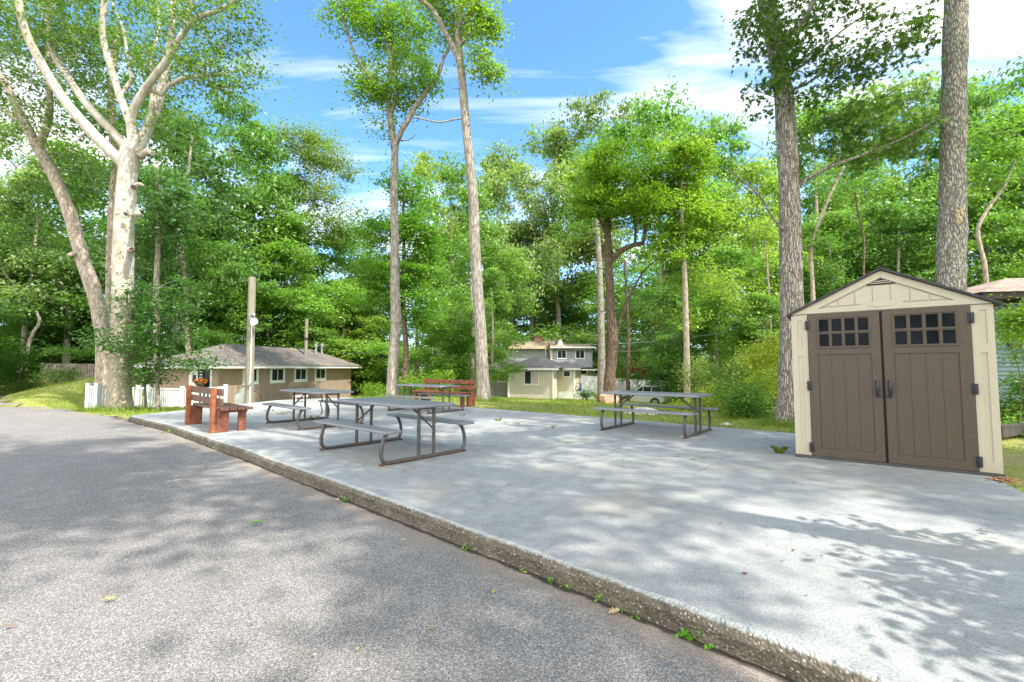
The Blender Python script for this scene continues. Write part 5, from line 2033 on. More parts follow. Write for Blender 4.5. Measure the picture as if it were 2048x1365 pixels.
# third trunk close behind the pale one
b0 = P(232, 800, 18.6)
zb = gz(b0.x, b0.y)
t = hero('straight_tree', (b0.x, b0.y, zb), 23, 'grey straight trunk half hidden directly behind the massive pale trunk')
t.limb([(b0.x, b0.y, zb - 0.1)] + PP([(222, 700), (222, 600), (224, 480), (228, 390), (232, 320), (222, 240), (226, 150), (236, 60)], 18.6), 0.30, 0.15, 0.4)
bl = [blob(200, 130, 19, 130, 90, 40), blob(330, 250, 20, 90, 60, 24), blob(150, 370, 20, 60, 70, 16), blob(240, 20, 19, 150, 70, 30)]
tg_ = blob_points(bl, t.rng)
t.grow(tg_, 0.5, 0.05, skip=4.0)
t.wood('trunk', MAT['bark_tan'], t.o, t.base)
crown_obj('crown', [clump_leaves(tg_, t.rng, 66, 0.70, 0.16, 0.6)], t.o, t.base, (0.075, 0.150, 0.045))

# two saplings in front of the fence
for px_, top_, seed, lab in ((317, 575, 24, 'slender dark leaved sapling in front of the picket fence, the one nearer the bench'),
                             (292, 640, 25, 'thin dark leaved sapling against the massive pale trunk\'s right side')):
    Yq = 15.2 if seed == 24 else 15.6
    b0 = P(px_, 823, Yq)
    zb = gz(b0.x, b0.y)
    t = hero('sapling', (b0.x, b0.y, zb), seed, lab, 'young tree')
    t.limb([(b0.x, b0.y, zb - 0.05)] + PP([(px_ - 2, 760), (px_ + 2, 700), (px_ - 1, 640), (px_, top_)], Yq), 0.085 if seed == 24 else 0.06, 0.02, 0.3)
    if seed == 24:
        bl = [blob(330, 650, 15.2, 85, 70, 46), blob(400, 720, 15.0, 48, 20, 15), blob(290, 700, 14.6, 60, 45, 20), blob(355, 590, 15.4, 60, 50, 26), blob(270, 620, 14.6, 40, 60, 10)]
    else:
        bl = [blob(270, 700, 14.2, 42, 60, 15), blob(300, 745, 15, 38, 26, 13), blob(215, 650, 14.0, 36, 70, 7), blob(290, 610, 15.4, 45, 45, 12)]
    tg_ = blob_points(bl, t.rng)
    t.grow(tg_, 0.4, 0.04, skip=1.0)
    t.wood('trunk', MAT['bark_grey'], t.o, t.base, tip=0.005)
    crown_obj('crown', [clump_leaves(tg_, t.rng, 46, 0.42, 0.115, 0.4)], t.o, t.base, (0.040, 0.100, 0.026))

# tall slim tree A (left of centre)
YA = 19.6
b0 = P(784, 797, YA)
zb = gz(b0.x, b0.y)
t = hero('tall_forked_tree', (b0.x, b0.y, zb), 31, 'tall slim forked tree rising beside the right end of the brown building')
t.flare = (0.35, 0.4)
t.limb([(b0.x, b0.y, zb - 0.1)] + PP([(786, 730), (791, 660), (790, 560), (790, 470), (788, 390), (789, 330), (791, 285)], YA), 0.245, 0.155, 0.3)
for l, r0, r1, dy in (([(789, 300), (784, 262), (778, 220), (776, 180), (782, 120), (770, 60), (778, -40), (770, -130)], 0.15, 0.05, 0.3),
                      ([(778, 195), (760, 172), (741, 156), (711, 111), (694, 64), (682, 23), (668, -10), (640, -70)], 0.085, 0.03, -0.8),
                      ([(782, 228), (793, 190), (790, 132), (787, 97), (770, 52), (756, 18), (740, -40)], 0.11, 0.03, 0.8),
                      ([(792, 108), (808, 86), (816, 50), (816, 20), (826, -40)], 0.07, 0.03, 0.3),
                      ([(793, 285), (803, 262), (817, 240), (830, 215), (843, 196), (864, 170), (878, 146), (886, 117), (899, 95), (915, 40), (910, -40)], 0.125, 0.035, -0.5),
                      ([(838, 200), (828, 180), (824, 150), (830, 110)], 0.06, 0.025, 0.6)):
    t.limb(PP(l, YA, dy), r0, r1, 0.3)
t.limb(PP([(800, 280), (815, 282, -0.3), (826, 275, -0.5), (834, 266, -0.6)], YA), 0.03, 0.012, 0.2)
bl = [blob(745, 40, 19.4, 72, 50, 32), blob(680, 10, 19, 42, 42, 13), blob(800, 70, 19.8, 60, 60, 32), blob(740, 160, 19.6, 42, 45, 20), blob(820, 140, 19.4, 42, 55, 26), blob(730, 190, 19.6, 36, 26, 10), blob(775, 255, 19.6, 18, 14, 4),
      blob(800, 200, 19.8, 46, 26, 14), blob(860, 165, 19.2, 22, 26, 6), blob(780, -70, 19.6, 130, 80, 50)]
tg_ = blob_points(bl, t.rng)
t.grow(tg_, 0.45, 0.05, skip=8.0)
t.wood('trunk', MAT['bark_grey'], t.o, t.base, rough=0.05)
crown_obj('crown', [clump_leaves(tg_, t.rng, 85, 0.62, 0.145, 0.75)], t.o, t.base, (0.125, 0.220, 0.040))

# tall slim tree B
YB = 17.0
b0 = P(967, 806, YB)
zb = gz(b0.x, b0.y)
t = hero('tall_curved_tree', (b0.x, b0.y, zb), 32, 'tall slim tree with a slightly bowed trunk beside the red bench')
t.flare = (0.45, 0.35)
t.limb([(b0.x, b0.y, zb - 0.1)] + PP([(965, 740), (961, 660), (954, 560), (949, 470), (948, 420), (940, 330), (931, 240), (925, 170), (919, 115)], YB), 0.24, 0.15, 0.3)
for l, r0, r1, dy in (([(920, 125), (916, 73), (919, 29), (926, -10), (935, -80), (930, -170)], 0.155, 0.05, 0.2),
                      ([(918, 122), (905, 91), (887, 59), (864, 18), (834, -4), (800, -40), (770, -110)], 0.115, 0.04, -0.8),
                      ([(920, 92), (934, 74), (941, 58), (934, 38), (943, 0), (950, -60)], 0.075, 0.03, -0.4),
                      ([(918, 40), (900, 22), (868, 16), (858, 0), (850, -50)], 0.055, 0.025, 0.8)):
    t.limb(PP(l, YB, dy), r0, r1, 0.3)
t.limb(PP([(928, 236), (905, 240, -0.3), (884, 245, -0.5), (855, 241, -0.8), (826, 233, -1.0)], YB), 0.04, 0.02, 0.25)
t.limb(PP([(922, 180), (914, 177, -0.2), (906, 178, -0.3)], YB), 0.02, 0.01, 0.15)
bl = [blob(965, 40, 16.6, 36, 42, 22), blob(880, 10, 17.2, 50, 40, 16), blob(985, 145, 16.6, 12, 18, 6), blob(955, 120, 16.6, 20, 28, 7), blob(900, 60, 17.4, 28, 40, 9), blob(930, -70, 17, 110, 70, 44)]
tg_ = blob_points(bl, t.rng)
t.grow(tg_, 0.45, 0.05, skip=9.0)
t.wood('trunk', MAT['bark_grey'], t.o, t.base, rough=0.06)
crown_obj('crown', [clump_leaves(tg_, t.rng, 85, 0.60, 0.14, 0.75)], t.o, t.base, (0.140, 0.225, 0.040))

# ridged oak C
YC_ = 10.5
b0 = P(1576, 852, YC_)
zb = gz(b0.x, b0.y)
t = hero('ridged_oak', (b0.x, b0.y, zb), 33, 'tall oak with deeply ridged bark at the left side of the garden shed')
t.flare = (0.42, 0.35)
t.limb([(b0.x, b0.y, zb - 0.1)] + PP([(1581, 760), (1584, 660), (1583, 560), (1580, 460), (1578, 370), (1573, 270), (1567, 190), (1556, 110), (1541, 40), (1524, -40), (1505, -140)], YC_), 0.30, 0.21, 0.22)
for l, r0, r1, dy in (([(1578, 390), (1620, 355), (1665, 332), (1740, 305), (1820, 270), (1880, 235)], 0.055, 0.015, -1.2),
                      ([(1580, 372), (1640, 345), (1690, 310), (1760, 250), (1830, 215)], 0.045, 0.015, 0.9),
                      ([(1578, 475), (1548, 440), (1522, 395), (1490, 365), (1450, 335)], 0.04, 0.012, -0.6),
                      ([(1570, 188), (1610, 170), (1660, 140), (1740, 108), (1810, 85), (1870, 75)], 0.04, 0.012, -0.9),
                      ([(1568, 150), (1600, 135), (1640, 100), (1700, 50), (1780, 0)], 0.05, 0.015, 0.6),
                      ([(1552, 90), (1590, 60), (1620, 20), (1640, -40), (1700, -120)], 0.09, 0.03, 0.3),
                      ([(1560, 130), (1530, 110), (1505, 70), (1490, 30)], 0.025, 0.01, -0.6),
                      ([(1568, 200), (1535, 190), (1510, 180), (1490, 170)], 0.018, 0.008, -0.6)):
    t.limb(PP(l, YC_, dy), r0, r1, 0.25)
bl1 = [blob(1640, 50, 10.2, 120, 60, 54, 1.3), blob(1760, 90, 9.8, 100, 60, 46, 1.1), blob(1680, 140, 10, 90, 40, 28, 1.0), blob(1530, 60, 9.9, 42, 70, 26, 0.6), blob(1530, 190, 9.9, 36, 46, 13, 0.5), blob(1580, 110, 9.9, 45, 70, 24, 0.5), blob(1620, 205, 10.1, 40, 22, 7, 0.6), blob(1650, -60, 10.5, 250, 90, 80, 2.2)]
bl2 = [blob(1740, 270, 10.2, 120, 60, 64, 1.1), blob(1680, 330, 10.3, 70, 36, 22, 0.8), blob(1830, 240, 9.9, 60, 55, 30, 0.8), blob(1800, 320, 10.2, 50, 34, 16, 0.7), blob(1470, 380, 9.9, 60, 60, 26, 0.6), blob(1520, 430, 10.3, 38, 50, 12, 0.5), blob(1500, 300, 10.2, 40, 40, 10, 0.6)]
t1, t2 = blob_points(bl1, t.rng), blob_points(bl2, t.rng)
t.grow(np.concatenate([t1, t2]), 0.3, 0.03, skip=4.0)
t.wood('trunk', MAT['bark_ridged'], t.o, t.base, tip=0.004, rough=0.05)
crown_obj('crown', [clump_leaves(t1, t.rng, 20, 0.30, 0.14, 0.6, oak=True, upbias=0.3), clump_leaves(t2, t.rng, 44, 0.33, 0.16, 0.55, oak=True, upbias=0.4, vb=0.1)], t.o, t.base, (0.090, 0.160, 0.045))

# plated trunk D
YD = 9.9
b0 = P(1904, 880, YD)
zb = gz(b0.x, b0.y)
t = hero('plated_oak', (b0.x, b0.y, zb), 34, 'thick oak trunk with shaggy plated bark standing right behind the garden shed')
t.limb([(b0.x, b0.y, zb - 0.1)] + PP([(1904, 700), (1903, 560), (1904, 450), (1905, 360), (1906, 240), (1909, 120), (1912, 0), (1916, -140)], YD), 0.36, 0.30, 0.2)
for l, r0, r1, dy in (([(1914, -110), (1860, -220), (1800, -360)], 0.17, 0.05, 0.8), ([(1915, -110), (1990, -230), (2080, -360)], 0.18, 0.05, -0.5), ([(1914, -90), (1915, -260), (1900, -420)], 0.2, 0.05, 0.4)):
    t.limb(PP(l, YD, dy), r0, r1, 0.3)
bl = [blob(1880, -330, 10, 260, 120, 60, 2.8)]
tg_ = blob_points(bl, t.rng)
t.grow(tg_, 0.5, 0.05, skip=9.0)
t.wood('trunk', MAT['bark_plated'], t.o, t.base, rough=0.09)
crown_obj('crown', [clump_leaves(tg_, t.rng, 70, 0.62, 0.14, 0.6)], t.o, t.base, (0.075, 0.150, 0.028))
b = MB()
rg = random.Random(14)
for i in range(16):
    c_ = P(1919 + rg.uniform(-5, 6), 425 + rg.uniform(-16, 34), YD - 0.335 + rg.uniform(-0.01, 0.02)) - t.base
    b.obox(c_, (rg.uniform(0.03, 0.06), 0.02, rg.uniform(0.05, 0.12)), Matrix.Rotation(rg.uniform(-0.5, 0.5), 3, 'Y') @ Matrix.Rotation(rg.uniform(-0.4, 0.4), 3, 'X'))
b.build('bark_wound', MAT['litter_tan'], t.o, smooth=False)

# bright tree E behind the lone picnic table
YE = 22.5
b0 = P(1219, 806, YE)
zb = gz(b0.x, b0.y)
t = hero('spreading_maple', (b0.x, b0.y, zb), 35, 'brown trunked maple with a bright spreading crown behind the lone picnic table')
t.flare = (0.3, 0.4)
t.limb([(b0.x, b0.y, zb - 0.1)] + PP([(1219, 760), (1226, 690), (1221, 620), (1220, 570), (1216, 510), (1215, 450), (1212, 400), (1208, 350)], YE), 0.30, 0.12, 0.35)
for l, r0, r1, dy in (([(1220, 525), (1240, 503), (1268, 490), (1285, 487), (1292, 450), (1296, 420), (1315, 400), (1340, 375)], 0.15, 0.05, -1.0),
                      ([(1270, 490), (1271, 455), (1268, 430), (1285, 405), (1300, 385), (1296, 360)], 0.07, 0.03, -1.4),
                      ([(1296, 430), (1330, 428), (1350, 415), (1390, 380)], 0.05, 0.02, -0.5),
                      ([(1226, 690), (1240, 640), (1262, 590), (1290, 540), (1330, 510)], 0.09, 0.03, 1.0),
                      ([(1213, 470), (1190, 420), (1160, 380), (1150, 340)], 0.10, 0.03, 0.4)):
    t.limb(PP(l, YE, dy), r0, r1, 0.3)
blb = [blob(1250, 345, 21.6, 95, 45, 55, 2.6), blob(1345, 345, 21.8, 85, 45, 50, 2.2), blob(1250, 410, 21, 110, 36, 40, 2.0), blob(1380, 450, 21.6, 60, 36, 22), blob(1190, 375, 22, 55, 60, 34), blob(1370, 400, 21.8, 50, 50, 22), blob(1330, 500, 21.8, 60, 30, 18), blob(1290, 420, 21.2, 70, 30, 18)]
bld = [blob(1180, 470, 22.4, 52, 80, 46), blob(1160, 560, 22.8, 40, 60, 26), blob(1250, 600, 22.6, 70, 50, 26), blob(1260, 690, 21.6, 50, 30, 24), blob(1215, 710, 21.8, 36, 26, 14), blob(1300, 560, 22.6, 50, 40, 20), blob(1190, 640, 22.6, 30, 50, 12)]
tb, td = blob_points(blb, t.rng), blob_points(bld, t.rng)
t.grow(np.concatenate([tb, td]), 0.45, 0.06, skip=1.6)
t.wood('trunk', MAT['bark_brown'], t.o, t.base)
crown_obj('crown', [clump_leaves(tb, t.rng, 130, 0.62, 0.15, 0.42, vb=0.3), clump_leaves(td, t.rng, 120, 0.68, 0.15, 0.42)], t.o, t.base, (0.140, 0.235, 0.036))

# small tree right behind trunk A
YS = 24.0
b0 = P(806, 800, YS)
zb = gz(b0.x, b0.y)
t = hero('leafy_tree', (b0.x, b0.y, zb), 36, 'dense green leafy tree directly behind the tall forked trunk')
t.limb([(b0.x, b0.y, zb - 0.1)] + PP([(812, 700), (806, 600), (808, 500), (806, 420), (812, 360)], YS), 0.17, 0.05, 0.4)
bl = [blob(815, 375, 24, 42, 40, 22), blob(775, 460, 24, 60, 34, 34), blob(840, 470, 24, 40, 60, 30), blob(790, 540, 24, 75, 45, 46), blob(830, 610, 24.2, 50, 55, 34), blob(760, 590, 24, 40, 40, 18)]
tg_ = blob_points(bl, t.rng)
t.grow(tg_, 0.45, 0.06, skip=1.5)
t.wood('trunk', MAT['bark_brown'], t.o, t.base)
crown_obj('crown', [clump_leaves(tg_, t.rng, 120, 0.75, 0.17, 0.45)], t.o, t.base, (0.090, 0.190, 0.030))

# tree with bare twisted limbs against the sky
YT = 40.0
b0 = P(606, 780, YT)
zb = gz(b0.x, b0.y)
t = hero('twisted_limb_tree', (b0.x, b0.y, zb), 37, 'tree with bare twisted limbs and a loose crown against the open sky')
t.limb([(b0.x, b0.y, zb - 0.1)] + PP([(602, 650), (596, 540), (592, 450), (591, 440)], YT), 0.36, 0.2, 0.6)
for l, r0, r1, dy in (([(591, 445), (612, 428), (627, 410), (626, 394), (637, 372), (632, 355), (617, 335), (612, 315), (600, 290)], 0.19, 0.05, -0.5),
                      ([(637, 374), (655, 376), (662, 365), (664, 345), (672, 330)], 0.11, 0.03, -0.5), ([(634, 365), (645, 358), (642, 340), (650, 320)], 0.08, 0.03, 0.3),
                      ([(591, 445), (582, 416), (565, 392), (550, 378), (535, 366), (546, 354), (541, 345), (551, 332)], 0.13, 0.035, -0.3), ([(581, 414), (600, 405), (612, 396)], 0.06, 0.02, -0.5)):
    t.limb(PP(l, YT, dy), r0, r1, 0.45)
bl = [blob(595, 282, 40, 46, 34, 30), blob(640, 285, 41, 40, 28, 16), blob(660, 320, 40, 44, 30, 26), blob(700, 335, 40.5, 20, 24, 7), blob(620, 345, 41, 40, 26, 12), blob(650, 390, 40, 40, 34, 22), blob(590, 400, 41.5, 44, 50, 22), blob(560, 300, 40, 14, 22, 4),
      blob(650, 460, 40, 60, 40, 34), blob(590, 500, 40, 50, 40, 24), blob(690, 450, 41, 36, 40, 14)]
tg_ = blob_points(bl, t.rng)
t.grow(tg_, 0.6, 0.04, skip=9.0)
t.wood('trunk', MAT['bark_pale'], t.o, t.base, tip=0.015)
crown_obj('crown', [clump_leaves(tg_, t.rng, 95, 1.05, 0.23, 0.6)], t.o, t.base, OLV)

# ---- background trees: six made trees, copied, turned, scaled and tinted
PROTO = {}


def proto(kind, seed):
    rng = np.random.default_rng(seed)
    H = 14.0
    t = Tree(seed)
    root = empty('tree_proto', (0, 0, 0))
    lean = rng.normal(size=2) * 0.5
    t.limb([(0, 0, -0.4), (lean[0] * 0.2, lean[1] * 0.2, 3), (lean[0] * 0.6 + rng.normal() * 0.2, lean[1] * 0.6, 7), (lean[0], lean[1], 11.5)], 0.21, 0.05, 0.6)
    t.flare = (0.3, 0.5)
    if kind == 'round':
        bl = [((rng.normal() * 1.6, rng.normal() * 1.6, z), (1.9, 1.9, 1.1), 15) for z in np.linspace(4.0, 11.5, 9)] + [((0, 0, 12.6), (1.5, 1.5, 1.2), 14)]
    elif kind == 'tall':
        bl = [((rng.normal() * 0.9, rng.normal() * 0.9, z), (1.5, 1.5, 1.0), 12) for z in np.linspace(5.5, 12, 8)] + [((0, 0, 13), (1.1, 1.1, 0.9), 12)]
    elif kind == 'layer':
        bl = []
        for z in np.linspace(2.2, 12.5, 11):
            a = rng.uniform(0, 6.28); rr_ = (1.0 - abs(z - 6.5) / 11) * 2.4
            bl.append(((rr_ * math.cos(a), rr_ * math.sin(a), z), (2.2, 2.2, 0.9), 15))
        bl.append(((0, 0, 13.2), (1.0, 1.0, 0.6), 8))
    elif kind == 'open':
        bl = []
        for i in range(17):
            a = rng.uniform(0, 6.28); z = rng.uniform(4.5, 13); rr_ = rng.uniform(0.6, 3.0)
            bl.append(((rr_ * math.cos(a), rr_ * math.sin(a), z), (1.5, 1.5, 0.9), 9))
    elif kind == 'bushy':
        bl = [((rng.normal() * 2.0, rng.normal() * 2.0, z), (2.3, 2.3, 1.4), 15) for z in np.linspace(0.9, 11.5, 13)] + [((0, 0, 12.8), (1.4, 1.4, 1.0), 10)]
    tg = blob_points(bl, rng)
    t.grow(tg, 0.7, 0.05, skip=1.0 if kind in ('bushy', 'layer') else 4.0)
    t.wood('trunk', MAT['bark_tan'] if kind in ('open', 'tall') else MAT['bark_grey'], root, (0, 0, 0), tip=0.012, minr=0.011)
    k = {'round': 108, 'tall': 100, 'layer': 100, 'open': 100, 'bushy': 96}[kind]
    rad = {'round': 0.85, 'tall': 0.75, 'layer': 0.85, 'open': 0.8, 'bushy': 0.95}[kind]
    fl_ = {'layer': 0.40}.get(kind, 0.5)
    crown_obj('crown', [clump_leaves(tg, rng, k, rad, 0.25, fl_, upbias=0.5)], root, (0, 0, 0), MID)
    return root


for kd_, sd_ in (('round', 101), ('round', 102), ('tall', 103), ('layer', 104), ('layer', 105), ('open', 106), ('open', 107), ('bushy', 108), ('bushy', 109)):
    PROTO.setdefault(kd_, []).append([proto(kd_, sd_), False])
XTOP = {'round': 13.6, 'tall': 13.8, 'layer': 13.6, 'open': 13.4, 'bushy': 13.6}
RAD = {'round': 3.4, 'tall': 2.5, 'layer': 3.6, 'open': 3.5, 'bushy': 4.0}
cnt = 0
GROUPS = 'trees of the surrounding wood'


def bgtree(kind, px, Y, top, hw, color, label, name='woodland_tree', cat='tree'):
    """one tree: stands at photo column px and distance Y, its top at row top, its crown hw pixels wide to each side"""
    global cnt
    cnt += 1
    rng = random.Random(900 + cnt)
    lst = PROTO[kind]
    e = lst[cnt % len(lst)]
    if e[1]:
        r = copy_tree(e[0])
    else:
        r = e[0]
        e[1] = True
    r.name = name
    p = P(px, 760, Y)
    z = gz(p.x, p.y) if math.hypot(p.x, p.y) < 60 else -1.2
    zt = P(px, top, Y).z
    s = (zt - z) / XTOP[kind]
    sw = px2m(hw, Y) / RAD[kind] * 1.22
    r.location = (p.x, p.y, z)
    r.scale = (sw, sw, s)
    r.rotation_euler = (0, 0, rng.uniform(0, 6.28))
    tag(r, label, cat, GROUPS)
    for c in kids(r):
        if c.name.startswith('crown'):
            j = rng.uniform(0.88, 1.14)
            c.color = (color[0] * j, color[1] * j, color[2] * j, 1)
    return r


BG = [
    # left
    ('open', -40, 30, 250, 100, PAL, 'pale grey green tree at the far left edge of the view'),
    ('open', 40, 27, 330, 80, PAL, 'sparse pale tree above the dark bushes by the road\'s bend'),
    ('layer', 120, 33, 300, 100, BRI, 'layered tree rising behind the stockade fence'),
    ('bushy', -90, 26, 420, 120, MID, 'mid green bushy tree beyond the far bend of the road'),
    ('bushy', 20, 36, 480, 110, BLU, 'bluish bushy tree far behind the bend of the road'),
    ('bushy', 170, 38, 430, 110, MID, 'mid green bushy tree far behind the leaning grey trunk'),
    ('round', 345, 29, 205, 110, BLU, 'tall bluish green tree right of the massive pale trunk'),
    ('round', 445, 34, 195, 80, MID, 'tall tree with a high top above the left end of the brown building'),
    ('tall', 500, 38, 255, 62, BRI, 'narrow light green tree beside the sky gap above the brown building'),
    ('bushy', 300, 36, 430, 100, MID, 'mid green bushy tree behind the sapling by the picket fence'),
    ('bushy', 400, 42, 400, 100, BRI, 'bright bushy tree behind the brown building\'s left half'),
    ('round', 455, 36, 430, 80, BRI, 'bright rounded tree just left of the floodlight pole\'s top'),
    ('layer', 560, 37, 435, 85, BRI, 'bright layered tree just right of the floodlight pole\'s top'),
    ('bushy', 560, 46, 470, 90, BRI, 'bushy tree deep in the wood behind the slim bare pole'),
    ('round', 650, 42, 470, 70, BRI, 'bright rounded tree between the slim bare pole and the roof vents'),
    ('bushy', 690, 40, 560, 75, BRI, 'low bright bushy tree behind the roof vents'),
    ('bushy', 720, 50, 445, 70, MID, 'mid green bushy tree in the gap left of the tall forked trunk'),
    ('bushy', 745, 41, 620, 50, DEEP, 'dark bushy tree at the right end of the brown building'),
    ('bushy', 500, 44, 560, 90, BRI, 'bright bushy tree low behind the ridge of the brown building'),
    # middle
    ('round', 905, 38, 330, 70, BRI, 'rounded tree left of the bowed slim trunk, well behind it'),
    ('open', 870, 44, 320, 60, YEL, 'yellow green tree top seen between the two tall slim trunks'),
    ('open', 985, 46, 305, 70, PAL, 'loose pale tree top just right of the bowed slim trunk'),
    ('bushy', 900, 30, 590, 60, BRI, 'bright bushy tree behind the red bench'),
    ('layer', 985, 27, 540, 46, BRI, 'bright leafy tree overhanging the left wing of the beige cottage'),
    ('bushy', 960, 44, 480, 80, BRI, 'bright bushy tree behind the beige cottage\'s left wing'),
    ('bushy', 1050, 76, 560, 90, PAL, 'pale bushy tree behind the grey house\'s left roof'),
    ('round', 1060, 70, 330, 70, PAL, 'pale rounded tree above the beige cottage'),
    ('open', 1120, 70, 255, 85, PAL, 'tall loose tree left of the bright spreading maple'),
    ('open', 1195, 70, 212, 80, OLV, 'tallest olive tinted tree top above the bright spreading maple'),
    ('round', 1330, 50, 205, 100, MID, 'tall broad tree behind the right half of the bright spreading maple'),
    ('open', 1425, 46, 235, 80, BRI, 'light green loose tree left of the ridged oak\'s upper trunk'),
    ('bushy', 1140, 84, 590, 90, PAL, 'pale bushy tree behind the grey house\'s chimney'),
    ('bushy', 1290, 66, 500, 100, BRI, 'bright bushy tree behind the white car'),
    ('bushy', 1390, 36, 545, 75, MID, 'mid green bushy tree left of the goldenrod thicket, by the thin trunk'),
    ('layer', 1460, 30, 500, 75, BRI, 'bright layered tree above the goldenrod thicket'),
    ('layer', 1520, 33, 330, 70, YEL, 'yellow green layered tree just left of the ridged oak'),
    ('bushy', 1500, 40, 520, 90, MID, 'mid green bushy tree deep behind the goldenrod thicket'),
    # understorey
    ('bushy', 330, 26, 585, 70, MID, 'leafy young tree filling the gap between the sapling and the wooden pole'),
    ('bushy', 430, 33, 560, 70, BRI, 'bright young tree just left of the wooden pole, behind the roof'),
    ('bushy', 540, 35, 575, 70, BRI, 'bright young tree just right of the wooden pole, behind the ridge'),
    ('bushy', 615, 37, 560, 60, BRI, 'bright bushy young tree around the slim bare pole'),
    ('bushy', 660, 39, 600, 60, YEL, 'yellow green young tree left of the roof vents'),
    ('bushy', 735, 43, 590, 60, MID, 'leafy young tree behind the right end of the roof'),
    ('bushy', 850, 30, 640, 50, BRI, 'bright young tree midway between the two tall slim trunks'),
    ('bushy', 925, 36, 600, 60, MID, 'leafy young tree right behind the bowed slim trunk'),
    ('bushy', 1100, 80, 600, 90, BRI, 'bright leafy tree low behind the two storey house'),
    ('bushy', 1180, 78, 560, 80, BRI, 'bright tree low behind the grey house\'s right side'),
    ('bushy', 1330, 50, 590, 60, MID, 'leafy young tree above the white car'),
    ('bushy', 1360, 29, 640, 50, MID, 'leafy young tree just left of the thin straight trunk'),
    ('bushy', 1440, 27, 570, 60, BRI, 'bright young tree behind the flowering shrubs'),
    ('layer', 1520, 25, 590, 55, BRI, 'bright layered young tree close left of the ridged oak'),
    ('bushy', 1660, 30, 520, 70, MID, 'leafy young tree just above the shed\'s left roof slope'),
    ('bushy', 60, 29, 610, 80, MID, 'leafy young tree behind the big dark green bush'),
    ('bushy', 150, 32, 600, 70, DEEP, 'dark young tree just behind the stockade fence'),
    ('bushy', -70, 22, 600, 70, DEEP, 'dark young tree at the outer bend of the road'),
    # right
    ('open', 1640, 44, 220, 85, BRI, 'light tree top right of the ridged oak above the shed'),
    ('open', 1745, 48, 200, 90, YEL, 'yellow green tree top midway between the two oak trunks'),
    ('round', 1850, 44, 170, 90, PAL, 'pale rounded tree top just left of the plated oak trunk'),
    ('round', 1990, 34, 150, 100, MID, 'tall tree at the right edge, right of the plated oak'),
    ('layer', 1680, 32, 430, 85, BRI, 'layered tree low behind the left slope of the shed roof'),
    ('layer', 1790, 30, 410, 80, MID, 'layered tree behind the ridge of the shed'),
    ('bushy', 1640, 40, 480, 80, MID, 'mid green bushy tree between the ridged oak and the shed roof'),
    ('bushy', 1740, 42, 450, 90, BLU, 'bluish bushy tree deep behind the shed ridge'),
    ('bushy', 1850, 38, 440, 90, MID, 'mid green bushy tree deep behind the plated oak'),
    ('layer', 1960, 29, 330, 80, BRI, 'bright layered tree above the teal house'),
    ('bushy', 2010, 36, 420, 90, MID, 'mid green bushy tree behind the teal house roof'),
    ('round', 2110, 30, 120, 110, MID, 'tall tree cut by the right edge above the teal house'),
]
for k_, px_, Y_, top_, hw_, c_, lab in BG:
    bgtree(k_, px_, Y_, top_, hw_, c_, lab)

# slim extra trunks that show between the leaves


def slim(pts, Y, r0, r1, label, m='bark_tan', name='slim_tree', blobs=None, color=MID, seed=0):
    b0 = P(pts[0][0], pts[0][1], Y)
    zb = gz(b0.x, b0.y)
    t = hero(name, (b0.x, b0.y, zb), 400 + seed, label)
    t.limb([(b0.x, b0.y, zb - 0.1)] + PP(pts[1:], Y), r0, r1, 0.4)
    if blobs:
        tg = blob_points([blob(*q_) for q_ in blobs], t.rng)
        t.grow(tg, 0.5, 0.05, skip=2.5)
        crown_obj('crown', [clump_leaves(tg, t.rng, 95, 0.75, 0.17, 0.45)], t.o, t.base, color)
    t.wood('trunk', MAT[m], t.o, t.base)
    return t


slim([(1375, 812), (1374, 740), (1372, 640), (1369, 540), (1365, 470), (1362, 400), (1366, 320)], 21.5, 0.17, 0.08, 'thin straight trunk at the right end of the lone picnic table',
     'bark_tan', 'slim_tree', [(1375, 310, 21.5, 50, 50, 20), (1330, 400, 23, 50, 40, 14), (1420, 430, 22.5, 50, 50, 22), (1400, 560, 23, 60, 40, 22), (1350, 640, 23.5, 50, 30, 12)], YEL, 1)
slim([(1203, 795), (1203, 720), (1202, 640), (1200, 560), (1196, 480), (1190, 400)], 32, 0.30, 0.15, 'grey trunk just left of the spreading maple, in front of the white fence', 'bark_grey', 'slim_tree',
     [(1190, 330, 32, 50, 50, 22), (1150, 450, 32, 40, 50, 14)], MID, 2)
slim([(1256, 790), (1256, 740), (1257, 680), (1254, 600), (1250, 520)], 34, 0.16, 0.09, 'slim dark trunk just right of the spreading maple', 'bark_brown', 'slim_tree', [(1280, 560, 34, 50, 50, 18)], MID, 3)
slim([(1541, 770), (1541, 700), (1540, 620), (1536, 560), (1530, 480)], 27, 0.11, 0.06, 'thin grey trunk just left of the ridged oak', 'bark_tan', 'slim_tree', [(1510, 470, 27, 40, 50, 14), (1480, 600, 26, 60, 60, 22)], YEL, 4)
slim([(1625, 700), (1626, 600), (1622, 500), (1640, 440), (1665, 380), (1690, 330)], 26, 0.20, 0.08, 'grey forked trunk seen between the ridged oak and the shed roof', 'bark_tan', 'slim_tree', [(1680, 360, 26, 60, 40, 18), (1640, 480, 26, 40, 40, 12)], MID, 5)
slim([(1975, 640), (1972, 560), (1962, 500), (1955, 460), (1975, 420), (2010, 370), (2030, 320)], 20, 0.20, 0.07, 'grey forked trunk just right of the plated oak, above the teal house roof', 'bark_tan', 'slim_tree', [(2010, 330, 20, 60, 50, 24), (1985, 250, 20.5, 60, 50, 20)], BRI, 6)
slim([(1725, 660), (1727, 560), (1728, 480), (1715, 420), (1708, 360)], 28, 0.12, 0.06, 'thin dark trunk behind the middle of the shed roof', 'bark_brown', 'slim_tree', [(1720, 380, 28, 50, 40, 14)], MID, 7)
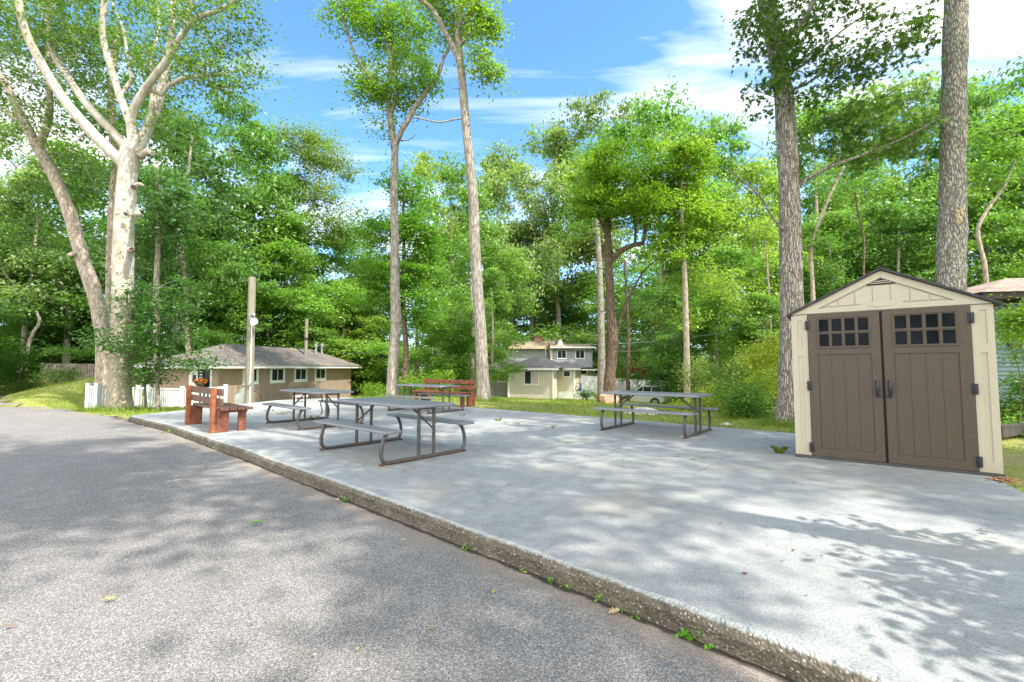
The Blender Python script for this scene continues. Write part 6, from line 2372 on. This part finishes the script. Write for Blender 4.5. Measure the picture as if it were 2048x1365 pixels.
slim([(131, 770), (134, 690), (137, 620), (131, 580), (110, 560), (100, 545)], 29, 0.30, 0.16, 'pale broken limbed tree behind the stockade fence', 'bark_pale', 'slim_tree', [(120, 540, 29.5, 60, 50, 14)], MID, 8)
slim([(385, 760), (372, 640), (372, 590), (366, 520), (360, 430)], 27, 0.20, 0.10, 'pale slim trunk above the brown building\'s entrance', 'bark_tan', 'slim_tree', [(360, 420, 27, 60, 60, 20), (420, 520, 27.5, 60, 50, 24)], MID, 9)
slim([(313, 790), (314, 700), (312, 600), (316, 500), (318, 420), (312, 330)], 24, 0.22, 0.12, 'straight pale trunk between the massive pale tree and the brown building', 'bark_tan', 'slim_tree', [(330, 400, 24, 60, 60, 24), (300, 500, 24.5, 50, 50, 18)], BLU, 10)
slim([(45, 770), (60, 680), (80, 640), (52, 600), (20, 560), (-10, 520)], 26, 0.16, 0.08, 'bent pale trunk above the dark bushes left of the stockade fence', 'bark_grey', 'slim_tree', [(20, 500, 26, 60, 50, 16), (70, 600, 26.5, 50, 40, 12)], BLU, 11)
slim([(832, 780), (834, 700), (833, 620)], 33, 0.16, 0.10, 'dim trunk in the wood between the two tall slim trees', 'bark_brown', 'slim_tree', [(850, 640, 33, 50, 50, 20)], DEEP, 12)
slim([(942, 760), (944, 680), (945, 610), (943, 560)], 30, 0.2, 0.12, 'pale trunk close behind the bowed slim trunk', 'bark_pale', 'slim_tree', [(920, 540, 30, 50, 60, 24)], MID, 13)

# red leaved maple far behind the fence
b0 = P(1280, 780, 44)
t = hero('red_maple', (b0.x, b0.y, gz(b0.x, b0.y)), 51, 'small dark red leaved maple behind the white fence')
t.limb([(b0.x, b0.y, gz(b0.x, b0.y) - 0.1)] + PP([(1280, 750), (1278, 735)], 44), 0.09, 0.05, 0.3)
tg_ = blob_points([blob(1280, 738, 44, 22, 15, 22)], t.rng)
t.grow(tg_, 0.4, 0.05, skip=0.5)
t.wood('trunk', MAT['bark_brown'], t.o, t.base)
crown_obj('crown', [clump_leaves(tg_, t.rng, 70, 0.6, 0.18, 0.5)], t.o, t.base, (0.14, 0.025, 0.025))

# ---- shrubs


def shrub(name, label, Y, blobs, color, seed, leaf=0.10, k=90, rad=0.38, vb=0.0, flat=0.7, cat='shrub'):
    c = P(blobs[0][0], 780, Y)
    zb = gz(c.x, c.y)
    t = hero(name, (c.x, c.y, zb), 600 + seed, label, cat)
    t.limb([(c.x, c.y, zb - 0.1), (c.x + 0.02, c.y, zb + 0.18)], 0.03, 0.02, 0.1)
    tg = blob_points([blob(q_[0], q_[1], Y + q_[5] if len(q_) > 5 else Y, q_[2], q_[3], q_[4], 0.8) for q_ in blobs], t.rng)
    tg[:, 2] = np.maximum(tg[:, 2], hgt(tg[:, 0], tg[:, 1]) + 0.08)
    t.grow(tg, 0.3, 0.05)
    t.wood('stem', MAT['bark_brown'], t.o, t.base, tip=0.004, cap=0.8)
    crown_obj('foliage', [clump_leaves(tg, t.rng, k, rad, leaf, flat, vb=vb)], t.o, t.base, color)


SH = [
    ('flowering_shrub', 'pale flowering shrub right of the thin straight trunk behind the lone picnic table', 19, [(1420, 770, 60, 40, 46), (1400, 740, 36, 30, 16)], (0.15, 0.21, 0.07), 0.09),
    ('flowering_shrub', 'taller pale flowering shrub in the middle of the thicket left of the ridged oak', 18, [(1490, 760, 60, 50, 50), (1500, 730, 40, 26, 16)], (0.15, 0.22, 0.06), 0.09),
    ('goldenrod', 'bright yellow green weed thicket touching the ridged oak\'s left side', 14, [(1530, 750, 40, 60, 50), (1545, 700, 20, 36, 12)], (0.27, 0.31, 0.045), 0.09),
    ('goldenrod', 'yellow green weeds at the right end of the lone picnic table', 15.5, [(1400, 815, 55, 26, 34), (1440, 800, 36, 30, 20)], (0.25, 0.30, 0.05), 0.08),
    ('wild_shrub', 'dark green shrub low in front of the goldenrod at the pad edge', 13, [(1500, 815, 50, 36, 40), (1470, 790, 40, 30, 18)], (0.08, 0.17, 0.03), 0.08),
    ('wild_shrub', 'green shrub between the white car and the thin straight trunk', 30, [(1335, 765, 32, 24, 26), (1310, 755, 18, 20, 10)], (0.065, 0.135, 0.04), 0.12),
    ('wild_shrub', 'dark low shrub at the right corner of the beige cottage', 28, [(1172, 791, 15, 7, 12)], (0.05, 0.11, 0.03), 0.10),
    ('wild_shrub', 'dark rounded bush in front of the stockade fence', 22.5, [(120, 752, 28, 15, 26)], (0.09, 0.16, 0.05), 0.09),
    ('hedge_bush', 'big dark green bush beyond the road at the left edge', 25, [(20, 730, 60, 40, 60), (-40, 720, 60, 60, 40)], (0.045, 0.125, 0.02), 0.12),
    ('wild_shrub', 'low scrubby bush between the big dark green bush and the stockade fence', 24, [(60, 775, 30, 18, 22)], (0.08, 0.13, 0.04), 0.09),
    ('wild_shrub', 'dense dark shrub at the right end wall of the brown building', 39, [(725, 745, 34, 34, 46), (750, 775, 30, 20, 20)], (0.04, 0.10, 0.02), 0.13),
    ('wild_shrub', 'bright weeds at the foot of the tall forked trunk', 23, [(750, 785, 30, 14, 22), (830, 775, 40, 24, 30), (880, 765, 30, 30, 24)], (0.12, 0.21, 0.03), 0.11),
    ('garden_shrub', 'leafy light green shrub in front of the teal house wall', 12.2, [(2045, 790, 36, 40, 34), (2025, 835, 32, 32, 24), (2070, 700, 26, 40, 12)], (0.12, 0.22, 0.035), 0.09),
    ('garden_shrub', 'light green leafy branches hanging beside the shed\'s right eave', 11.0, [(2035, 630, 30, 26, 16), (2050, 660, 30, 18, 12)], (0.17, 0.27, 0.04), 0.10),
    ('wild_shrub', 'green weeds on the lawn at the right of the shed base', 9.6, [(2035, 865, 26, 20, 16)], (0.11, 0.21, 0.035), 0.07),
]
for i, (nm, lab, Y_, bl_, c_, lf) in enumerate(SH):
    shrub(nm, lab, Y_, bl_, c_, i, lf)

# trees beside and behind the viewer: their shade dapples the drive and the pad
def shade_proto(seed):
    rng = np.random.default_rng(seed)
    t = Tree(seed)
    root = empty('shade_tree', (0, 0, 0))
    t.flare = (0.35, 0.5)
    t.limb([(0, 0, -0.4), (0.1, 0, 4), (0.3, 0.2, 9), (0.2, 0.4, 15), (0.3, 0.2, 20)], 0.22, 0.06, 0.8)
    bl = []
    for i in range(17):
        a = rng.uniform(0, 6.28); rr_ = 4.6 * math.sqrt(rng.uniform(0.02, 1)); z = rng.uniform(12.5, 21)
        bl.append(((rr_ * math.cos(a), rr_ * math.sin(a), z), (1.3, 1.3, 0.7), 6 if seed == 301 else 5))
    tg = blob_points(bl, rng)
    t.grow(tg, 0.9, 0.05, skip=9.0)
    t.wood('trunk', MAT['bark_grey'], root, (0, 0, 0), tip=0.012, minr=0.012)
    crown_obj('crown', [clump_leaves(tg, rng, 85, 0.72, 0.21, 0.5)], root, (0, 0, 0), MID)
    return root


SHADE = [
    ((11.5, 0.8), 0.95, 1.00, 'tall loose tree on the lawn right of the viewer'),
    ((15.8, -2.2), 0.95, 1.05, 'tall loose tree farther out on the lawn right of the viewer'),
    ((7.0, -5.2), 1.0, 1.02, 'tall loose tree behind the viewer on the right'),
    ((3.6, -3.4), 0.95, 1.00, 'tall loose tree close behind the viewer beside the drive'),
    ((0.0, -2.6), 0.95, 1.04, 'tall loose tree straight behind the viewer'),
    ((17.5, 0.5), 1.0, 1.05, 'tall loose tree far out on the lawn right of the pad'),
    ((-4.2, -3.5), 1.0, 1.00, 'tall loose tree behind the drive on the left'),
    ((12.5, 4.4), 1.05, 0.95, 'tall loose tree near the teal house corner'),
    ((5.4, 1.3), 0.9, 1.02, 'tall loose tree by the pad\'s right end'),
    ((8.6, 4.2), 0.95, 1.08, 'tall loose tree between the shed and the teal house corner'),
    ((18.5, 7.5), 1.05, 1.1, 'tall loose tree beyond the teal house'),
    ((-9.5, -2.0), 1.0, 1.0, 'tall loose tree across the drive on the far left'),
]
SP_ = [shade_proto(301), shade_proto(302)]
for i, ((x_, y_), sx_, sz_, lab) in enumerate(SHADE):
    r = SP_[i] if i < 2 else copy_tree(SP_[i % 2])
    r.location = (x_, y_, gz(x_, y_))
    r.scale = (sx_, sx_, sz_)
    r.rotation_euler = (0, 0, i * 1.37)
    tag(r, lab, 'tree', 'trees around the viewer')
# the far wood beyond the houses: one mass nobody could count
rng = np.random.default_rng(5)
n_ = 5200
ang = rng.uniform(-1.15, 1.05, n_)
dist = rng.uniform(62, 84, n_)
wx, wy = np.sin(ang) * dist, np.cos(ang) * dist
hmax = 6.5 + 2.0 * np.array([mnoise.noise((a * 7, 0, 1)) for a in ang]) + 1.5 * np.array([mnoise.noise((a * 30, 0, 4)) for a in ang])
wz = -2.2 + rng.uniform(0, 1, n_) ** 0.9 * hmax
crown = clump_leaves(np.stack([wx, wy, wz], 1), rng, 42, 1.5, 0.42, 0.6)
fw = crown_obj('distant_wood', [crown], None, (0, 0, 0), (0.115, 0.195, 0.048))
tag(fw, kind='stuff')
# low leafy sapling just outside the right edge: its leaf shadows reach the pad's corner
t = hero('young_oak', (4.5, 0.7, gz(4.5, 0.7)), 71, 'young oak on the lawn just past the pad\'s near right corner')
t.seen = False
t.limb([(4.5, 0.7, -0.2), (4.45, 0.75, 1.5), (4.4, 0.9, 2.6), (4.3, 1.0, 3.6)], 0.06, 0.025, 0.3)
tg_ = blob_points([((4.15, 0.95, 2.75), (0.7, 0.6, 0.35), 26), ((4.55, 0.7, 3.2), (0.8, 0.7, 0.5), 30), ((4.75, 1.5, 2.9), (0.6, 0.6, 0.4), 18), ((4.9, 1.3, 3.6), (0.7, 0.7, 0.5), 20)], t.rng)
t.grow(tg_, 0.3, 0.03)
t.wood('trunk', MAT['bark_grey'], t.o, t.base, tip=0.005)
crown_obj('crown', [clump_leaves(tg_, t.rng, 22, 0.32, 0.12, 0.4)], t.o, t.base, MID)

# ------------------------------------------------------------------ grass
rng = np.random.default_rng(77)


def blades(n, xr, yr, cond, hmin, hmax, wid):
    x = rng.uniform(*xr, n); y = rng.uniform(*yr, n)
    m = cond(x, y)
    # patchy
    x, y = x[m], y[m]
    nz = np.array([mnoise.noise((a * 0.55, b * 0.55, 5)) + 0.5 * mnoise.noise((a * 2.3, b * 2.3, 9)) for a, b in zip(x, y)])
    kp = rng.uniform(-0.9, 0.5, len(x)) < nz + 0.12
    x, y, nz = x[kp], y[kp], nz[kp]
    z = hgt(x, y) - 0.01
    return x, y, z, nz


def outside(x, y):
    return (sdf(slab_poly, x, y) > 0.0) & (sdf(road_poly, x, y) > 0.02)


sets = []
# bank on the left
sets.append((*blades(26000, (-24, -13), (15.5, 25), lambda x, y: outside(x, y), 0, 0, 0), 0.09, 0.014))
sets.append((*blades(9000, (-14.2, -9.3), (11.6, 17), lambda x, y: outside(x, y), 0, 0, 0), 0.11, 0.012))
# lawn behind the pad
sets.append((*blades(52000, (-7, 7.5), (8.0, 31), lambda x, y: outside(x, y) & (y < 31) & (x > -y * 0.42), 0, 0, 0), 0.105, 0.015))
sets.append((*blades(14000, (-7.5, 6.0), (8.0, 20), lambda x, y: outside(x, y) & (sdf(slab_poly, x, y) < 0.7), 0, 0, 0), 0.10, 0.010))
# right of the shed
sets.append((*blades(9000, (5.2, 14), (4.5, 13), lambda x, y: outside(x, y), 0, 0, 0), 0.07, 0.010))
for bx_, by_, n_b, r_b in ((-5.1, 19.6, 900, 0.75), (-1.06, 17.0, 1200, 0.75), (6.35, 10.5, 1400, 0.7), (4.8, 22.5, 700, 0.8), (-12.8, 14.9, 1500, 0.95), (9.6, 9.9, 500, 0.7)):
    a = rng.uniform(0, 6.28, n_b); q = r_b * (0.45 + np.abs(rng.normal(size=n_b)) * 0.35)
    x, y = bx_ + np.cos(a) * q, by_ + np.sin(a) * q
    m = outside(x, y)
    x, y = x[m], y[m]
    sets.append((x, y, hgt(x, y) - 0.01, rng.uniform(-0.2, 0.6, len(x)), 0.17, 0.012))
Vs, vv = [], []
for x, y, z, nz, h, wd in sets:
    n = len(x)
    hh = h * rng.uniform(0.5, 1.5, n) * (1 + 0.4 * np.clip(nz, -0.5, 1))
    a = rng.uniform(0, 6.28, n)
    la = rng.uniform(0, 6.28, n); ll = hh * rng.uniform(0.1, 0.7, n)
    b_ = np.stack([x, y, z], 1)
    sd_ = np.stack([np.cos(a), np.sin(a), np.zeros(n)], 1) * (wd * rng.uniform(0.6, 1.4, n))[:, None]
    tip = b_ + np.stack([np.cos(la) * ll, np.sin(la) * ll, hh], 1)
    Vs.append(np.stack([b_ - sd_ * 0.5, b_ + sd_ * 0.5, tip], 1).reshape(-1, 3))
    vv.append(np.clip(0.35 - nz * 0.35 + rng.normal(size=n) * 0.2, 0, 1))
V = np.concatenate(Vs)
me = mesh_np('grass', V, np.arange(len(V)), 3, MAT['grass'])
fattr(me, 'v', np.concatenate(vv))
tag(obj('grass', me), kind='stuff')


# tufts and weeds: each its own plant
def tuft(loc, n, h, spread, label, group, wd=0.012, seed=0, v0=0.2, name='grass_tuft'):
    r_ = np.random.default_rng(seed)
    a = r_.uniform(0, 6.28, n); ro = spread * np.sqrt(r_.uniform(0, 1, n))
    x, y = np.cos(a) * ro * 0.5, np.sin(a) * ro * 0.5
    la = a + r_.normal(size=n) * 0.5
    hh = h * r_.uniform(0.5, 1.2, n); ll = hh * r_.uniform(0.0, 1.0, n)
    b_ = np.stack([x, y, np.zeros(n)], 1)
    sa = la + 1.57
    sd_ = np.stack([np.cos(sa), np.sin(sa), np.zeros(n)], 1) * wd
    mid = b_ + np.stack([np.cos(la) * ll * 0.4, np.sin(la) * ll * 0.4, hh * 0.75], 1)
    tip = b_ + np.stack([np.cos(la) * ll, np.sin(la) * ll, hh], 1)
    V = np.stack([b_ - sd_ * 0.5, b_ + sd_ * 0.5, mid + sd_ * 0.4, tip, mid - sd_ * 0.4], 1).reshape(-1, 3)
    me = mesh_np(name, V, np.arange(5 * n), 5, MAT['grass'])
    fattr(me, 'v', np.clip(v0 + r_.normal(size=n) * 0.15, 0, 1))
    o = obj(name, me)
    o.location = loc
    return tag(o, label, 'weed', group)


TG = 'weed tufts growing in cracks of the pad'
for i, (px_, py_, n, h, s_, lab) in enumerate((
        (1558, 907, 110, 0.095, 0.09, 'spiky grass tuft at the left foot of the garden shed'),
        (536, 823, 40, 0.05, 0.30, 'low grass tuft in a crack left of the second table\'s near bench'),
        (568, 829, 50, 0.06, 0.34, 'wider grass clump in a crack under the second picnic table'),
        (592, 831, 36, 0.06, 0.22, 'grass clump at the leg of the second picnic table'),
        (629, 838, 44, 0.07, 0.26, 'grass clump on the pad just beyond the nearest table\'s far bench'),
        (682, 858, 14, 0.05, 0.08, 'tiny weed on the pad under the nearest table\'s end'),
        (924, 833, 20, 0.06, 0.12, 'small weed on the pad right of the nearest table'),
        (997, 843, 26, 0.08, 0.12, 'upright weed in the joint in front of the beige cottage'),
        (1012, 847, 16, 0.05, 0.12, 'low weed in the joint just right of the upright weed'),
        (1032, 849, 16, 0.05, 0.12, 'low weed farther along the joint towards the lone table'),
        (1104, 857, 22, 0.07, 0.10, 'bushy weed in the joint left of the lone picnic table'),
        (940, 781 + 68, 14, 0.05, 0.10, 'small weed near the pad middle in line with the bowed trunk'))):
    p = G(px_, py_)
    tuft((p.x, p.y, 0), n, h, s_, lab, TG, 0.005, i, 0.5)
# leafy weeds along the foot of the kerb
WG = 'weeds along the foot of the kerb'


def leafy(loc, n, L, h, label, seed, color=(0.10, 0.24, 0.025)):
    r_ = np.random.default_rng(seed)
    c = np.stack([r_.normal(size=n) * L * 0.7, r_.normal(size=n) * L * 0.6, r_.uniform(0.1, 1, n) * h], 1)
    nr = r_.normal(size=(n, 3)) * 0.5 + np.array([0, -0.3, 1])
    Vv, Ff, npf, v_ = leaves(c, nr, np.full(n, L) * r_.uniform(0.6, 1.2, n), r_.uniform(0.3, 1, n), r_, wr=0.75)
    me = mesh_np('kerb_weed', Vv, Ff, npf, MAT['leaf'])
    fattr(me, 'v', v_)
    o = obj('kerb_weed', me)
    o.color = (*color, 1)
    o.location = loc
    return tag(o, label, 'weed', WG)


for i, (px_, py_, n, L, h, lab) in enumerate((
        (1381, 1272, 15, 0.030, 0.045, 'bright round leaved weed at the kerb foot, the largest near the bottom edge'),
        (1426, 1290, 11, 0.020, 0.02, 'weed with leaves at the base of a taller stalk by the kerb, lower right'),
        (1423, 1262, 7, 0.016, 0.07, 'upright thin stalk of yellowish leaves against the kerb, lower right'),
        (1284, 1234, 9, 0.018, 0.03, 'small weed tucked under the kerb beside the big tan oak leaf'),
        (1255, 1220, 6, 0.016, 0.02, 'tiny weed under the kerb just above the big tan oak leaf'),
        (1208, 1198, 10, 0.018, 0.05, 'two leaved sprout against the kerb above the tan leaf'),
        (1139, 1176, 10, 0.018, 0.03, 'round leaved weed at the kerb near the photo\'s lower middle'),
        (1112, 1162, 16, 0.020, 0.035, 'grassy weed with yellow blades in the kerb crack, lower middle'),
        (1055, 1142, 8, 0.016, 0.02, 'tiny green weed in the kerb crack, left of the lower middle'),
        (942, 1096, 14, 0.022, 0.03, 'grassy weed in the kerb crack below the nearest picnic table'),
        (955, 1082, 9, 0.018, 0.05, 'green sprout on the kerb face below the nearest picnic table'),
        (690, 1002, 14, 0.025, 0.03, 'low weed at the kerb foot below the nearest table\'s left end'),
        (441, 897, 8, 0.03, 0.03, 'small weed at the kerb foot just below the timber bench'),
        (352, 865, 16, 0.05, 0.06, 'leafy weed at the kerb foot left of the timber bench'))):
    p = G(px_, py_, Z_ROAD + 0.0)
    # keep it on the road side of the kerb
    for _ in range(40):
        if i == 10 or sdf(slab_poly, np.array([p.x]), np.array([p.y]))[0] > 0.02:
            break
        p = p - VY * 0.006
    leafy((p.x, p.y, Z_ROAD + 0.004 if i not in (10,) else -0.06), n, L * 1.15, h, lab, i)


# fallen leaves and bits: each its own leaf
def leaf_shape(kind):
    if kind == 'oak':
        a = [(-0.62, 0.02), (-0.42, 0.03), (-0.30, 0.16), (-0.20, 0.10), (-0.10, 0.34), (0.0, 0.14), (0.14, 0.36), (0.20, 0.13), (0.36, 0.22), (0.5, 0.0),
             (0.34, -0.20), (0.20, -0.12), (0.10, -0.36), (0.0, -0.13), (-0.14, -0.30), (-0.20, -0.09), (-0.32, -0.14), (-0.42, -0.03), (-0.62, -0.02)]
    else:
        a = [(-0.55, 0.015), (-0.4, 0.03), (-0.22, 0.20), (0.0, 0.27), (0.25, 0.19), (0.5, 0.0), (0.25, -0.20), (0.0, -0.26), (-0.22, -0.18), (-0.4, -0.03), (-0.55, -0.015)]
    return a


def fallen(px, py, road, L, m, kind, rz, curl, label, group='fallen leaves on the paving'):
    a = leaf_shape(kind)
    z0 = Z_ROAD if road else 0.0
    p = G(px, py, z0)
    for _ in range(40):
        if not road or sdf(slab_poly, np.array([p.x]), np.array([p.y]))[0] > L * 0.5 + 0.015:
            break
        p = p - VY * 0.006
    vs = [(x * L, y * L, L * curl * (abs(y) * 1.1 + 0.5 * x * x) + 0.003) for x, y in a]
    vs2 = [(x, y, z + 0.0012) for x, y, z in vs]
    n = len(a)
    mid = [(x * L, 0, L * curl * 0.5 * x * x + 0.003) for x in (-0.4, -0.1, 0.2)]
    b = MB()
    o0 = 0
    cx_ = (0.0, 0.0, 0.003)
    b.add(vs2 + [cx_], [(i, (i + 1) % n, n) for i in range(n)])
    o = b.build('fallen_leaf', MAT[m], smooth=False)
    o.location = (p.x, p.y, z0 + 0.002 + (0.012 if road else 0.0))
    o.rotation_euler = (0, 0, rz)
    return tag(o, label, 'leaf', group)


FL = [
    (1228, 1232, 1, 0.085, 'litter_tan', 'oak', 0.5, 0.45, 'big tan lobed oak leaf lying at the kerb, lower middle'),
    (987, 1191, 1, 0.045, 'litter_yellow', 'oak', 1.2, 0.5, 'pale green curled leaf on the drive left of the big tan oak leaf'),
    (1057, 1190, 1, 0.022, 'litter_yellow', 'oval', 0.2, 0.4, 'small yellow green leaf bit on the drive just left of the big tan oak leaf'),
    (862, 1264, 1, 0.040, 'litter', 'oval', 0.3, 0.5, 'orange brown curled leaf near the bottom edge of the drive'),
    (1282, 1284, 1, 0.030, 'litter', 'oval', 1.9, 0.5, 'small brown teardrop leaf on the drive near the bottom edge'),
    (1324, 1323, 1, 0.022, 'litter_yellow', 'oval', 0.6, 0.3, 'small yellow leaf on the drive at the bottom edge'),
    (1178, 1213, 1, 0.028, 'litter', 'oval', 0.1, 0.5, 'small orange leaf on the sandy strip left of the big tan oak leaf'),
    (1050, 1151, 1, 0.032, 'litter_yellow', 'oval', -0.3, 0.5, 'yellow leaf in the kerb crack, lower middle'),
    (1015, 1137, 1, 0.022, 'litter', 'oval', 0.2, 0.5, 'orange leaf bit in the kerb crack, left of the yellow leaf'),
    (511, 1051, 1, 0.11, 'litter_green', 'oak', 0.4, 0.5, 'fresh green leaf spray in the middle of the drive'),
    (525, 1046, 1, 0.06, 'litter_green', 'oval', 0.9, 0.4, 'fresh green leaf touching the spray in the middle of the drive'),
    (218, 1204, 1, 0.060, 'litter_yellow', 'oak', 0.2, 0.3, 'yellow green leaf lying alone on the left of the drive'),
    (18, 1258, 1, 0.035, 'litter', 'oval', 0.2, 0.4, 'brown leaf at the left edge of the drive'),
    (672, 1004, 1, 0.085, 'litter_tan', 'oak', -0.6, 0.55, 'tan curled leaf at the kerb below the nearest picnic table'),
    (543, 953, 1, 0.060, 'litter_yellow', 'oak', 0.9, 0.6, 'yellowish upright curled leaf on the drive below the timber bench'),
    (411, 939, 1, 0.060, 'litter_red', 'oval', 0.1, 0.6, 'orange red leaf on the drive below the timber bench'),
    (423, 907, 1, 0.070, 'litter_yellow', 'oak', 0.4, 0.4, 'yellow green leaf by the kerb below the timber bench'),
    (443, 905, 1, 0.045, 'litter_tan', 'oval', 0.9, 0.4, 'tan leaf by the kerb right of the yellow green one below the timber bench'),
    (594, 1038, 1, 0.045, 'litter', 'oval', 0.1, 0.4, 'orange leaf on the drive right of the green spray'),
    (806, 1085, 1, 0.045, 'litter_tan', 'oval', 0.7, 0.5, 'tan leaf near the kerb in the drive\'s sunny patch'),
    (1587, 1103, 0, 0.032, 'litter_red', 'oval', 0.6, 0.6, 'dark red brown leaf alone in the middle of the near pad'),
    (1489, 1150, 0, 0.040, 'litter_red', 'oval', -0.5, 0.6, 'dark brown leaf on the near pad left of the red brown one'),
    (1386, 919, 0, 0.10, 'litter_tan', 'oak', 0.3, 0.5, 'tan crumpled leaf on the pad between the lone table and the shed'),
    (1408, 917, 0, 0.075, 'litter_tan', 'oak', 1.3, 0.9, 'tan curled leaf beside the crumpled one, nearer the shed'),
    (1356, 914, 0, 0.06, 'litter', 'oval', 0.2, 0.3, 'brown leaf bit left of the two tan leaves on the pad'),
    (1247, 919, 0, 0.05, 'litter', 'oval', 1.0, 0.4, 'brown leaf in the pad\'s shade below the lone picnic table'),
    (1441, 1049, 0, 0.032, 'litter', 'oval', 0.3, 0.5, 'small brown leaf in a sunny streak of the pad'),
    (1357, 1052, 0, 0.022, 'litter', 'oval', 1.1, 0.5, 'tiny brown leaf left of the small one in the sunny streak'),
    (1719, 1043, 0, 0.022, 'litter_red', 'oval', 0.2, 0.5, 'tiny orange leaf on the pad in front of the shed doors'),
    (1588, 964, 0, 0.028, 'litter_red', 'oval', 0.5, 0.5, 'tiny dark leaf on the pad below the shed\'s left corner'),
    (1962, 1060, 0, 0.03, 'litter_red', 'oval', 0.5, 0.4, 'small dark red leaf in the deep shade below the shed\'s right corner'),
    (807, 943, 0, 0.045, 'litter', 'oval', 0.2, 0.5, 'dark leaf beyond the nearest table\'s front foot'),
    (731, 932, 0, 0.035, 'litter', 'oval', 0.9, 0.5, 'dark leaf left of the nearest table\'s front foot'),
]
for a_ in FL:
    fallen(*a_)
rg = random.Random(31)
for i in range(70):
    # scattered specks too small to tell apart
    if rg.random() < 0.55:
        px_, py_ = rg.uniform(900, 1950), rg.uniform(870, 1200)
        if sdf(slab_poly, np.array([G(px_, py_).x]), np.array([G(px_, py_).y]))[0] > -0.3:
            continue
        if py_ < 1000 and px_ > 1560:
            continue
        fallen(px_, py_, 0, rg.uniform(0.012, 0.026), rg.choice(['litter', 'litter_red']), 'oval', rg.uniform(0, 6), 0.5, 'tiny brown leaf bit scattered on the pale pad', 'leaf specks on the pad')
    else:
        px_, py_ = rg.uniform(20, 900), rg.uniform(880, 1330)
        q_ = G(px_, py_, Z_ROAD)
        if sdf(road_poly, np.array([q_.x]), np.array([q_.y]))[0] > -0.25:
            continue
        fallen(px_, py_, 1, rg.uniform(0.012, 0.028), rg.choice(['litter', 'litter_tan', 'litter_yellow']), 'oval', rg.uniform(0, 6), 0.5, 'tiny dry leaf bit scattered on the grey drive', 'leaf specks on the drive')
# twig on the drive
pa, pb_ = G(333, 967, Z_ROAD), G(376, 965, Z_ROAD)
b = MB()
b.tube([pa + Vector((0, 0, 0.018)), pa.lerp(pb_, 0.5) + Vector((0, 0.02, 0.03)), pb_ + Vector((0, 0, 0.022))], [0.006, 0.008, 0.005], 6)
tag(b.build('twig', MAT['bark_tan']), 'thin dry twig lying on the drive left of the nearest table', 'twig')
# roof litter of fallen needles stays in the roof material

for o in list(COL.objects):
    if o.parent is None and o.type == 'MESH' and 'kind' not in o and 'label' not in o:
        o['label'] = o.name.replace('_', ' ')
